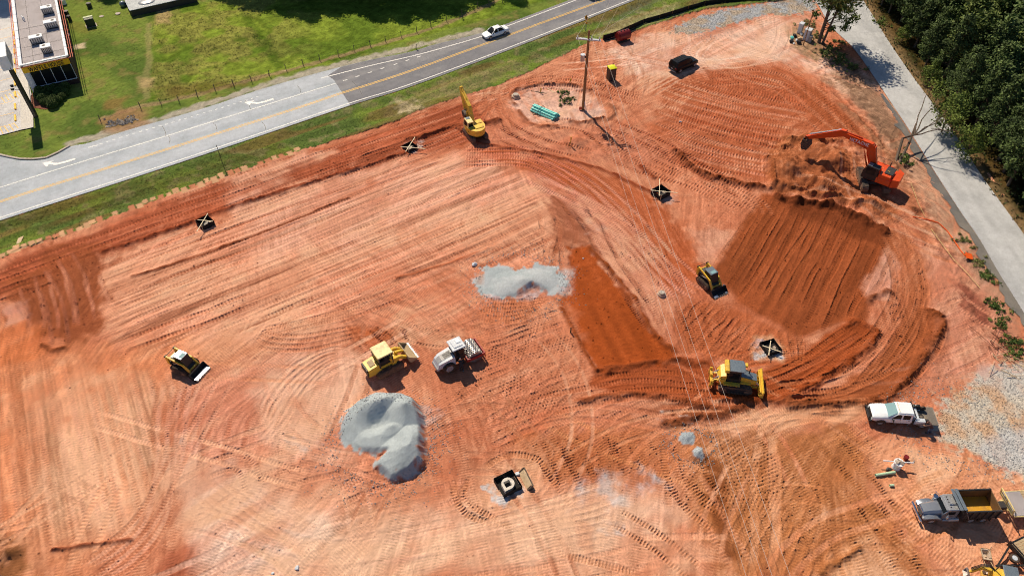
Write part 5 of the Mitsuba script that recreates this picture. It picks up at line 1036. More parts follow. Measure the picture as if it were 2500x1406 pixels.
for s in (-1, 1):
    part(t, 'side_window', hull([(x, s*y, z) for x, z, y0 in ((.3, 1.28, .95), (1.15, 1.28, .95), (.3, 1.78, .835), (.7, 1.78, .835)) for y in (y0, y0-.03)]), 'm_glass'); part(t, 'side_window', hull([(x, s*y, z) for x, z, y0 in ((-.6, 1.28, .95), (.12, 1.28, .95), (-.6, 1.78, .835), (.12, 1.78, .835)) for y in (y0, y0-.03)]), 'm_glass')
    part(t, 'mirror', [bar((1.2, s*.98, 1.3), (1.2, s*1.3, 1.35), .06)], 'm_black'); part(t, 'mirror_head', cb(.1, .22, .36, (1.2, s*1.34, 1.45), .04), 'm_black')
    part(t, 'door_handle', [cb(.14, .03, .05, (x, s*1.005, 1.1), .01) for x in (.35, -.55)], 'm_black')
    part(t, 'wheel_arch', prism([(1.75+.5*math.cos(q)+.35, .5+.5*math.sin(q)) for q in np.linspace(0, math.pi, 9)], s*.98-.05, s*.98+.05), 'm_dark')
    part(t, 'headlight', cb(.1, .3, .25, (3.0, s*.72, .98), .04), 'm_headlight')
    wheel(t, .42, .28, (2.1, s*.86, .42), 'm_grey'); wheel(t, .42, .5, (-2.1, s*.78, .42), 'm_grey')
    part(t, 'tool_box', cb(1.1, .5, .55, (-1.65, s*.85, .95), .04), 'm_offwhite')
part(t, 'front_grille', cb(.08, 1.2, .35, (3.06, 0, .92), .03), 'm_black'); part(t, 'front_bumper', [cb(.3, 2.0, .3, (3.15, 0, .58), .06), tube([(3.3, -.75, .55), (3.35, -.7, 1.05), (3.35, .7, 1.05), (3.3, .75, .55)], .05, 6)], 'm_black')
part(t, 'chassis', cb(5.6, .8, .2, (-.2, 0, .5)), 'm_dark'); part(t, 'headache_rack', [cb(.08, 2.1, .08, (-1.0, 0, y), .02) for y in (1.0, 1.85)]+[cb(.08, .08, 1.0, (-1.0, y, 1.4), .02) for y in (-1.0, -.5, 0, .5, 1.0)], 'm_black')
part(t, 'bed', cb(2.5, 2.25, .1, (-2.3, 0, .86), .02), 'm_bedsteel'); part(t, 'cross_box', cb(.5, 1.5, .4, (-1.35, .1, 1.12), .04), 'm_offwhite')
part(t, 'tail_plate', cb(.06, 2.25, .22, (-3.57, 0, .78), .02), 'm_grey')
fb_key = t
def onbed(x, y, z): # a point on the flatbed in world space
    m = np.array(place[fb_key].matrix); return (m @ np.array([x, y, z, 1]))[:3]
hdf = heading((2239, 1030), (2141, 1023))
cp = thing('air_compressor', 'black air compressor strapped behind the cab of the white truck', 'compressor', onbed(-1.65, -.75, .92), hdf)
part(cp, 'tank', cyl(.18, .9, 'x', (0, 0, .2), 12), 'm_black'); part(cp, 'motor', [cb(.35, .3, .3, (-.15, 0, .5), .06), cyl(.13, .3, 'y', (.25, 0, .5), 10)], 'm_black'); part(cp, 'hose_reel', [cyl(.28, .18, 'y', (-.65, .1, .3), 14)], 'm_rubber')
solo('steel_bar', 'thin dark steel bar lying on the white truck bed', 'bar', tube([(0, 0, .05), (1.0, .1, .05)], .03), 'm_dark', onbed(-2.5, -.35, .9), hdf)

solo('tool_bag', 'dark tool bag on the near side of the white truck bed', 'bag', cb(.5, .35, .3, (0, 0, .15), .1), 'm_dark', onbed(-2.35, .75, .91), hdf)
solo('chain_coil', 'dark coil of chain by the toolbox on the white truck bed', 'chain', [tube([(.25*math.cos(a), .2*math.sin(a), .05+.02*(k % 3)) for k, a in enumerate(np.linspace(0, 12, 30))], .035, 5)], 'm_dark', onbed(-2.0, .15, .91), hdf)
solo('fuel_can', 'small dark can behind the compressor on the white truck bed', 'can', [cb(.3, .22, .4, (0, 0, .2), .05), cyl(.04, .1, 'z', (.05, 0, .43), 8)], 'm_black', onbed(-2.0, -.8, .91), hdf)
# ---- dump truck
t = thing('dump_truck', 'dark grey dump truck with silver cab roof and yellow-floored open bed', 'dump truck', G(2322, 1252, .02), heading((2393, 1262), (2262, 1267)), .86)
part(t, 'hood', loft([(1.9, [(-.72, .85), (-.75, 1.6), (-.5, 1.85), (.5, 1.85), (.75, 1.6), (.72, .85)]), (2.8, [(-.66, .85), (-.68, 1.5), (-.46, 1.72), (.46, 1.72), (.68, 1.5), (.66, .85)]), (3.75, [(-.58, .8), (-.6, 1.3), (-.42, 1.48), (.42, 1.48), (.6, 1.3), (.58, .8)])]), 'm_carbody', smooth=40)
part(t, 'front_grille', [cb(.1, 1.0, .75, (3.8, 0, 1.05), .04)], 'm_chrome'); part(t, 'grille_bars', [cb(.04, .95, .04, (3.86, 0, .8+.12*k), .01) for k in range(5)], 'm_dark')
part(t, 'front_bumper', cb(.22, 2.35, .38, (4.05, 0, .62), .06), 'm_chrome')
for s in (-1, 1):
    part(t, 'fender', loft([(1.95, [(s*.7, .8), (s*.7, 1.0), (s*1.15, .95), (s*1.15, .7)]), (2.5, [(s*.66, 1.0), (s*.66, 1.35), (s*1.18, 1.28), (s*1.18, 1.0)]), (3.3, [(s*.6, 1.0), (s*.6, 1.32), (s*1.16, 1.25), (s*1.16, 1.0)]), (3.8, [(s*.58, .75), (s*.58, 1.1), (s*1.05, 1.0), (s*1.05, .75)])]), 'm_carbody', smooth=40)
    part(t, 'headlight', cb(.2, .28, .26, (3.8, s*.88, .98), .06), 'm_headlight')
    wheel(t, .5, .3, (2.85, s*.98, .5), 'm_silver'); wheel(t, .5, .58, (-1.35, s*.92, .5), 'm_silver'); wheel(t, .5, .58, (-2.65, s*.92, .5), 'm_silver')
    part(t, 'side_window', cb(.8, .03, .5, (1.2, s*.99, 1.9), .01), 'm_glass'); part(t, 'fuel_tank', cyl(.3, 1.1, 'x', (.6, s*.95, .65), 14), 'm_silver')
    part(t, 'mirror', [bar((1.6, s*1.0, 2.0), (1.85, s*1.4, 2.1), .04), bar((1.7, s*1.0, 1.5), (1.85, s*1.4, 1.8), .04)], 'm_grey'); part(t, 'mirror_head', cb(.08, .24, .45, (1.9, s*1.42, 1.95), .03), 'm_chrome')
    part(t, 'step', cb(.9, .3, .3, (1.3, s*1.0, .6), .05), 'm_silver')
part(t, 'air_cleaner', [cyl(.24, .5, 'z', (2.0, -1.05, 1.6), 14), cyl(.27, .1, 'z', (2.0, -1.05, 1.9), 14)], 'm_chrome')
part(t, 'exhaust', tube([(.35, -1.0, .8), (.35, -1.0, 2.9), (.25, -1.0, 3.05)], .09, 8), 'm_chrome')
part(t, 'cab', loft([(.45, [(-1.0, .8), (-1.0, 1.7), (-.92, 2.4), (.92, 2.4), (1.0, 1.7), (1.0, .8)]), (1.6, [(-1.0, .8), (-1.0, 1.7), (-.92, 2.4), (.92, 2.4), (1.0, 1.7), (1.0, .8)]), (2.0, [(-.96, .85), (-.96, 1.7), (-.9, 1.75), (.9, 1.75), (.96, 1.7), (.96, .85)])]), 'm_carbody', smooth=30)
part(t, 'windscreen', hull([(1.63, -.8, 2.36), (1.63, .8, 2.36), (1.98, -.88, 1.8), (1.98, .88, 1.8), (1.67, -.8, 2.37), (1.67, .8, 2.37), (2.02, -.88, 1.81), (2.02, .88, 1.81)]), 'm_glass')
part(t, 'cab_roof', cb(1.25, 1.9, .16, (1.02, 0, 2.47), .07), 'm_silver'); part(t, 'sun_visor', cb(.3, 1.75, .06, (1.75, 0, 2.45), .02), 'm_silver')
part(t, 'roof_lamp', [cb(.14, .1, .08, (1.35, y, 2.58), .03) for y in (-.6, -.3, 0, .3, .6)], 'm_dark'); part(t, 'horn', tube([(.6, .3, 2.62), (1.4, .3, 2.62)], .06, 8), 'm_chrome')
part(t, 'chassis', cb(7.2, .9, .3, (-.1, 0, .75)), 'm_dark')
BX0, BX1, BY, BZ0, BZ1 = -3.75, .05, 1.22, 1.15, 2.65
bed = part(t, 'bed_wall', cb(BX1-BX0, .08, BZ1-BZ0, ((BX0+BX1)/2, -BY, (BZ0+BZ1)/2), .01), 'm_dark'); part(t, 'bed_wall', cb(BX1-BX0, .08, BZ1-BZ0, ((BX0+BX1)/2, BY, (BZ0+BZ1)/2), .01), 'm_dark')
part(t, 'bed_liner', [cb(BX1-BX0-.1, .03, BZ1-BZ0-.1, ((BX0+BX1)/2, s*(BY-.055), (BZ0+BZ1)/2), .005) for s in (-1, 1)], 'm_rust', label='rust stained bed sides'); part(t, 'bed_front', cb(.08, 2*BY, BZ1-BZ0+.3, (BX1, 0, (BZ0+BZ1)/2+.15), .01), 'm_dark')
part(t, 'bed_floor', cb(BX1-BX0, 2*BY-.08, .1, ((BX0+BX1)/2, 0, BZ0+.05), .01), 'm_yellowbed', label='yellow ochre bed floor'); part(t, 'tailgate', cb(.1, 2*BY, BZ1-BZ0-.1, (BX0, 0, (BZ0+BZ1)/2-.05), .02), 'm_rust')
part(t, 'bed_rib', [cb(.12, .14, BZ1-BZ0, (x, s*(BY+.1), (BZ0+BZ1)/2), .02) for x in np.linspace(BX0+.1, BX1-.1, 6) for s in (-1, 1)], 'm_dark')
for s in (-1, 1): part(t, 'bed_top_rail', cb(BX1-BX0, .16, .12, ((BX0+BX1)/2, s*(BY+.02), BZ1), .03), 'm_dark')
part(t, 'cab_shield', [cb(.34, 2.5, .12, (.22, 0, 3.0), .04), cb(.34, 2.5, .14, (.62, 0, 2.98), .05)], 'm_bluegrey'); [part(t, 'shield_strut', bar((.1, s*1.1, 2.6), (.6, s*1.1, 2.95), .1), 'm_dark') for s in (-1, 1)]
part(t, 'tarp_arm', [tube([(-.9, 1.36, .95), (.1, 1.36, 2.75), (.2, .4, 2.9)], .03, 6)], 'm_steel'); part(t, 'mud_flap', [cb(.03, .6, .6, (-3.4, s*.92, .6), .01) for s in (-1, 1)], 'm_rubber')
# ---- tilt trailer behind the dump truck
t = thing('deck_trailer', 'tan equipment trailer with plank deck behind the dump truck, cut by the right edge', 'trailer', G(2496, 1240, .02), heading((2500, 1262), (2440, 1265)), 1.0)
part(t, 'tongue', [bar((1.9, -.55, .75), (3.3, 0, .7), .16), bar((1.9, .55, .75), (3.3, 0, .7), .16), bar((1.9, 0, .7), (3.5, 0, .7), .14)], 'm_pale_yellow')
part(t, 'ladder_rack', [bar((2.0, y, .9), (2.3, y, 1.9), .1) for y in (-1.1, 0, 1.1)]+[bar((2.3, -1.15, 1.9), (2.3, 1.15, 1.9), .1), bar((2.15, -1.1, 1.4), (2.15, 1.1, 1.4), .08), bar((2.0, -1.15, .95), (2.0, 1.15, .95), .12), bar((1.6, -.9, 1.0), (2.3, -.9, 1.9), .07), bar((1.6, .9, 1.0), (2.3, .9, 1.9), .07)], 'm_pale_yellow')
part(t, 'toolbox', cb(.6, .7, .45, (2.5, .1, .95), .05), 'm_dark'); part(t, 'deck_plate', cb(1.7, 2.4, .1, (1.0, 0, .95), .02), 'm_roofgrey')
part(t, 'deck_plank', [cb(4.4, .27, .07, (-2.05, -1.06+.303*k, .95+.004*(k % 2)), .01) for k in range(8)], 'm_plank')
part(t, 'side_rail', [cb(6.2, .08, .2, (-1.2, s*1.25, .88), .02) for s in (-1, 1)], 'm_pale_yellow')
for s in (-1, 1):
    for x in (-1.6, -2.6): wheel(t, .4, .26, (x, s*1.0, .4), 'm_offwhite')
# ---- black trailer, lower right
bh = heading((2490, 1358), (2440, 1382))
t = thing('utility_trailer', 'black gooseneck-tongue trailer with spare tyre and pale wooden deck in the lower right corner', 'trailer', G(2500, 1352, .02), bh, 1.0)
part(t, 'tongue', [bar((1.2, -.9, .6), (3.4, 0, .55), .14), bar((1.2, .9, .6), (3.4, 0, .55), .14), cb(.3, .2, .15, (3.45, 0, .55), .03)], 'm_black')
part(t, 'jack', [bar((2.9, 0, .1), (2.9, 0, 1.0), .08)], 'm_black'); part(t, 'spare_wheel', [cyl(.4, .24, 'z', (1.75, .1, .78), 20)], 'm_rubber'); part(t, 'spare_rim', [cyl(.23, .27, 'z', (1.75, .1, .78), 16)], 'm_offwhite')
part(t, 'side_rail', [cb(5.0, .1, .16, (-1.3, s*1.1, .75), .02) for s in (-1, 1)]+[cb(.12, 2.3, .5, (1.2, 0, .85), .02)], 'm_black'); part(t, 'rail_post', [bar((1.2, s*1.1, .6), (1.2, s*1.1, 1.3), .1) for s in (-1, 1)]+[bar((1.2, -1.1, 1.3), (1.2, 1.1, 1.3), .1)], 'm_black')
part(t, 'deck_plank', [cb(4.8, .25, .06, (-1.35, -.93+.267*k, .72+.003*(k % 2)), .01) for k in range(8)], 'm_plank')
for s in (-1, 1):
    wheel(t, .36, .24, (-1.6, s*1.3, .36), 'm_offwhite'); part(t, 'mudguard', cb(1.2, .35, .06, (-1.6, s*1.3, .82), .02), 'm_black')
# ---- wheelbarrow
t = thing('wheelbarrow', 'rusty tan wheelbarrow between the dump truck and the compact excavator', 'wheelbarrow', G(2400, 1362, .0), heading((2396, 1350), (2404, 1378))+math.pi, 1.05)
tub = hull([(-.4, -.32, .62), (-.4, .32, .62), (.5, -.36, .7), (.5, .36, .7), (-.15, -.2, .3), (-.15, .2, .3), (.3, -.2, .28), (.3, .2, .28)]); inn = tub.copy(); inn.vertices = (inn.vertices-[0.03, 0, .5])*[.92, .92, 1.0]+[0.03, 0, .56]
part(t, 'tub', diff(tub, inn), 'm_ring'); part(t, 'tub_rim', tube([(-.4, -.33, .63), (.1, -.38, .67), (.5, -.37, .71), (.58, 0, .72), (.5, .37, .71), (.1, .38, .67), (-.4, .33, .63), (-.42, 0, .62), (-.4, -.33, .63)], .03, 6), 'm_plank'); part(t, 'wheel', cyl(.2, .1, 'y', (.62, 0, .2), 14), 'm_rubber')
for s in (-1, 1): part(t, 'handle', tube([(.6, s*.06, .2), (0, s*.22, .32), (-.95, s*.3, .62)], .025, 6), 'm_wood'); part(t, 'leg', tube([(-.2, s*.22, .35), (-.3, s*.25, .0)], .02, 5), 'm_dark')
solo('shovel', 'long handled shovel leaning in the wheelbarrow', 'shovel', [tube([(0, 0, .6), (.25, .1, 1.75)], .028, 6), cb(.22, .03, .28, (-.04, -.02, .5), .01)], 'm_wood', G(2400, 1362), .9)
# ---------------------------------------------------------------- drainage, poles, pipes and small things on the site
# silt-fenced inlets: a square of black cloth on stakes, two boards crossed on top
def inlet(label, px, bA, bB, rz, top=(.42, .3), s=.92, h=.62):
    t = thing('inlet_protection', label, 'storm inlet', G(*px, .0), rz, 1.0, 'fenced storm inlets with crossed boards')
    c = [(s, s), (-s, s), (-s, -s), (s, -s)]
    for k in range(4):
        a, b = c[k], c[(k+1) % 4]
        part(t, 'silt_cloth', hull([(a[0], a[1], -.05), (b[0], b[1], -.05), (a[0]*.98, a[1]*.98, h), (b[0]*.98, b[1]*.98, h), ((a[0]+b[0])/2*.93, (a[1]+b[1])/2*.93, h*.75)]), 'm_cloth')
        part(t, 'stake', bar((a[0], a[1], -.1), (a[0], a[1], h+.12), .05), 'm_wood')
    for (x0, y0), (x1, y1), z in ((bA[0], bA[1], h+.16), (bB[0], bB[1], h+.21)):
        part(t, 'board', bar((x0, y0, z), (x1, y1, z-.03), .095, .05), 'm_board')
    part(t, 'cloth_floor', cb(2*s-.1, 2*s-.1, .05, (0, 0, .05), .01), 'm_cloth')
    lid = part(t, 'concrete_lid', cyl(.52, .22, 'z', (top[0]*.5, -top[1], .1), 14), 'm_black'); part(t, 'concrete_piece', hull([(x+top[0]-.1, y-.2, z) for x in (0, .32) for y in (0, .2) for z in (.1, .28)]+[(top[0]+.1, -.4, .26)]), 'm_ring'); part(t, 'concrete_piece', cb(.4, .12, .1, (-.25, -.35, .2), .02), 'm_ring')
    return t
def local(px, rz, a, z=.75):
    """photo pixel a as a local ground offset of a thing at px"""
    d = (P(*a, z)-P(*px, 0))[:2]; return (d[0]*math.cos(-rz)-d[1]*math.sin(-rz), d[0]*math.sin(-rz)+d[1]*math.cos(-rz))
for kk_, (lab, px, A, B, C4) in enumerate((('fenced inlet with two crossed boards at the left, near the sodded verge', (503, 548), ((483, 538), (520, 541)), ((508, 523), (481, 567)), ((495, 566), (522, 552))),
                          ('fenced inlet with crossed boards left of the yellow short tail excavator', (1001, 363), ((978, 358), (1038, 362)), ((1013, 335), (990, 370)), ((993, 382), (1016, 370))),
                          ('fenced inlet with crossed boards in the middle of the ribbed haul track', (1612, 475), ((1588, 467), (1654, 473)), ((1610, 440), (1609, 481)), ((1612, 493), (1632, 482))),
                          ('fenced inlet with crossed boards and pale gravel apron above the bulldozer', (1880, 851), ((1862, 842), (1907, 857)), ((1882, 831), (1877, 866)), ((1879, 871), (1903, 864))))):
    rz = heading(*C4); inlet(lab, px, [local(px, rz, q) for q in A], [local(px, rz, q) for q in B], rz, ((.42, .3), (.1, .1), (.35, .1), (.3, .4))[kk_], (.84, .78, .9, .86)[kk_], (.66, .52, .72, .5)[kk_])
# open catch basin with its lid off
t = thing('catch_basin', 'open square catch basin with pale round concrete top, black cloth around it', 'catch basin', G(1240, 1184, .0), heading((1234, 1218), (1270, 1200)), 1.0)
q = 1.0
part(t, 'silt_cloth', [hull([(a[0], a[1], -.05), (b[0], b[1], -.05), (a[0], a[1], .6), (b[0], b[1], .6), ((a[0]+b[0])/2*.96, (a[1]+b[1])/2*.96, .3)]) for a, b in (((q, q), (-q, q)), ((-q, q), (-q, -.1)), ((q, -q), (q, q)), ((-q, -q), (q, -q)))], 'm_cloth')
ringp = Polygon([(.62*math.cos(a), .62*math.sin(a)) for a in np.linspace(0, 6.283, 24)]).union(Polygon([(-.62, -.62), (.0, -.62), (0, 0), (-.62, 0)])).difference(Polygon([(-.36, -.34), (.28, -.34), (.28, .3), (-.36, .3)]))
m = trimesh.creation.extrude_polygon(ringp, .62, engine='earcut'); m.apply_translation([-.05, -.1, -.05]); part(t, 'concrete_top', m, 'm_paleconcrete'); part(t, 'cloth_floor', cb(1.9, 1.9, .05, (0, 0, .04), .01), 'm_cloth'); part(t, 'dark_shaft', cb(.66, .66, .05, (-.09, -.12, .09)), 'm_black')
t = thing('form_board', 'tan plywood sheet with dark triangular braces leaning beside the open catch basin', 'plywood form', G(1284, 1172, .0), heading((1297, 1188), (1276, 1146)), 1.05)
part(t, 'panel', hull([(-.85, .32, .02), (.85, .32, .02), (-.85, -.16, .5), (.85, -.16, .5), (-.85, .30, .02), (-.85, -.19, .5), (.85, .30, .02), (.85, -.19, .5)]), 'm_wood')
for x in (-.98, .98): part(t, 'brace', hull([(x-.04, .34, 0), (x+.04, .34, 0), (x-.04, -.34, 0), (x+.04, -.34, 0), (x-.04, -.2, .62), (x+.04, -.2, .62)]), 'm_bark')
part(t, 'stiffener', cb(2.0, .1, .1, (0, -.28, .45), .02), 'm_bark'); solo('foam_block', 'small cream block beside the plywood form', 'block', cb(.42, .36, .26, (0, 0, .12), .05), 'm_offwhite', G(1263, 1158), .3)
# manhole rings
def ring(label, px, s=1.):
    t = thing('manhole', label, 'manhole', G(*px, .0), .3, s, 'concrete manhole rings in the soil')
    part(t, 'base_ring', cyl(.62, .3, 'z', (0, 0, .12), 22, .56), 'm_ring'); part(t, 'neck', cyl(.4, .22, 'z', (0, 0, .37), 20), 'm_ring'); part(t, 'cover', cyl(.33, .06, 'z', (0, 0, .5), 20), 'm_concrete')
ring('grey manhole ring at the edge of the small island with the teal pipes', (1259, 238), 1.15); ring('pale manhole ring on the soil left of the right-hand track loader', (1615, 719), .85)
# teal pipes
th = heading((1303, 266), (1358, 290))
tp = G(1330, 279, 0); k = 0; dirp = np.array([math.cos(th), math.sin(th), 0]); norp = np.array([-dirp[1], dirp[0], 0])
def pipe(L, r, th_=.8):
    o = trimesh.creation.annulus(r*th_, r, L, sections=14); o.apply_transform(trimesh.transformations.rotation_matrix(math.pi/2, [0, 1, 0])); return o
nm = (('nearest the weeds', 'second from the weeds', 'mid-row', 'second from the near side', 'on the near side'), ('nearest the weeds', 'second from the weeds', 'second from the near side', 'on the near side'), ('nearest the weeds', 'on the near side'))
for row, n in ((0, 5), (1, 4), (2, 2)):
    for i in range(n):
        lab = ('bottom', 'middle', 'top')[row]
        p = tp+norp*((i-(n-1)/2)*.33)+dirp*random.uniform(-.25, .25)+np.array([0, 0, .17+row*.28])
        solo('sewer_pipe', f'teal plastic pipe {nm[row][i]} in the {lab} layer of the stack', 'pipe', [pipe(4.2, .16), move(pipe(.25, .19), (2.0, 0, 0))], 'm_teal', p, th+random.uniform(-.015, .015), group=f'teal pipes, {lab} layer of the stack')
t = thing('pipe_band', 'dark strap around the stack of teal pipes', 'strap', tp, th); part(t, 'band', tube([(-.7, -.95, .02), (-.7, -.95, .35), (-.7, -.45, .98), (-.7, .45, .98), (-.7, .95, .35), (-.7, .95, .02)], .04, 6), 'm_dark'); solo('timber_bearer', 'wooden bearer under the teal pipes', 'timber', cb(.12, 2.4, .1, (-1.3, 0, .03), .01), 'm_wood', tp, th)
# cleanout with white cone and cross pipes, loose green pipes
t = thing('pipe_cleanout', 'white bucket-shaped pipe riser with cross pipe and rubble on top', 'pipe riser', G(2187, 1140, .0), heading((2147, 1130), (2224, 1136)), 1.0)
part(t, 'riser', cyl(.42, .9, 'z', (0, 0, .4), 20, .36), 'm_white'); part(t, 'rim', cyl(.47, .1, 'z', (0, 0, .86), 20), 'm_white'); part(t, 'cross_pipe', [tube([(-1.45, .1, .82), (1.4, .1, .84)], .055, 8)], 'm_white'); part(t, 'debris', [hull(np.random.default_rng(k).normal(0, .11, (9, 3))+[(-.22+.11*(k % 5)), -.12+.1*(k % 3), 1.0]) for k in range(9)], 'm_ring')
solo('rope', 'dark cord lying on the soil by the white riser', 'cord', tube([(-1.5, -.25, .03), (-.9, -.32, .04), (-.45, -.25, .1)], .025, 5), 'm_dark', G(2187, 1140), 0); solo('rope', 'dark cord curling right of the white riser', 'cord', tube([(.4, -.3, .1), (.8, -.55, .03), (1.5, -.62, .03)], .025, 5), 'm_dark', G(2187, 1140), 0)
solo('green_pipe', 'pale green pipe length lying below the white riser', 'pipe', pipe(2.0, .15), 'm_palegreen', G(2160, 1158, .15), heading((2136, 1161), (2182, 1154))); solo('green_pipe', 'short cut stub of pale green pipe below the longer one', 'pipe', pipe(.4, .13), 'm_palegreen', G(2176, 1186, .13), .05); solo('bucket', 'dark red bucket on the soil right of the white riser', 'bucket', cyl(.2, .45, 'z', (0, 0, .2), 14, .24), 'm_darkred', G(2210, 1120), 0)
solo('work_glove', 'dark rag by the near side of the white riser', 'rag', hull(np.random.default_rng(5).normal(0, .14, (12, 3))*[1.6, 1, .5]), 'm_dark', G(2172, 1146, .1), 0)
# portable toilet, tank, silt fence
t = thing('portable_toilet', 'black portable toilet with a bright yellow roof', 'portable toilet', G(1491, 195, .0), .35, 1.0)
part(t, 'cabin', cb(1.15, 1.15, 2.15, (0, 0, 1.1), .05), 'm_black'); part(t, 'roof', hull([(x, y, 2.18) for x in (-.62, .62) for y in (-.62, .62)]+[(x, y, 2.26) for x in (-.62, .62) for y in (-.62, .62)]+[(x, y, 2.42) for x in (-.45, .45) for y in (-.15, .15)]), 'm_lime'); part(t, 'door', cb(.9, .05, 1.8, (0, -.58, 1.05), .02), 'm_dark'); part(t, 'vent_pipe', cyl(.05, .3, 'z', (.3, .3, 2.5), 8), 'm_black')
t = thing('fuel_tank', 'dark red horizontal steel tank standing by the black silt fence', 'tank', G(1520, 100, .0), heading((1508, 104), (1533, 97)), 1.1)
part(t, 'tank_body', cyl(.75, 1.9, 'x', (0, 0, .95), 24), 'm_darkred'); part(t, 'tank_end', [cyl(.6, .2, 'x', (s*1.0, 0, .95), 20) for s in (-1, 1)], 'm_darkred'); part(t, 'filler_cap', [cyl(.1, .18, 'z', (x, 0, 1.75), 10) for x in (-.5, .1, .6)], 'm_dark'); part(t, 'skid', [cb(2.0, .12, .3, (0, s*.5, .12), .02) for s in (-1, 1)], 'm_dark')
fw = [G(*q) for q in ((1472, 98), (1500, 90), (1535, 74), (1570, 58), (1610, 47), (1640, 38), (1680, 25), (1720, 13), (1770, 6), (1830, 2), (1890, -1), (1945, -10))]
t = thing('silt_fence', 'black silt fence between the grass verge and the pale dirt', 'fence', (0, 0, 0))
for a, b in zip(fw[:-1], fw[1:]):
    m_ = (a+b)/2; o = np.array([.06, -.1, 0])
    part(t, 'fence_cloth', hull([a, b, a+[0, 0, .85], b+[0, 0, .85], m_+o+[0, 0, .8], m_+o]), 'm_cloth'); part(t, 'stake', bar(a-[0, 0, .1], a+[0, 0, 1.0], .05), 'm_post')
part(t, 'sagging_cloth', [hull([a+[.1, -.25, .02], b+[.1, -.25, .02], a+[.3, -.9, .04], b+[.3, -.9, .04], a+[.1, -.3, .12]]) for a, b in zip(fw[:-1], fw[1:])], 'm_cloth')

# ---- utility pole, wires
base = G(1423, 268)
t = thing('utility_pole', 'tall brown wooden utility pole with double crossarms and insulators', 'utility pole', base)
PH = 12.9
part(t, 'pole', tube([(0, 0, -.3), (0, 0, PH*.5), (0, 0, PH)], [.22, .19, .14], 12), 'm_post')
ax = np.array([math.cos(-.16), math.sin(-.16), 0])
for dy, z in ((-.2, PH-1.35), (.2, PH-1.45)): part(t, 'crossarm', bar(ax*-1.75+[0, dy, z], ax*1.75+[0, dy, z], .14, .16), 'm_offwhite')
pins = [-1.55, .45, 1.55]
part(t, 'insulator', [cyl(.09, .3, 'z', tuple(ax*o+[0, -.2, PH-1.12]), 10) for o in pins]+[cyl(.09, .3, 'z', tuple(ax*o+[0, .2, PH-1.2]), 10) for o in pins], 'm_grey')
part(t, 'ground_wire', tube([(.2, 0, 0), (.17, -.02, PH-1.6)], .02, 4), 'm_dark'); part(t, 'base_guard', [hull([(.3+.2*k, -.5+.1*k, 0), (.36+.2*k, -.5, 0), (.1, -.1, 1.6), (.16, -.1, 1.6), (.3+.2*k, -.42, .1)]) for k in range(2)], 'm_offwhite'); part(t, 'marker', [cb(.5, .12, .5, (-.35, -.1, .3), .05)], 'm_redtube')
tr = thing('pole_transformer', 'grey can transformer hung beside the utility pole', 'transformer', base); part(tr, 'can', cyl(.33, .9, 'z', (-.62, -.1, PH-4.2), 16), 'm_silver'); part(tr, 'lid', cyl(.36, .1, 'z', (-.62, -.1, PH-3.7), 16), 'm_offwhite'); part(tr, 'bracket', cb(.5, .1, .3, (-.28, -.05, PH-4.1), .02), 'm_dark')
def wire(a, b, sag, label, r=.014):
    u = np.linspace(0, 1, 24)[:, None]; p = np.array(a)+(np.array(b)-np.array(a))*u; p[:, 2] -= sag*4*(u*(1-u))[:, 0]
    solo('power_line', label, 'wire', tube(p, r, 4), 'm_wire', group=None)
# near ends hang on the next pole, which stands behind the camera
for k, (o, (ex, ey)) in enumerate(zip(pins, ((1835, 1406), (1900, 1406), (1945, 1406)))):
    a = base+ax*o+[0, -.2, PH-1.0]; q = P(ex, ey, 9.0); wire(a, a+(q-a)*1.6, 1.2, f'{("left", "middle", "right")[k]} conductor running from the crossarm to the bottom edge')
a = base+[.15, -.1, PH-4.6]; q = P(1870, 1406, 5.5); wire(a, a+(q-a)*1.5, .8, 'lower neutral wire running from the pole to the bottom edge', .014)
for k, (o, (ex, ey)) in enumerate(zip(pins, ((1452, 0), (1487, 0), (1515, 0)))):
    a = base+ax*o+[0, .2, PH-1.0]; q = P(ex, ey, 11.0); wire(a, a+(q-a)*1.4, .8, f'{("left", "middle", "right")[k]} conductor crossing the main road behind the pole')
wire(base+[0, .1, PH-1.8], P(1560, 18, .3), .0, 'guy wire from the pole top down to the verge', .02)
# stakes with yellow ribbon
for lab, a, b in (('yellow ribboned stake on the small dirt hump', (1391, 352), (1402, 300)), ('yellow stake on the far side of the island', (1318, 228), (1321, 200)), ('yellow stake near the foot of the utility pole', (1390, 205), (1398, 188))):
    g0 = G(*a); h_ = 65*(1-(a[1]-2458)/(b[1]-2458)*1.0); h_ = float(np.clip(abs(h_), .8, 2.4)); solo('survey_stake', lab, 'stake', [bar((0, 0, -.1), (.15, 0, h_), .07), cb(.2, .1, .5, (.14, .02, h_*.8), .02), cb(.16, .1, .3, (.1, 0, h_*.45), .02)], 'm_yellow', g0)
solo('marker_post', 'green marker post at the left edge of the dark cut strip', 'post', [cb(.14, .1, .95, (0, 0, .4), .03)], 'm_greenbox', G(1393, 812)); solo('plank', 'loose board lying on the island behind the pipes', 'board', cb(1.6, .2, .06, (0, 0, .05), .01), 'm_wood', G(1345, 222), -.9); solo('plank', 'thin dark board lying left of the yellow island stake', 'board', cb(2.6, .12, .06, (0, 0, .05), .01), 'm_bark', G(1315, 226), -.3)
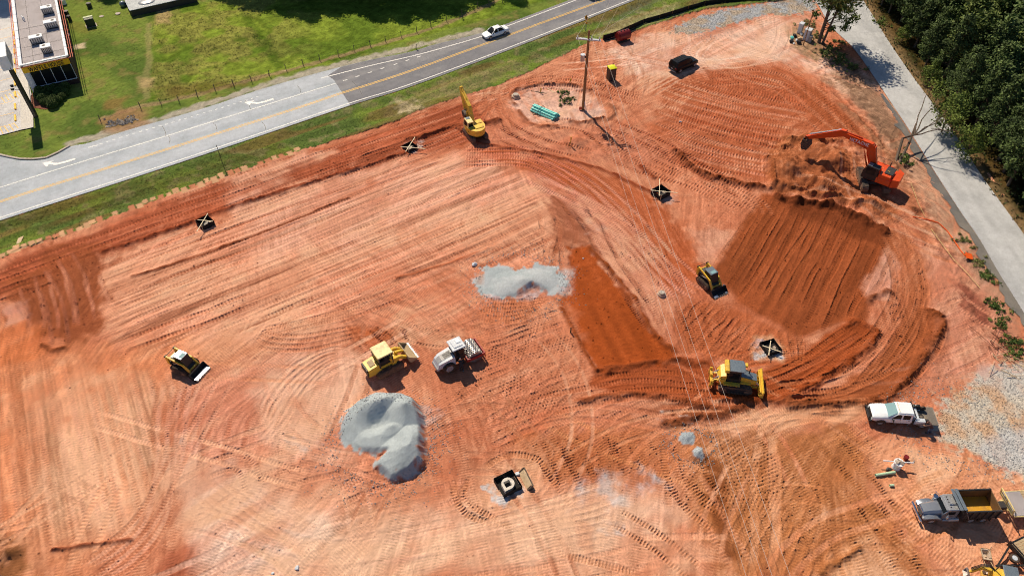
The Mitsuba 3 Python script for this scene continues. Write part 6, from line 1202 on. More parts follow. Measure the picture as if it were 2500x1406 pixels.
# road sign
t = thing('road_sign', 'yellow diamond curve-arrow warning sign with a small plaque beneath, on a thin post', 'road sign', G(1430, 76), heading((1478, 0), (1347, 48)), 1.0)
part(t, 'post', bar((0, 0, 0), (0, 0, 3.0), .07), 'm_grey')
part(t, 'panel', hull([(.04+dx, y, z) for dx in (0, .02) for y, z in ((0, 1.75), (.55, 2.35), (0, 2.95), (-.55, 2.35))]), 'm_signyellow'); part(t, 'plaque', cb(.03, .62, .36, (.05, 0, 1.5), .01), 'm_signyellow')
part(t, 'arrow', [cb(.02, .12, .6, (.075, -.02, 2.3), .004), hull([(.075+dx, y, z) for dx in (0, .01) for y, z in ((-.02, 2.72), (.16, 2.5), (-.2, 2.5))]), cb(.02, .26, .1, (.075, .12, 2.12), .004)], 'm_black')
# vertical delineator on the verge, orange sign blown over, hose, strings
solo('marker_pole', 'thin dark pole standing on the verge of the main road', 'pole', tube([(0, 0, 0), (0, 0, 3.4)], .04, 6), 'm_dark', G(545, 404)); solo('marker_pole', 'short dark post at the far edge of the road near the fence', 'post', [bar((0, 0, 0), (.1, 0, 1.0), .1), bar((.05, -.25, .7), (.1, .2, .75), .07)], 'm_dark', G(1016, 122))
t = thing('fallen_sign', 'bright orange square sign lying tilted beside the side road', 'road sign', G(2359, 630, .1), .4, 1.0); part(t, 'panel', turned(hull([(x, y, z) for x, y in ((-.1, .62), (.6, .1), (.25, -.62), (-.5, -.1)) for z in (.35, .38)]), .35, [1, 0, 0]), 'm_clear_orange'); part(t, 'stand', [bar((-.6, -.1, 0), (.5, .1, .4), .06), bar((-.1, -.6, 0), (.2, .5, .6), .06)], 'm_dark')
solo('orange_hose', 'orange hose curving over the bank towards the fallen sign', 'hose', tube([G(*q, .08) for q in ((2228, 530), (2262, 537), (2290, 545), (2312, 565), (2330, 590), (2346, 615), (2356, 625))], .06, 6), 'm_clear_orange')
solo('barrier_tape', 'yellow string from the orange excavator down the bank', 'tape', tube([G(*q, .25) for q in ((2222, 450), (2240, 500), (2256, 530))], .03, 5), 'm_pale_yellow'); solo('barrier_tape', 'yellow tape on the bank above the fallen sign', 'tape', tube([G(*q, .2) for q in ((2272, 562), (2300, 600), (2326, 636), (2360, 670), (2390, 705))], .04, 5), 'm_pale_yellow')
solo('tan_sheet', 'torn tan paper sheet on the grass verge at the far left', 'sheet', hull([(-.2, -.9, .04), (.25, -.9, .04), (.2, .9, .05), (-.35, .5, .05), (0, 0, .12)]), 'm_wood', G(48, 588), .1)
# utility boxes and rubbish by the side road entrance
def cabinet(label, px, sx, sy, sz, m_, rz):
    t = thing('utility_cabinet', label, 'electrical cabinet', G(*px), rz); part(t, 'housing', cb(sx, sy, sz, (0, 0, sz/2), .04), m_); part(t, 'lid', cb(sx*1.08, sy*1.1, .06, (0, 0, sz+.03), .02), m_); part(t, 'door', cb(sx*.8, .03, sz*.7, (0, -sy/2-.01, sz*.5), .01), 'm_grey')
cabinet('grey electrical cabinet left of the thin pole', (1952, 80), .9, .7, 1.7, 'm_offwhite', .9); cabinet('larger grey electrical cabinet behind the thin pole', (1968, 98), 1.1, 1.0, 1.9, 'm_offwhite', .9); cabinet('small low grey box by the larger cabinet', (1976, 104), .5, .5, 1.1, 'm_grey', .9)
solo('thin_pole', 'thin bare wooden pole standing beside the grey cabinets', 'pole', tube([(0, 0, 0), (0, 0, 6.3)], [.1, .07], 8), 'm_post', G(1961, 111)); solo('ground_cap', 'white cap on the ground between the two grey cabinets', 'cap', cyl(.2, .3, 'z', (0, 0, .15), 10), 'm_white', G(1956, 86))
for k, (lab, q, m_, s_) in enumerate((('blue plastic sheet in the rubbish heap', (1933, 95), 'm_teal', .5), ('black rubbish bag at the left of the heap', (1931, 104), 'm_black', .55), ('white torn bag on the rubbish heap', (1945, 101), 'm_white', .4), ('black rubbish bag at the right of the heap', (1950, 107), 'm_black', .6), ('black rubbish bag at the back of the heap', (1940, 90), 'm_black', .5), ('tan cardboard on the rubbish heap', (1953, 97), 'm_wood', .5), ('white crumpled paper below the heap', (1938, 108), 'm_white', .25))):
    v = np.random.default_rng(k+60).normal(0, 1, (22, 3)); v /= np.linalg.norm(v, axis=1, keepdims=True); v *= np.random.default_rng(k+80).uniform(.7, 1.05, (22, 1)); solo('rubbish_bag', lab, 'rubbish', hull(v*[s_, s_*.8, s_*.65]+[0, 0, s_*.4]), m_, G(*q), k*.7)

# ---------------------------------------------------------------- people: one smoothed body each
def person(label, pos, rz, J, cloth, sc=1.):
    """J: joints (x, y, z, r); bones join them; shirt, trousers and hair are separate garments over one body"""
    t = thing('person', label, 'person', pos, rz, sc)
    def limb(names, n=12):
        out = m3.Manifold()
        for a, b in names:
            s = [m3.Manifold.sphere(J[q][3], n).translate(J[q][:3]) for q in (a, b)]; out = out+m3.Manifold.batch_hull(s)
        m = out.refine_to_length(.05).to_mesh(); m = trimesh.Trimesh(m.vert_properties[:, :3], m.tri_verts)
        trimesh.smoothing.filter_taubin(m, iterations=8); return m
    part(t, 'body', limb([('hip', 'chest'), ('chest', 'neck'), ('neck', 'head'), ('head', 'chin'), ('shL', 'elL'), ('elL', 'haL'), ('haL', 'fiL'), ('haL', 'thL'), ('shR', 'elR'), ('elR', 'haR'), ('haR', 'fiR'), ('haR', 'thR')]), 'm_skin')
    J2 = {k: v[:3]+(v[3]+.022,) for k, v in J.items()}; J.update({k+'_': v for k, v in J2.items()})
    part(t, 'shirt', limb([('hip_', 'chest_'), ('shL_', 'shR_'), ('chest_', 'shL_'), ('chest_', 'shR_'), ('shL_', 'elL_'), ('shR_', 'elR_')]), cloth[0]); part(t, 'trousers', limb([('hip_', 'hiL_'), ('hip_', 'hiR_'), ('hiL_', 'knL_'), ('knL_', 'anL_'), ('hiR_', 'knR_'), ('knR_', 'anR_')]), cloth[1])
    part(t, 'shoe', limb([('anL_', 'toL_')]), cloth[2]); part(t, 'shoe', limb([('anR_', 'toR_')]), cloth[2])
    hd_ = J['head']; part(t, 'hair', [trimesh.creation.icosphere(2, hd_[3]*1.08).apply_translation([hd_[0]-.015, hd_[1], hd_[2]+.03])], cloth[3])
    part(t, 'nose', trimesh.creation.icosphere(1, .02).apply_translation([hd_[0]+hd_[3]+.005, hd_[1], hd_[2]-.03]), 'm_skin')
def pose(lean, reach, armz):
    c, s_ = math.cos(lean), math.sin(lean); hz = .92
    f = lambda d, z0=hz, dx=0: (dx+d*s_, z0+d*c)
    ch, nk, hd_ = f(.4), f(.56), f(.74)
    J = {'hip': (0, 0, hz, .14), 'chest': (ch[0], 0, ch[1], .155), 'neck': (nk[0], 0, nk[1], .06), 'head': (hd_[0]+.04, 0, hd_[1], .105), 'chin': (hd_[0]+.09, 0, hd_[1]-.1, .05)}
    for k, y in (('L', 1), ('R', -1)):
        sh = f(.5); J['sh'+k] = (sh[0], y*.19, sh[1], .065); J['el'+k] = (sh[0]+reach*.5, y*.25, (sh[1]+armz)/2-.08, .048); J['ha'+k] = (sh[0]+reach, y*.2, armz, .038); J['fi'+k] = (sh[0]+reach+.12, y*.19, armz-.02, .028); J['th'+k] = (sh[0]+reach+.06, y*.12, armz+.02, .02)
        J['hi'+k] = (0, y*.1, .88, .1); J['kn'+k] = (.06+.05*y, y*.12, .48, .07); J['an'+k] = (-.05+.12*y, y*.13, .08, .05); J['to'+k] = (.13+.12*y, y*.14, .05, .045)
    return J
person('person in brown shirt and blue jeans leaning over the back corner of the white truck', G(2266, 1057), heading((2272, 1056), (2240, 1040)), pose(.75, .45, .95), ('m_shirt_brown', 'm_denim', 'm_dark', 'm_shirt_brown'))
person('person in dark clothes bending towards the padfoot roller', G(1127, 904), heading((1128, 906), (1121, 884)), pose(.55, .5, 1.0), ('m_shirt', 'm_shirt', 'm_offwhite', 'm_hivis'))
# ---------------------------------------------------------------- restaurant, its car park and planting
RZ = 4.7
A_, B_ = P(47, 163, RZ), P(167, 137, RZ)
bu = (B_-A_)/np.linalg.norm(B_-A_); brz = math.atan2(bu[1], bu[0]); BWD = float(np.linalg.norm(B_-A_)); BLN = 27.
# local frame: x along the front from its left corner, y into the building, z up
t = thing('restaurant', 'low restaurant with grey flat roof, yellow sign band and dark windows, top left', 'restaurant', (A_[0], A_[1], 0), brz)
part(t, 'wall', cb(.25, BLN, RZ, (.2, BLN/2, RZ/2), .02), 'm_offwhite'); part(t, 'wall', cb(.25, BLN, RZ, (BWD-.2, BLN/2, RZ/2), .02), 'm_brick'); part(t, 'back_wall', cb(BWD-.6, .25, RZ, (BWD/2, BLN-.2, RZ/2), .02), 'm_brick')
rf = part(t, 'roof', cb(BWD-.7, BLN-.6, .25, (BWD/2, BLN/2, RZ-.45), .02), 'm_roofgrey')
part(rf, 'roof_seam', [cb(.05, BLN-1, .03, (x, BLN/2, RZ-.31), .008) for x in (BWD*.28, BWD*.62)]+[cb(BWD-1, .05, .03, (BWD/2, y, RZ-.312), .008) for y in (3.2, 6.5, 9.8, 13.1)], 'm_dark')
part(t, 'coping', [cb(.5, 2.9, .16, (.18, 1.5+3.0*k, RZ+.06), .03) for k in range(9)]+[cb(.4, 2.9, .16, (BWD-.18, 1.5+3.0*k, RZ+.06), .03) for k in range(9)]+[cb(BWD/7-.06, .42, .18, (BWD/14+BWD/7*k, .02, RZ+.1), .03) for k in range(7)], 'm_white')
part(t, 'red_trim', [tube([(-.45, -.35, RZ-.12), (BWD+.3, -.35, RZ-.12)], .06, 6)]+[tube([(x, -.3, RZ-.15), (x, BLN, RZ-.15)], .05, 6) for x in (-.5, -.25, BWD+.25, BWD+.55)]+[tube([(x0, y, RZ-.15), (x0+.85, y, RZ-.15)], .04, 5) for x0 in (-.55, BWD-.1) for y in (1, 3, 5, 7, 9)], 'm_redtube')
sb = part(t, 'sign_band', cb(BWD-.3, .25, .95, (BWD/2, -.18, RZ-.65), .02), 'm_bandyellow')
word = meshkit.text_mesh('WAFFLE HOUSE', .66, .05, True); wl_ = word.bounds[1][0]-word.bounds[0][0]; word.vertices[:, 0] *= (BWD-2.0)/wl_
word = turned(word, math.pi/2, [1, 0, 0]); word = move(word, (1.0-word.bounds[0][0], -.315-word.bounds[1][1]+.02, RZ-1.0)); pieces = sorted(word.split(only_watertight=False), key=lambda q_: q_.bounds[0][0]); part(sb, 'letter', pieces, 'm_letter', smooth=False)
part(t, 'front_wall', cb(BWD-.5, .3, .95, (BWD/2, .05, .475), .02), 'm_brick'); part(t, 'front_sill', cb(BWD-.3, .2, .1, (BWD/2, -.12, 1.0), .02), 'm_offwhite')
fw0, fw1 = .9, BWD-.2
for k in range(4):
    x0, x1 = fw0+(fw1-fw0)*k/4+.05, fw0+(fw1-fw0)*(k+1)/4-.05
    wk = part(t, 'window', hull([(x, y+dy, z) for x in (x0, x1) for (y, z) in ((-.08, 1.06), (-.12, 3.55)) for dy in (0, .04)]), 'm_glass'); part(wk, 'window_frame', [bar((x0-.05, -.1, 1.05), (x0-.05, -.14, 3.55), .08), bar((x1+.05, -.1, 1.05), (x1+.05, -.14, 3.55), .08)], 'm_offwhite')
part(t, 'corner_panel', cb(.75, .3, 3.6, (.45, .02, 1.8), .03), 'm_offwhite'); part(t, 'glass_door', cb(.05, 1.6, 2.3, (.02, 1.6, 1.2), .01), 'm_tint'); part(t, 'soffit', cb(BWD-.4, 1.0, .1, (BWD/2, .4, RZ-1.15), .02), 'm_dark'); part(t, 'interior_floor', cb(BWD-.8, BLN-.8, .1, (BWD/2, BLN/2, .1), .01), 'm_dark')
def loc(px, z):
    d = P(*px, z)[:2]-A_[:2]; return np.array([d[0]*math.cos(brz)+d[1]*math.sin(brz), -d[0]*math.sin(brz)+d[1]*math.cos(brz)])
for k, (px, lab, sx, sy) in enumerate((((115, 24), 'rooftop air conditioning unit farthest from the sign band', 1.7, 1.1), ((124, 59), 'rooftop air conditioning unit second from the back, right of the others', 1.9, 1.1), ((89, 96), 'rooftop air conditioning unit set to the left', 1.9, 1.1), ((113, 119), 'rooftop air conditioning unit nearest the sign band', 1.45, 1.3))):
    c = loc(px, RZ+.3); w3 = A_[:2]+np.array([c[0]*math.cos(brz)-c[1]*math.sin(brz), c[0]*math.sin(brz)+c[1]*math.cos(brz)])
    u_ = thing('air_conditioner', lab, 'air conditioner', (w3[0], w3[1], RZ-.3), brz, 1., 'rooftop air conditioners'); part(u_, 'casing', cb(sx, sy, .9, (0, 0, .6), .04), 'm_silver'); part(u_, 'top', cb(sx*1.03, sy*1.03, .07, (0, 0, 1.08), .02), 'm_white'); part(u_, 'fan', cyl(.27, .04, 'z', (sx*.22 if k < 3 else -sx*.12, .1, 1.125), 16), 'm_dark'); part(u_, 'base', cb(sx*.9, sy*.9, .14, (0, 0, .08), .02), 'm_dark')
    part(u_, 'coil_grille', [cb(.1, .03, .7, (x, -sy/2-.01, .6), .008) for x in np.linspace(-sx/2+.15, sx/2-.15, 6)], 'm_dark')
solo('roof_pipe', 'bent white vent pipe on the left of the flat roof', 'pipe', tube([(0, 0, 0), (0, 0, .5), (.3, -.9, .55), (.35, -1.2, .1)], .07, 6), 'm_white', (*P(53, 42, RZ)[:2], RZ-.3), brz)
for k, (px, r_, lab) in enumerate((((158, 12), .4, 'white gas tank beside the restaurant, farthest back'), ((166, 40), .35, 'dark bin in the shade beside the restaurant wall'), ((172, 52), .3, 'black bin outermost beside the restaurant wall'))):
    solo('outdoor_bin', lab, 'bin', [cyl(r_, .9, 'z', (0, 0, .45), 12), cyl(r_*1.08, .12, 'z', (0, 0, .93), 12)], 'm_white' if k == 0 else 'm_black', G(px[0], px[1]))
dd = thing('dome_vent', 'pale domed tank beside the right wall of the restaurant', 'tank', G(168, 101), 0); m_ = trimesh.creation.icosphere(2, .55); m_.apply_scale([1, 1, .8]); part(dd, 'dome', move(m_, (0, 0, 1.1)), 'm_offwhite'); part(dd, 'stand', cyl(.3, 1., 'z', (0, 0, .5), 10), 'm_dark')
rl = G(186, 190); t = thing('stair_rail', 'thin dark metal railing off the front right corner of the restaurant', 'railing', rl, brz); part(t, 'rail', [tube([(0, 0, 1), (0, 4, 1)], .04, 5), tube([(0, 0, .5), (0, 4, .5)], .03, 5), tube([(0, 0, 1), (-1.8, 0, 1)], .04, 5)]+[tube([(0, y, 0), (0, y, 1)], .03, 5) for y in (0, 1, 2, 3, 4)], 'm_dark')
gb = thing('transformer_box', 'dark green transformer box with pale lid on the lawn', 'electrical cabinet', G(224, 66), brz+.05); part(gb, 'housing', cb(1.5, 1.2, 1.5, (0, .3, .75), .04), 'm_greenbox'); part(gb, 'lid', cb(1.55, .5, .08, (0, .7, 1.53), .02), 'm_greenlid'); part(gb, 'door', cb(1.2, .04, 1.1, (0, -.31, .7), .01), 'm_greenbox'); part(gb, 'pad', cb(1.8, 1.5, .12, (0, .3, .03), .02), 'm_concrete')
solo('waste_bin', 'dark round bin on the lawn behind the transformer box', 'bin', [cyl(.42, .9, 'z', (0, 0, .45), 16), cyl(.3, .06, 'z', (0, 0, .93), 14)], 'm_dark', G(220, 20)); dt = thing('white_dome', 'blue grey dome lid left of the tarpaulin shed', 'tank', G(302, 17)); m_ = trimesh.creation.icosphere(2, .6); part(dt, 'dome', move(m_, (0, 0, .45)), 'm_bluegrey')
for k, (px, r_) in enumerate((((288, 35), .45), ((248, 42), .4))): solo('lawn_manhole', ('pale round cover in the lawn below the dome lid', 'pale round cover in the lawn right of the transformer box')[k], 'manhole cover', cyl(r_, .1, 'z', (0, 0, .08), 18), 'm_concrete', G(*px))
# tarpaulin shed at the top edge
q0, q1, q2 = P(318, 26, 1.3), P(478, -10, 1.3), P(302, -40, 1.3); ex, ey = (q1-q0), (q2-q0); srz = math.atan2(ex[1], ex[0]); Lx = float(np.hypot(*ex[:2])); Ly = 7.
t = thing('tarpaulin_shed', 'low dark shed with blue grey tarpaulin roof at the top edge of the lawn', 'shed', (q0[0], q0[1], 0), srz)
part(t, 'wall', cb(Lx, Ly, 1.15, (Lx/2, Ly/2, .58), .02), 'm_dark'); tp_ = part(t, 'roof', cb(Lx+.2, Ly+.2, .1, (Lx/2, Ly/2, 1.25), .03), 'm_tarp'); sh_ = trimesh.creation.icosphere(2, 1.0); sh_.apply_scale([1.5, 1.1, .28]); part(t, 'plastic_sheet', move(sh_, (3.2, 1.9, 1.3)), 'm_silver'); part(t, 'edge_rail', tube([(-.1, -.1, 1.3), (-.1, Ly, 1.3)], .06, 5), 'm_offwhite')
# wheel stops, bay lines, hatching
for k, (x, y) in enumerate(((35, 62), (35, 84), (36, 106), (36, 128), (37, 152), (37, 176), (37.5, 205), (38, 232), (38, 262), (38, 290))): solo('wheel_stop', f'yellow wheel stop number {("one","two","three","four","five","six","seven","eight","nine","ten")[k]} counted from the back of the car park row' if False else 'yellow concrete wheel stop in the car park row', 'wheel stop', cb(.28, 1.75, .2, (0, 0, .1), .05), 'm_bandyellow', G(x, y, .04), brz, group='yellow wheel stops in the car park row')
for k, y in enumerate((66, 88, 112, 137, 163, 190, 218, 247, 276, 303)):
    a, b = P(34, y), P(-60, y+24); scene[numbered('parking_lot__bay_line')] = mikit.ply(ribbon(np.array([a[:2], b[:2]]), .1, .043), 'm_paint_yellow')
for (a, b) in (((12, 232), (22, 246)), ((22, 229), (34, 243)), ((32, 226), (44, 240)), ((42, 224), (50, 235)), ((3, 238), (12, 250)), ((0, 312), (8, 328)), ((10, 308), (22, 324)), ((22, 304), (34, 320)), ((34, 301), (45, 314))): scene[numbered('parking_lot__hatch_line')] = mikit.ply(ribbon(PP([a, b]), .12, .043), 'm_paint_yellow')
cbz = spline([(-60, 372), (0, 379), (45, 389), (100, 389), (130, 380), (171, 357)], .6)
k_ = 0
for a, b in zip(cbz[:-1:3], cbz[3::3]): scene[numbered('road__kerb_stone')] = mikit.ply(bar((*a, .08), (*(b-(b-a)/np.linalg.norm(b-a)*.03), .08), .28, .24), 'm_concrete')
# tall sign on its pole
sp = G(89.6, 288)
t = thing('pole_sign', 'tall dark sign pole with white box sign, leaving the left edge of the picture', 'sign', sp, 0)
part(t, 'pole', cb(.5, .5, 8.6, (0, 0, 4.2), .03), 'm_black'); sa_ = -(math.pi/2-SUN_AZ)
sx_ = T().translate([float(v) for v in sp]).rotate([0, 0, 1], math.degrees(sa_)); pl_ = place[t]; place[t] = sx_
part(t, 'sign_box', cb(4.6, 1.3, 2.1, (-2.0, -.3, 9.2), .04), 'm_white')
part(t, 'sign_tile', [cb(.66, .04, .62, (-3.9+.72*j, .36, 8.5+.68*i), .02) for i in range(3) for j in range(6)], 'm_grey'); place[t] = pl_
part(t, 'flood_lamp', [cb(.4, .3, .35, (-.9, -.3, 5.6), .05), cb(.45, .2, .3, (-.9, -.6, 5.2), .05)], 'm_black'); part(t, 'lamp_bracket', tube([(0, -.1, 4.9), (-.5, -.3, 4.9), (-.9, -.4, 5.3)], .04, 5), 'm_dark'); part(t, 'pole_step', [cb(.12, .3, .12, (.3, 0, z), .02) for z in (1.2, 2.8)], 'm_black')

# ---------------------------------------------------------------- plants
def leaves(rg, centres, radii, n, size, cols, flat=.7, up=.5):
    """leaf-sized quads clustered around centres; a tone per cluster and per leaf"""
    V, F_, K = [], [], []
    for c, r in zip(centres, radii):
        p = rg.normal(0, 1, (n, 3)); p = np.clip(p, -1.9, 1.9)*r*.56; p[:, 2] *= flat
        nn = rg.normal(0, 1, (n, 3)); nn[:, 2] += up*2; nn /= np.linalg.norm(nn, axis=1, keepdims=True)
        a = np.cross(nn, rg.normal(0, 1, (n, 3))); a /= np.linalg.norm(a, axis=1, keepdims=True); b = np.cross(nn, a)
        s = size*rg.uniform(.6, 1.4, (n, 1)); q = c+p
        V.append(np.stack([q-a*s, q+b*s*.55, q+a*s, q-b*s*.55], 1).reshape(-1, 3))
        base = cols[0]+(cols[1]-cols[0])*rg.random(); tip = rg.random((n, 1))
        K.append(np.repeat(np.clip(base*(.65+.7*tip), .004, .6), 4, 0))
    V = np.vstack(V); m = np.arange(len(V)//4)*4
    return V, np.vstack([np.stack([m, m+1, m+2], 1), np.stack([m, m+2, m+3], 1)]), np.vstack(K)
def tree_meshes(seed, h, R, z0, nc, nl, size, cols, kind='round', lean=(0, 0)):
    rg = np.random.default_rng(seed); cs, rs, limbs = [], [], []
    top = np.array([lean[0], lean[1], h])
    trunk = [np.array([0, 0, -.2]), top*.4+rg.normal(0, .12, 3)*[1, 1, 0], top*.75+rg.normal(0, .2, 3)*[1, 1, 0], top*.97]
    for k in range(nc):
        u = (k+.5)/nc; z = z0+(h-z0)*u; a = k*2.4+rg.uniform(-.4, .4)
        prof = math.sin(math.pi*min(1, .18+.82*u))**.7 if kind == 'round' else (1-u)**.75+.12
        r = R*prof*rg.uniform(.35, 1.0); zz = z+rg.normal(0, .4)+(.15*r if kind == 'round' else -.12*r)
        c = np.array([r*math.cos(a), r*math.sin(a), zz])+np.array([lean[0], lean[1], 0])*(z/h); cs.append(c); rs.append(rg.uniform(.6, 1.4)*R*.25)
        if k % 3 == 0: b0 = np.array([lean[0], lean[1], 0])*(z*.85/h)+np.array([0, 0, z*.85]); limbs.append(tube([b0, (b0+c)/2+[0, 0, .15], c], [.07*h/12, .045*h/12, .02], 5))
    tk = trimesh.util.concatenate([tube(trunk, [.022*h, .017*h, .011*h, .004*h], 8)]+limbs)
    return leaves(rg, cs, rs, nl, size, cols), tk
def T_(p, rz, s): return T().translate([float(v) for v in p]).rotate([0, 0, 1], math.degrees(rz)).scale([float(v) for v in s])
DARKG = (np.array([.026, .050, .016]), np.array([.125, .190, .056])); MIDG = (np.array([.050, .088, .020]), np.array([.175, .230, .058])); LIME = (np.array([.08, .13, .025]), np.array([.17, .23, .04]))
kinds = []
for i, a_ in enumerate(((11, 13, 3.4, 3.5, 90, 75, .23, DARKG, 'round'), (12, 15, 3.3, 4.0, 100, 70, .21, DARKG, 'cone'), (13, 12, 3.8, 3., 90, 78, .24, MIDG, 'round'), (14, 14, 3.6, 4., 96, 70, .22, DARKG, 'cone'), (15, 6, 2.5, 1.2, 50, 50, .17, LIME, 'round'))):
    (v, f, c), tk = tree_meshes(*a_); cr = mikit.ply((v, f), 'm_leaf', color=c); kinds.append((cr, mikit.ply(tk, 'm_bark', smooth=40), a_[1]))
def plant(name, label, cat, kind, p, rz, s, group=None):
    k = thing(name, label, cat, p, rz, 1., group); cr, tk, _ = kinds[kind]
    place[k] = T_(p, rz, s)
    scene[k+'__crown'] = {**cr, 'to_world': place[k]}; scene[k+'__trunk'] = {**tk, 'to_world': place[k]}; return k
rw = spline(ROAD_R, 1.); rt = np.gradient(rw, axis=0); rt /= np.linalg.norm(rt, axis=1, keepdims=True); rn = np.stack([-rt[:, 1], rt[:, 0]], 1)
if ((rw[5]+rn[5]*5)[0] < rw[5][0]): rn = -rn
r_ = np.random.default_rng(31); spots = []
for row, (d0, step) in enumerate(((3.4, 3.6), (7.3, 4.2), (12.3, 4.6), (16.6, 5.), (21.5, 5.5), (27, 6), (33, 6.5))):
    s_ = r_.uniform(0, 2)
    while s_ < len(rw)-1:
        i = int(s_); p = rw[i]+rn[i]*(d0+r_.uniform(-1., 1.2)); spots.append((p, row)); s_ += step*r_.uniform(.8, 1.25)
for p, row in spots:
    k = int(r_.choice([0, 1, 2, 3], p=[.3, .27, .15, .28])); s_ = r_.uniform(.75, 1.1)*(.72 if row == 0 else .9 if row == 1 else 1.0)
    kd = ('dark round broadleaf tree', 'dark pointed pine tree', 'mid green round broadleaf tree', 'dark pointed pine tree')[k]
    plant('forest_tree', f'{kd} in the wood beyond the side road'+(', in its front row' if row == 0 else ''), 'tree', k, (p[0], p[1], 0), r_.uniform(0, 6.28), (s_*r_.uniform(.9, 1.15),)*2+(s_,), group=f'{kd}s in the wood'+(', front row' if row == 0 else ''))
for lab, px, z, s_ in (('bright lime green sapling at the edge of the wood by the side road', (2262, 330), 0, .95), ('lime green sapling below the first at the edge of the wood', (2318, 395), 0, .8), ('small light green sapling high in the wood edge', (2232, 210), 0, .6), ('pale green sapling at the upper end of the wood edge', (2168, 110), 0, .5), ('bushy green sapling near the fallen bank of the wood', (2290, 300), 0, .7)):
    plant('sapling', lab, 'tree', 4, (*P(*px)[:2]+np.array([2.4, .6]), 0), s_*5, (s_, s_, s_))
# the two roadside trees on the near side of the side road
def lone(name, label, px, seed, h, R, z0, nc, nl, size, cols, lean, extra=()):
    (v, f, c), tk = tree_meshes(seed, h, R, z0, nc, nl, size, cols, 'round', lean)
    k = thing(name, label, 'tree', G(*px), 0.)
    if extra:
        rg = np.random.default_rng(seed+5); cs = [np.array(e[:3]) for e in extra]; v2_, f2_, c2_ = leaves(rg, cs, [e[3] for e in extra], 110, size, cols); f = np.vstack([f, f2_+len(v)]); v = np.vstack([v, v2_]); c = np.vstack([c, c2_])
        tk = trimesh.util.concatenate([tk]+[tube([(lean[0]*.3, lean[1]*.3, e[2]*.8), ((e[0]+lean[0]*.3)/2, (e[1]+lean[1]*.3)/2, e[2]), e[:3]], [.08, .05, .02], 5) for e in extra])
    scene[k+'__crown'] = mikit.ply((v, f), 'm_leaf', color=c, to_world=place[k]); scene[k+'__trunk'] = mikit.ply(tk, 'm_bark', smooth=40, to_world=place[k]); return k
lone('roadside_tree', 'tall leaning tree between the grey cabinets and the side road', (1999, 104), 41, 15, 5.4, 7.0, 95, 80, .22, MIDG, (.6, .4), [(2.6, 1.2, 4.2, .9), (4.0, .4, 3.6, .8), (3.2, -1.0, 3.2, .7), (4.6, 2.0, 4.6, .9), (2.0, 2.4, 5.2, 1.0), (5.2, .9, 4.0, .7), (1.4, -.3, 2.6, .5), (-1.6, .8, 4.6, .6)])
lone('roadside_tree', 'slim second stem beside the tall leaning tree', (2008, 106), 42, 10, 2.4, 5.5, 26, 70, .22, MIDG, (1.2, .6))
bt = G(2188, 392); k = thing('bare_tree', 'bent half-bare tree whose limbs reach over the side road', 'tree', bt)
lv = [P(2300, 232, 5.4), P(2335, 290, 5.0), P(2285, 205, 5.6), P(2350, 318, 4.8), P(2318, 262, 5.4)]
def rel(p): return np.asarray(p)-bt
fk = rel(P(2232, 330, 2.9))
scene[k+'__trunk'] = mikit.ply(trimesh.util.concatenate([tube([(0, 0, -.2), rel(P(2204, 338, 1.6)), fk], [.22, .18, .13], 8)]), 'm_bark', smooth=40, to_world=place[k])
for e in lv: r9 = np.random.default_rng(int(e[0]*10)); u9 = np.linspace(0, 1, 7)[:, None]; w9 = fk+(rel(e)-fk)*u9+np.cumsum(r9.normal(0, .22, (7, 3)), 0)*(u9*(1-u9)*3); part(k, 'branch', [tube(w9, np.linspace(.1, .025, 7), 6)], 'm_bark')
for a, b in ((.5, (.6, 1.2, .6)), (.65, (-.4, 1.0, .8)), (.4, (1.2, -.6, .2)), (.7, (.9, -.8, .1))): q_ = fk+(rel(lv[1])-fk)*a; part(k, 'branch', [tube([q_, q_+np.array(b)*.5+[0, 0, .1], q_+np.array(b)*1.6], [.05, .035, .012], 5)], 'm_bark')
v, f, c = leaves(np.random.default_rng(51), [rel(e) for e in lv]+[rel(lv[i])+np.array([.5, -.4, .2])*(i-1) for i in range(4)], [1.05]*5+[.8]*4, 130, .15, LIME); scene[k+'__leaves'] = mikit.ply((v, f), 'm_leaf', color=c, to_world=place[k])
solo('dead_trunk', 'straight broken dead trunk leaning beside the half-bare tree', 'tree trunk', tube([(0, 0, -.2), rel(P(2212, 345, 1.4)), rel(P(2229, 299, 3.1))], [.2, .17, .12], 8), 'm_bark', bt+[.3, -.4, 0])
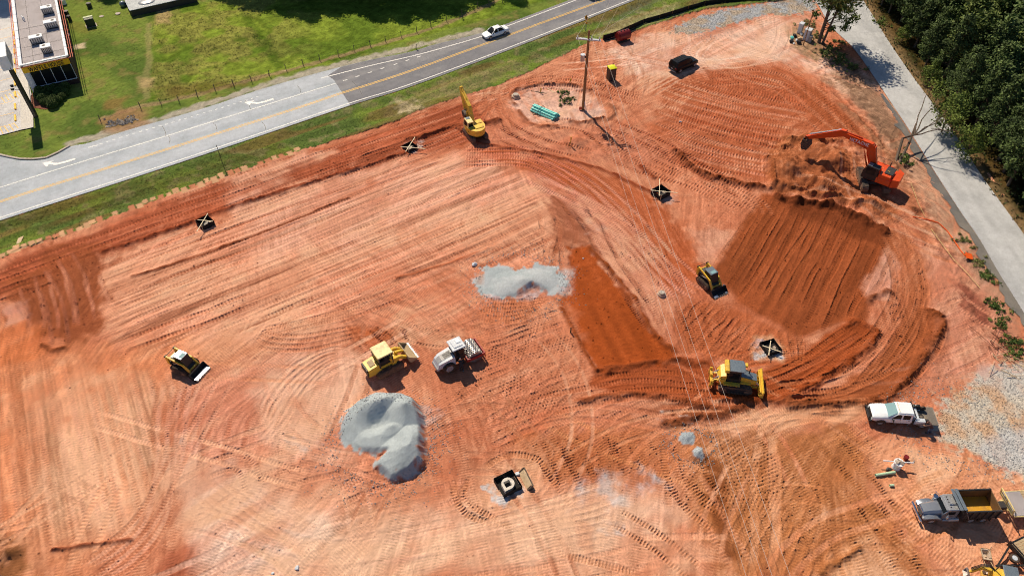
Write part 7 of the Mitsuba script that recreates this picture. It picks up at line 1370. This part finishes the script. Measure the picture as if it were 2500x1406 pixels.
# clipped round shrubs on a mulch bed
struct('mulch_bed', sheet([(78, 264), (76, 236), (90, 215), (140, 203), (168, 214), (166, 236), (140, 262), (112, 270)], .13, False), 'm_mulch')
rg = np.random.default_rng(61); n_ = 900; d_ = rg.normal(0, 1, (n_, 3)); d_[:, 2] = np.abs(d_[:, 2])*1.1-.25; d_ /= np.linalg.norm(d_, axis=1, keepdims=True)
v, f, c = leaves(rg, d_*[.8, .8, .8]+[0, 0, .55], [.09]*n_, 3, .07, (np.array([.045, .080, .018]), np.array([.09, .14, .034])))
core = trimesh.creation.icosphere(3, .74); core.apply_translation([0, 0, .52]); v = np.vstack([v, core.vertices]); f = np.vstack([f, core.faces+len(v)-len(core.vertices)]); c = np.vstack([c, np.tile([.04, .07, .016], (len(core.vertices), 1))])
shrub = mikit.ply((v, f), 'm_leaf', color=c)
for k, (x, y, s_) in enumerate(((96, 222, 1.0), (107, 227, .8), (116, 217, .85), (125, 223, .85), (132, 214, .9), (143, 222, .9), (150, 213, .8), (160, 212, 1.0), (160, 227, .95), (95, 235, 1.05), (105, 242, 1.15), (117, 234, .8), (122, 243, .8), (131, 238, .85), (141, 231, .95), (151, 236, .85), (108, 250, .85), (118, 250, 1.0), (140, 246, 1.0), (128, 256, 1.1), (152, 222, .85))):
    p = P(x, y, .5); kk = thing('round_shrub', 'clipped round dark green shrub on the red mulch bed', 'shrub', (p[0], p[1], .08), k*1.3, s_*.84, 'clipped round shrubs on the red mulch bed'); scene[kk] = {**shrub, 'to_world': place[kk]}
# trees beyond the top edge, known by the shade they throw on the field
sv = np.array([-sun[0], -sun[1]])/math.tan(SUN_EL)/math.cos(SUN_EL)
for k, (x, y, h) in enumerate(((575, 2, 12), (640, 14, 12), (705, 30, 13), (760, 46, 13), (815, 30, 12), (860, 18, 11), (925, 44, 13), (985, 50, 13), (1045, 38, 12), (1110, 24, 12), (1180, 8, 12), (1270, 10, 11), (20, 30, 11), (-30, 34, 11), (270, 4, 10), (215, -6, 10), (900, 10, 13), (1010, 12, 13), (760, 10, 13))):
    i = (0, 2, 3, 1)[k % 4]; s_ = h/kinds[i][2]; b = P(x, y)[:2]-sv*h*.88
    plant('boundary_tree', 'tall tree standing beyond the top edge, shading the field' if x > 300 else 'tall tree standing beyond the top left corner, shading the car park', 'tree', i, (b[0], b[1], 0), k*1.7, (s_*1.15, s_*1.15, s_), group='trees beyond the top edge' if x > 300 else 'trees beyond the top left corner')
# weeds and brush
def weed(label, px, r, h, n, cols, cat='plant', size=.11):
    rg = np.random.default_rng(int(px[0])); cs = np.c_[rg.normal(0, r*.75, (n, 2)), rg.uniform(.05, 1, n)**1.6*h]
    v, f, c = leaves(rg, cs, rg.uniform(.14, .34, n), 34, size, cols, .8, .6); k = thing('weed_clump', label, cat, G(*px)); stems = [tube([(q[0]*.4, q[1]*.4, -.05), q], [.03, .012], 4) for q in cs[:6]]
    scene[k+'__leaves'] = mikit.ply((v, f), 'm_leaf', color=c, to_world=place[k]); scene[k+'__stems'] = mikit.ply(trimesh.util.concatenate(stems), 'm_bark', to_world=place[k]); labels[k+'__stems'] = {'kind': 'stuff'}
WG = (np.array([.05, .09, .02]), np.array([.11, .17, .035])); WY = (np.array([.12, .14, .04]), np.array([.24, .25, .09]))
for w in (('green weeds on the island beside the utility pole', (1384, 250), .9, .7, 22, WG), ('smaller green weeds above the island clump', (1376, 228), .6, .4, 10, WG), ('pale green bush at the foot of the half-bare tree', (2206, 396), .9, 1.0, 22, WG), ('yellow green weeds behind the grey cabinets', (1972, 62), 1.0, .5, 20, WY), ('yellow green weeds between the leaning tree and the road', (1992, 90), .9, .5, 16, WY),
          ('dark bush below the leaning tree', (2022, 128), 1.3, .9, 34, MIDG), ('dark brush further down the bank from the leaning tree', (2048, 150), 1.3, .7, 30, MIDG), ('dark brush in the shade of the leaning tree beside the road', (2078, 168), 1.1, .5, 20, MIDG), ('sparse weeds by the road below the leaning tree', (2050, 105), 1.2, .3, 16, WY),
          ('green weeds by the road just below the fallen sign', (2380, 640), .8, .22, 15, WY), ('green weeds on the bank between the road and the red patch', (2412, 680), .8, .22, 20, WG), ('bright green weeds on the lower bank of the side road', (2428, 745), .8, .22, 26, WG), ('bright green weeds second from the bottom of the road bank', (2445, 790), .8, .22, 26, WG), ('leafy green weeds near the brush pile', (2466, 835), .8, .22, 23, WG), ('last green weeds above the gravel pad', (2478, 862), .8, .22, 18, WG), ('sparse pale weeds on the bank above the fallen sign', (2352, 590), .8, .22, 13, WY), ('bushy weeds at the wood edge opposite the leaning tree', (2150, 60), .9, .9, 24, LIME)): weed(*w)
r_ = np.random.default_rng(71)
for k, (px, lab) in enumerate((((2470, 893), 'heap of dry sticks at the edge of the right gravel pad'), ((2440, 830), 'scatter of reddish roots on the right bank'))):
    q = G(*px); m_ = [tube([a_ := q*0+np.r_[r_.normal(0, 1.1, 2), r_.uniform(.05, .3)], a_+np.r_[r_.normal(0, .7, 2), r_.uniform(-.1, .2)], a_+np.r_[r_.normal(0, 1.2, 2)+[.8, .2], r_.uniform(-.05, .3)]], [.04, .035, .02], 5) for _ in range(16)]; t = thing('brush_pile', lab, 'sticks', q); part(t, 'branch', m_, 'm_wood' if k == 0 else 'm_mulch')
# wire fence along the field
t = thing('wire_fence', 'thin wire fence with leaning steel posts along the field edge', 'fence', (0, 0, 0))
fpos = [G(*q) for q in ((247, 300), (345, 268), (395, 258), (438, 251), (482, 237), (526, 223), (572, 212), (615, 201), (658, 188), (700, 174), (741, 162), (781, 150), (826, 139), (865, 126), (905, 116), (942, 105), (980, 94), (1018, 82), (1053, 70), (1090, 55), (1128, 40), (1166, 22), (1194, 17), (1227, 9))]
for i, p in enumerate(fpos): part(t, 'post', [bar(p-[0, 0, .2], p+[r_.normal(0, .06), r_.normal(0, .06), 1.25], .09)], 'm_bark')
part(t, 'wire_strand', [tube([p+[0, 0, z] for p in fpos], .012, 4) for z in (.5, 1.0)], 'm_dark', kind='stuff')
solo('plank', 'loose pale board lying in the grass by the wire fence', 'board', cb(1.5, .18, .06, (0, 0, .1), .01), 'm_wood', G(691, 176), .5); solo('plank', 'small board lying by the fence above the sedan', 'board', cb(1.0, .16, .06, (0, 0, .1), .01), 'm_wood', G(1095, 52), .7)
# stones
def rocks(name, pts, sizes, cols, label=None, zf=None):
    rg = np.random.default_rng(len(pts)); base = np.array([[1, 0, 0], [-1, 0, 0], [0, 1, 0], [0, -1, 0], [0, 0, .8], [0, 0, -.6]], float); fc = np.array([[0, 2, 4], [2, 1, 4], [1, 3, 4], [3, 0, 4], [2, 0, 5], [1, 2, 5], [3, 1, 5], [0, 3, 5]])
    n = len(pts); a = rg.uniform(0, 6.28, n); v = base[None]*rg.uniform(.6, 1.3, (n, 6, 1)); v = v*np.asarray(sizes)[:, None, None]
    x, y = v[..., 0]*np.cos(a)[:, None]-v[..., 1]*np.sin(a)[:, None], v[..., 0]*np.sin(a)[:, None]+v[..., 1]*np.cos(a)[:, None]
    V = np.stack([x, y, v[..., 2]], -1)+np.asarray(pts)[:, None]; F_ = (fc[None]+(np.arange(n)*6)[:, None, None]).reshape(-1, 3)
    k = numbered(name); scene[k] = mikit.ply((V.reshape(-1, 3), F_), 'm_soil', color=np.repeat(np.asarray(cols), 6, 0)); labels[k] = {'kind': 'stuff', 'label': label} if label else {'kind': 'stuff'}
def scatter(n, rids, rg, smin, smax, tone, power=3.):
    js, is_ = np.nonzero(np.isin(R, rids) & keep); w_ = np.gradient(gy)[js]; w_ = w_/w_.sum(); q = rg.choice(len(js), n, p=w_); j, i = js[q], is_[q]
    s_ = smin+(smax-smin)*rg.random(n)**power; return np.c_[gx[i]+rg.uniform(-.05, .05, n), gy[j]+rg.uniform(-.05, .05, n), Z[j, i]+s_*.25], s_, C[j, i]*rg.uniform(*tone, (n, 1))
cp_, cs_, cc_ = scatter(16000, [0], np.random.default_rng(81), .02, .12, (.9, 1.25))
ck_ = np.random.default_rng(87).random(len(cp_)) < np.where(cc_.mean(1) < .2, 1., .22)
rocks('soil_clods', cp_[ck_], cs_[ck_], cc_[ck_])
rocks('pad_stones', *scatter(9000, [4, 5], np.random.default_rng(82), .03, .10, (.7, 1.25), 1.5))
hp_ = np.random.default_rng(84); pc = [P(940, 1085), P(1270, 690), P(1690, 1090), P(2330, 1040), P(1700, 60)]
sp_ = []
for c_, r0, n in ((pc[0], 5.2, 900), (pc[1], 5.5, 700), (pc[2], 2.2, 250), (pc[3], 5, 700), (pc[4], 5, 400)):
    a, r1 = hp_.uniform(0, 6.28, n), np.abs(hp_.normal(0, .3, n))*r0+r0*.85; sp_ += [(c_[0]+r1_*math.cos(a1), c_[1]+r1_*math.sin(a1)*.9) for a1, r1_ in zip(a, r1)]
rocks('stray_gravel', [(x, y, zat(x, y)+.02) for x, y in sp_], hp_.uniform(.03, .09, len(sp_)), S(180, 184, 188)*hp_.uniform(.6, 1.2, (len(sp_), 1)))
rr = np.random.default_rng(85); rp = [P(*(np.array([262, 306])*(1-u)+np.array([330, 292])*u+rr.normal(0, 4, 2))) for u in rr.random(150)]; rocks('riprap_stones', [(p[0], p[1], .12) for p in rp], rr.uniform(.1, .26, 150), S(196, 190, 182)*rr.uniform(.5, 1.2, (150, 1)), 'white riprap stones in the grass near the road')
for lab, px, s_ in (('white rock on the pale soil at the bottom edge', (727, 1386), .22), ('small pale rock lower left of the white rock', (667, 1399), .14), ('pale stone on the fan of track marks right of the black toilet', (1661, 299), .2), ('pale rock near the top of the flat gravel spread', (1158, 647), .3), ('pale stone above the dark cut strip', (1424, 632), .12)):
    vv = rr.normal(0, 1, (16, 3)); vv /= np.linalg.norm(vv, axis=1, keepdims=True); solo('rock', lab, 'rock', hull(vv*[s_*1.3, s_, s_*.8]+[0, 0, s_*.4]), 'm_offwhite', G(*px), .4)
# grass tufts standing in the lawns, the field and the verge
def tufts(name, P3, hs, cols, rg):
    n = len(P3); a = rg.uniform(0, 6.28, (n, 3)); ln = rg.uniform(.3, 1.1, (n, 3)); V = []; 
    for k in range(3):
        d = np.stack([np.cos(a[:, k]), np.sin(a[:, k])], 1); w_ = np.stack([-d[:, 1], d[:, 0]], 1)*hs[:, None]*.32
        b = P3[:, :2]; V += [np.c_[b+w_, P3[:, 2]], np.c_[b-w_, P3[:, 2]], np.c_[b+d*(hs*ln[:, k])[:, None], P3[:, 2]+hs]]
    V = np.stack(V, 1).reshape(-1, 3); F_ = np.arange(len(V)).reshape(-1, 3); k = numbered(name)
    scene[k] = mikit.ply((V, F_), 'm_leaf', color=np.repeat(cols, 9, 0)); labels[k] = {'kind': 'stuff'}
rg = np.random.default_rng(91)
js, is_ = np.nonzero((R2 == 3)); q = rg.choice(len(js), 16000); j, i = js[q], is_[q]; br = brown[j, i]
tufts('field_weeds', np.c_[cx[i]+rg.uniform(-.15, .15, len(q)), cy[j]+rg.uniform(-.15, .15, len(q)), z2[j, i]-.02], rg.uniform(.06, .17, len(q))*(.7+.6*br), c2[j, i]*rg.uniform(1.1, 2.1, (len(q), 1)), rg)
js, is_ = np.nonzero((R2 == 1) & (X2 < 80)); q = rg.choice(len(js), 9000); j, i = js[q], is_[q]
tufts('lawn_tufts', np.c_[cx[i], cy[j], z2[j, i]-.02], rg.uniform(.06, .16, len(q)), c2[j, i]*rg.uniform(1.0, 1.7, (len(q), 1)), rg)
js, is_ = np.nonzero((R == 1) & keep); q = rg.choice(len(js), 9000); j, i = js[q], is_[q]
tufts('verge_tufts', np.c_[gx[i], gy[j], Z[j, i]-.01], rg.uniform(.05, .15, len(q)), C[j, i]*rg.uniform(1.0, 1.7, (len(q), 1)), rg)
js, is_ = np.nonzero((R2 == 2) & (wood < 14)); q = rg.choice(len(js), 5000); j, i = js[q], is_[q]; m_ = rg.random(len(q)) < .5
tufts('forest_undergrowth', np.c_[cx[i], cy[j], z2[j, i]-.02], rg.uniform(.1, .4, len(q)), np.where(m_[:, None], np.array([.06, .09, .025]), np.array([.16, .11, .06]))*rg.uniform(.6, 1.3, (len(q), 1)), rg)
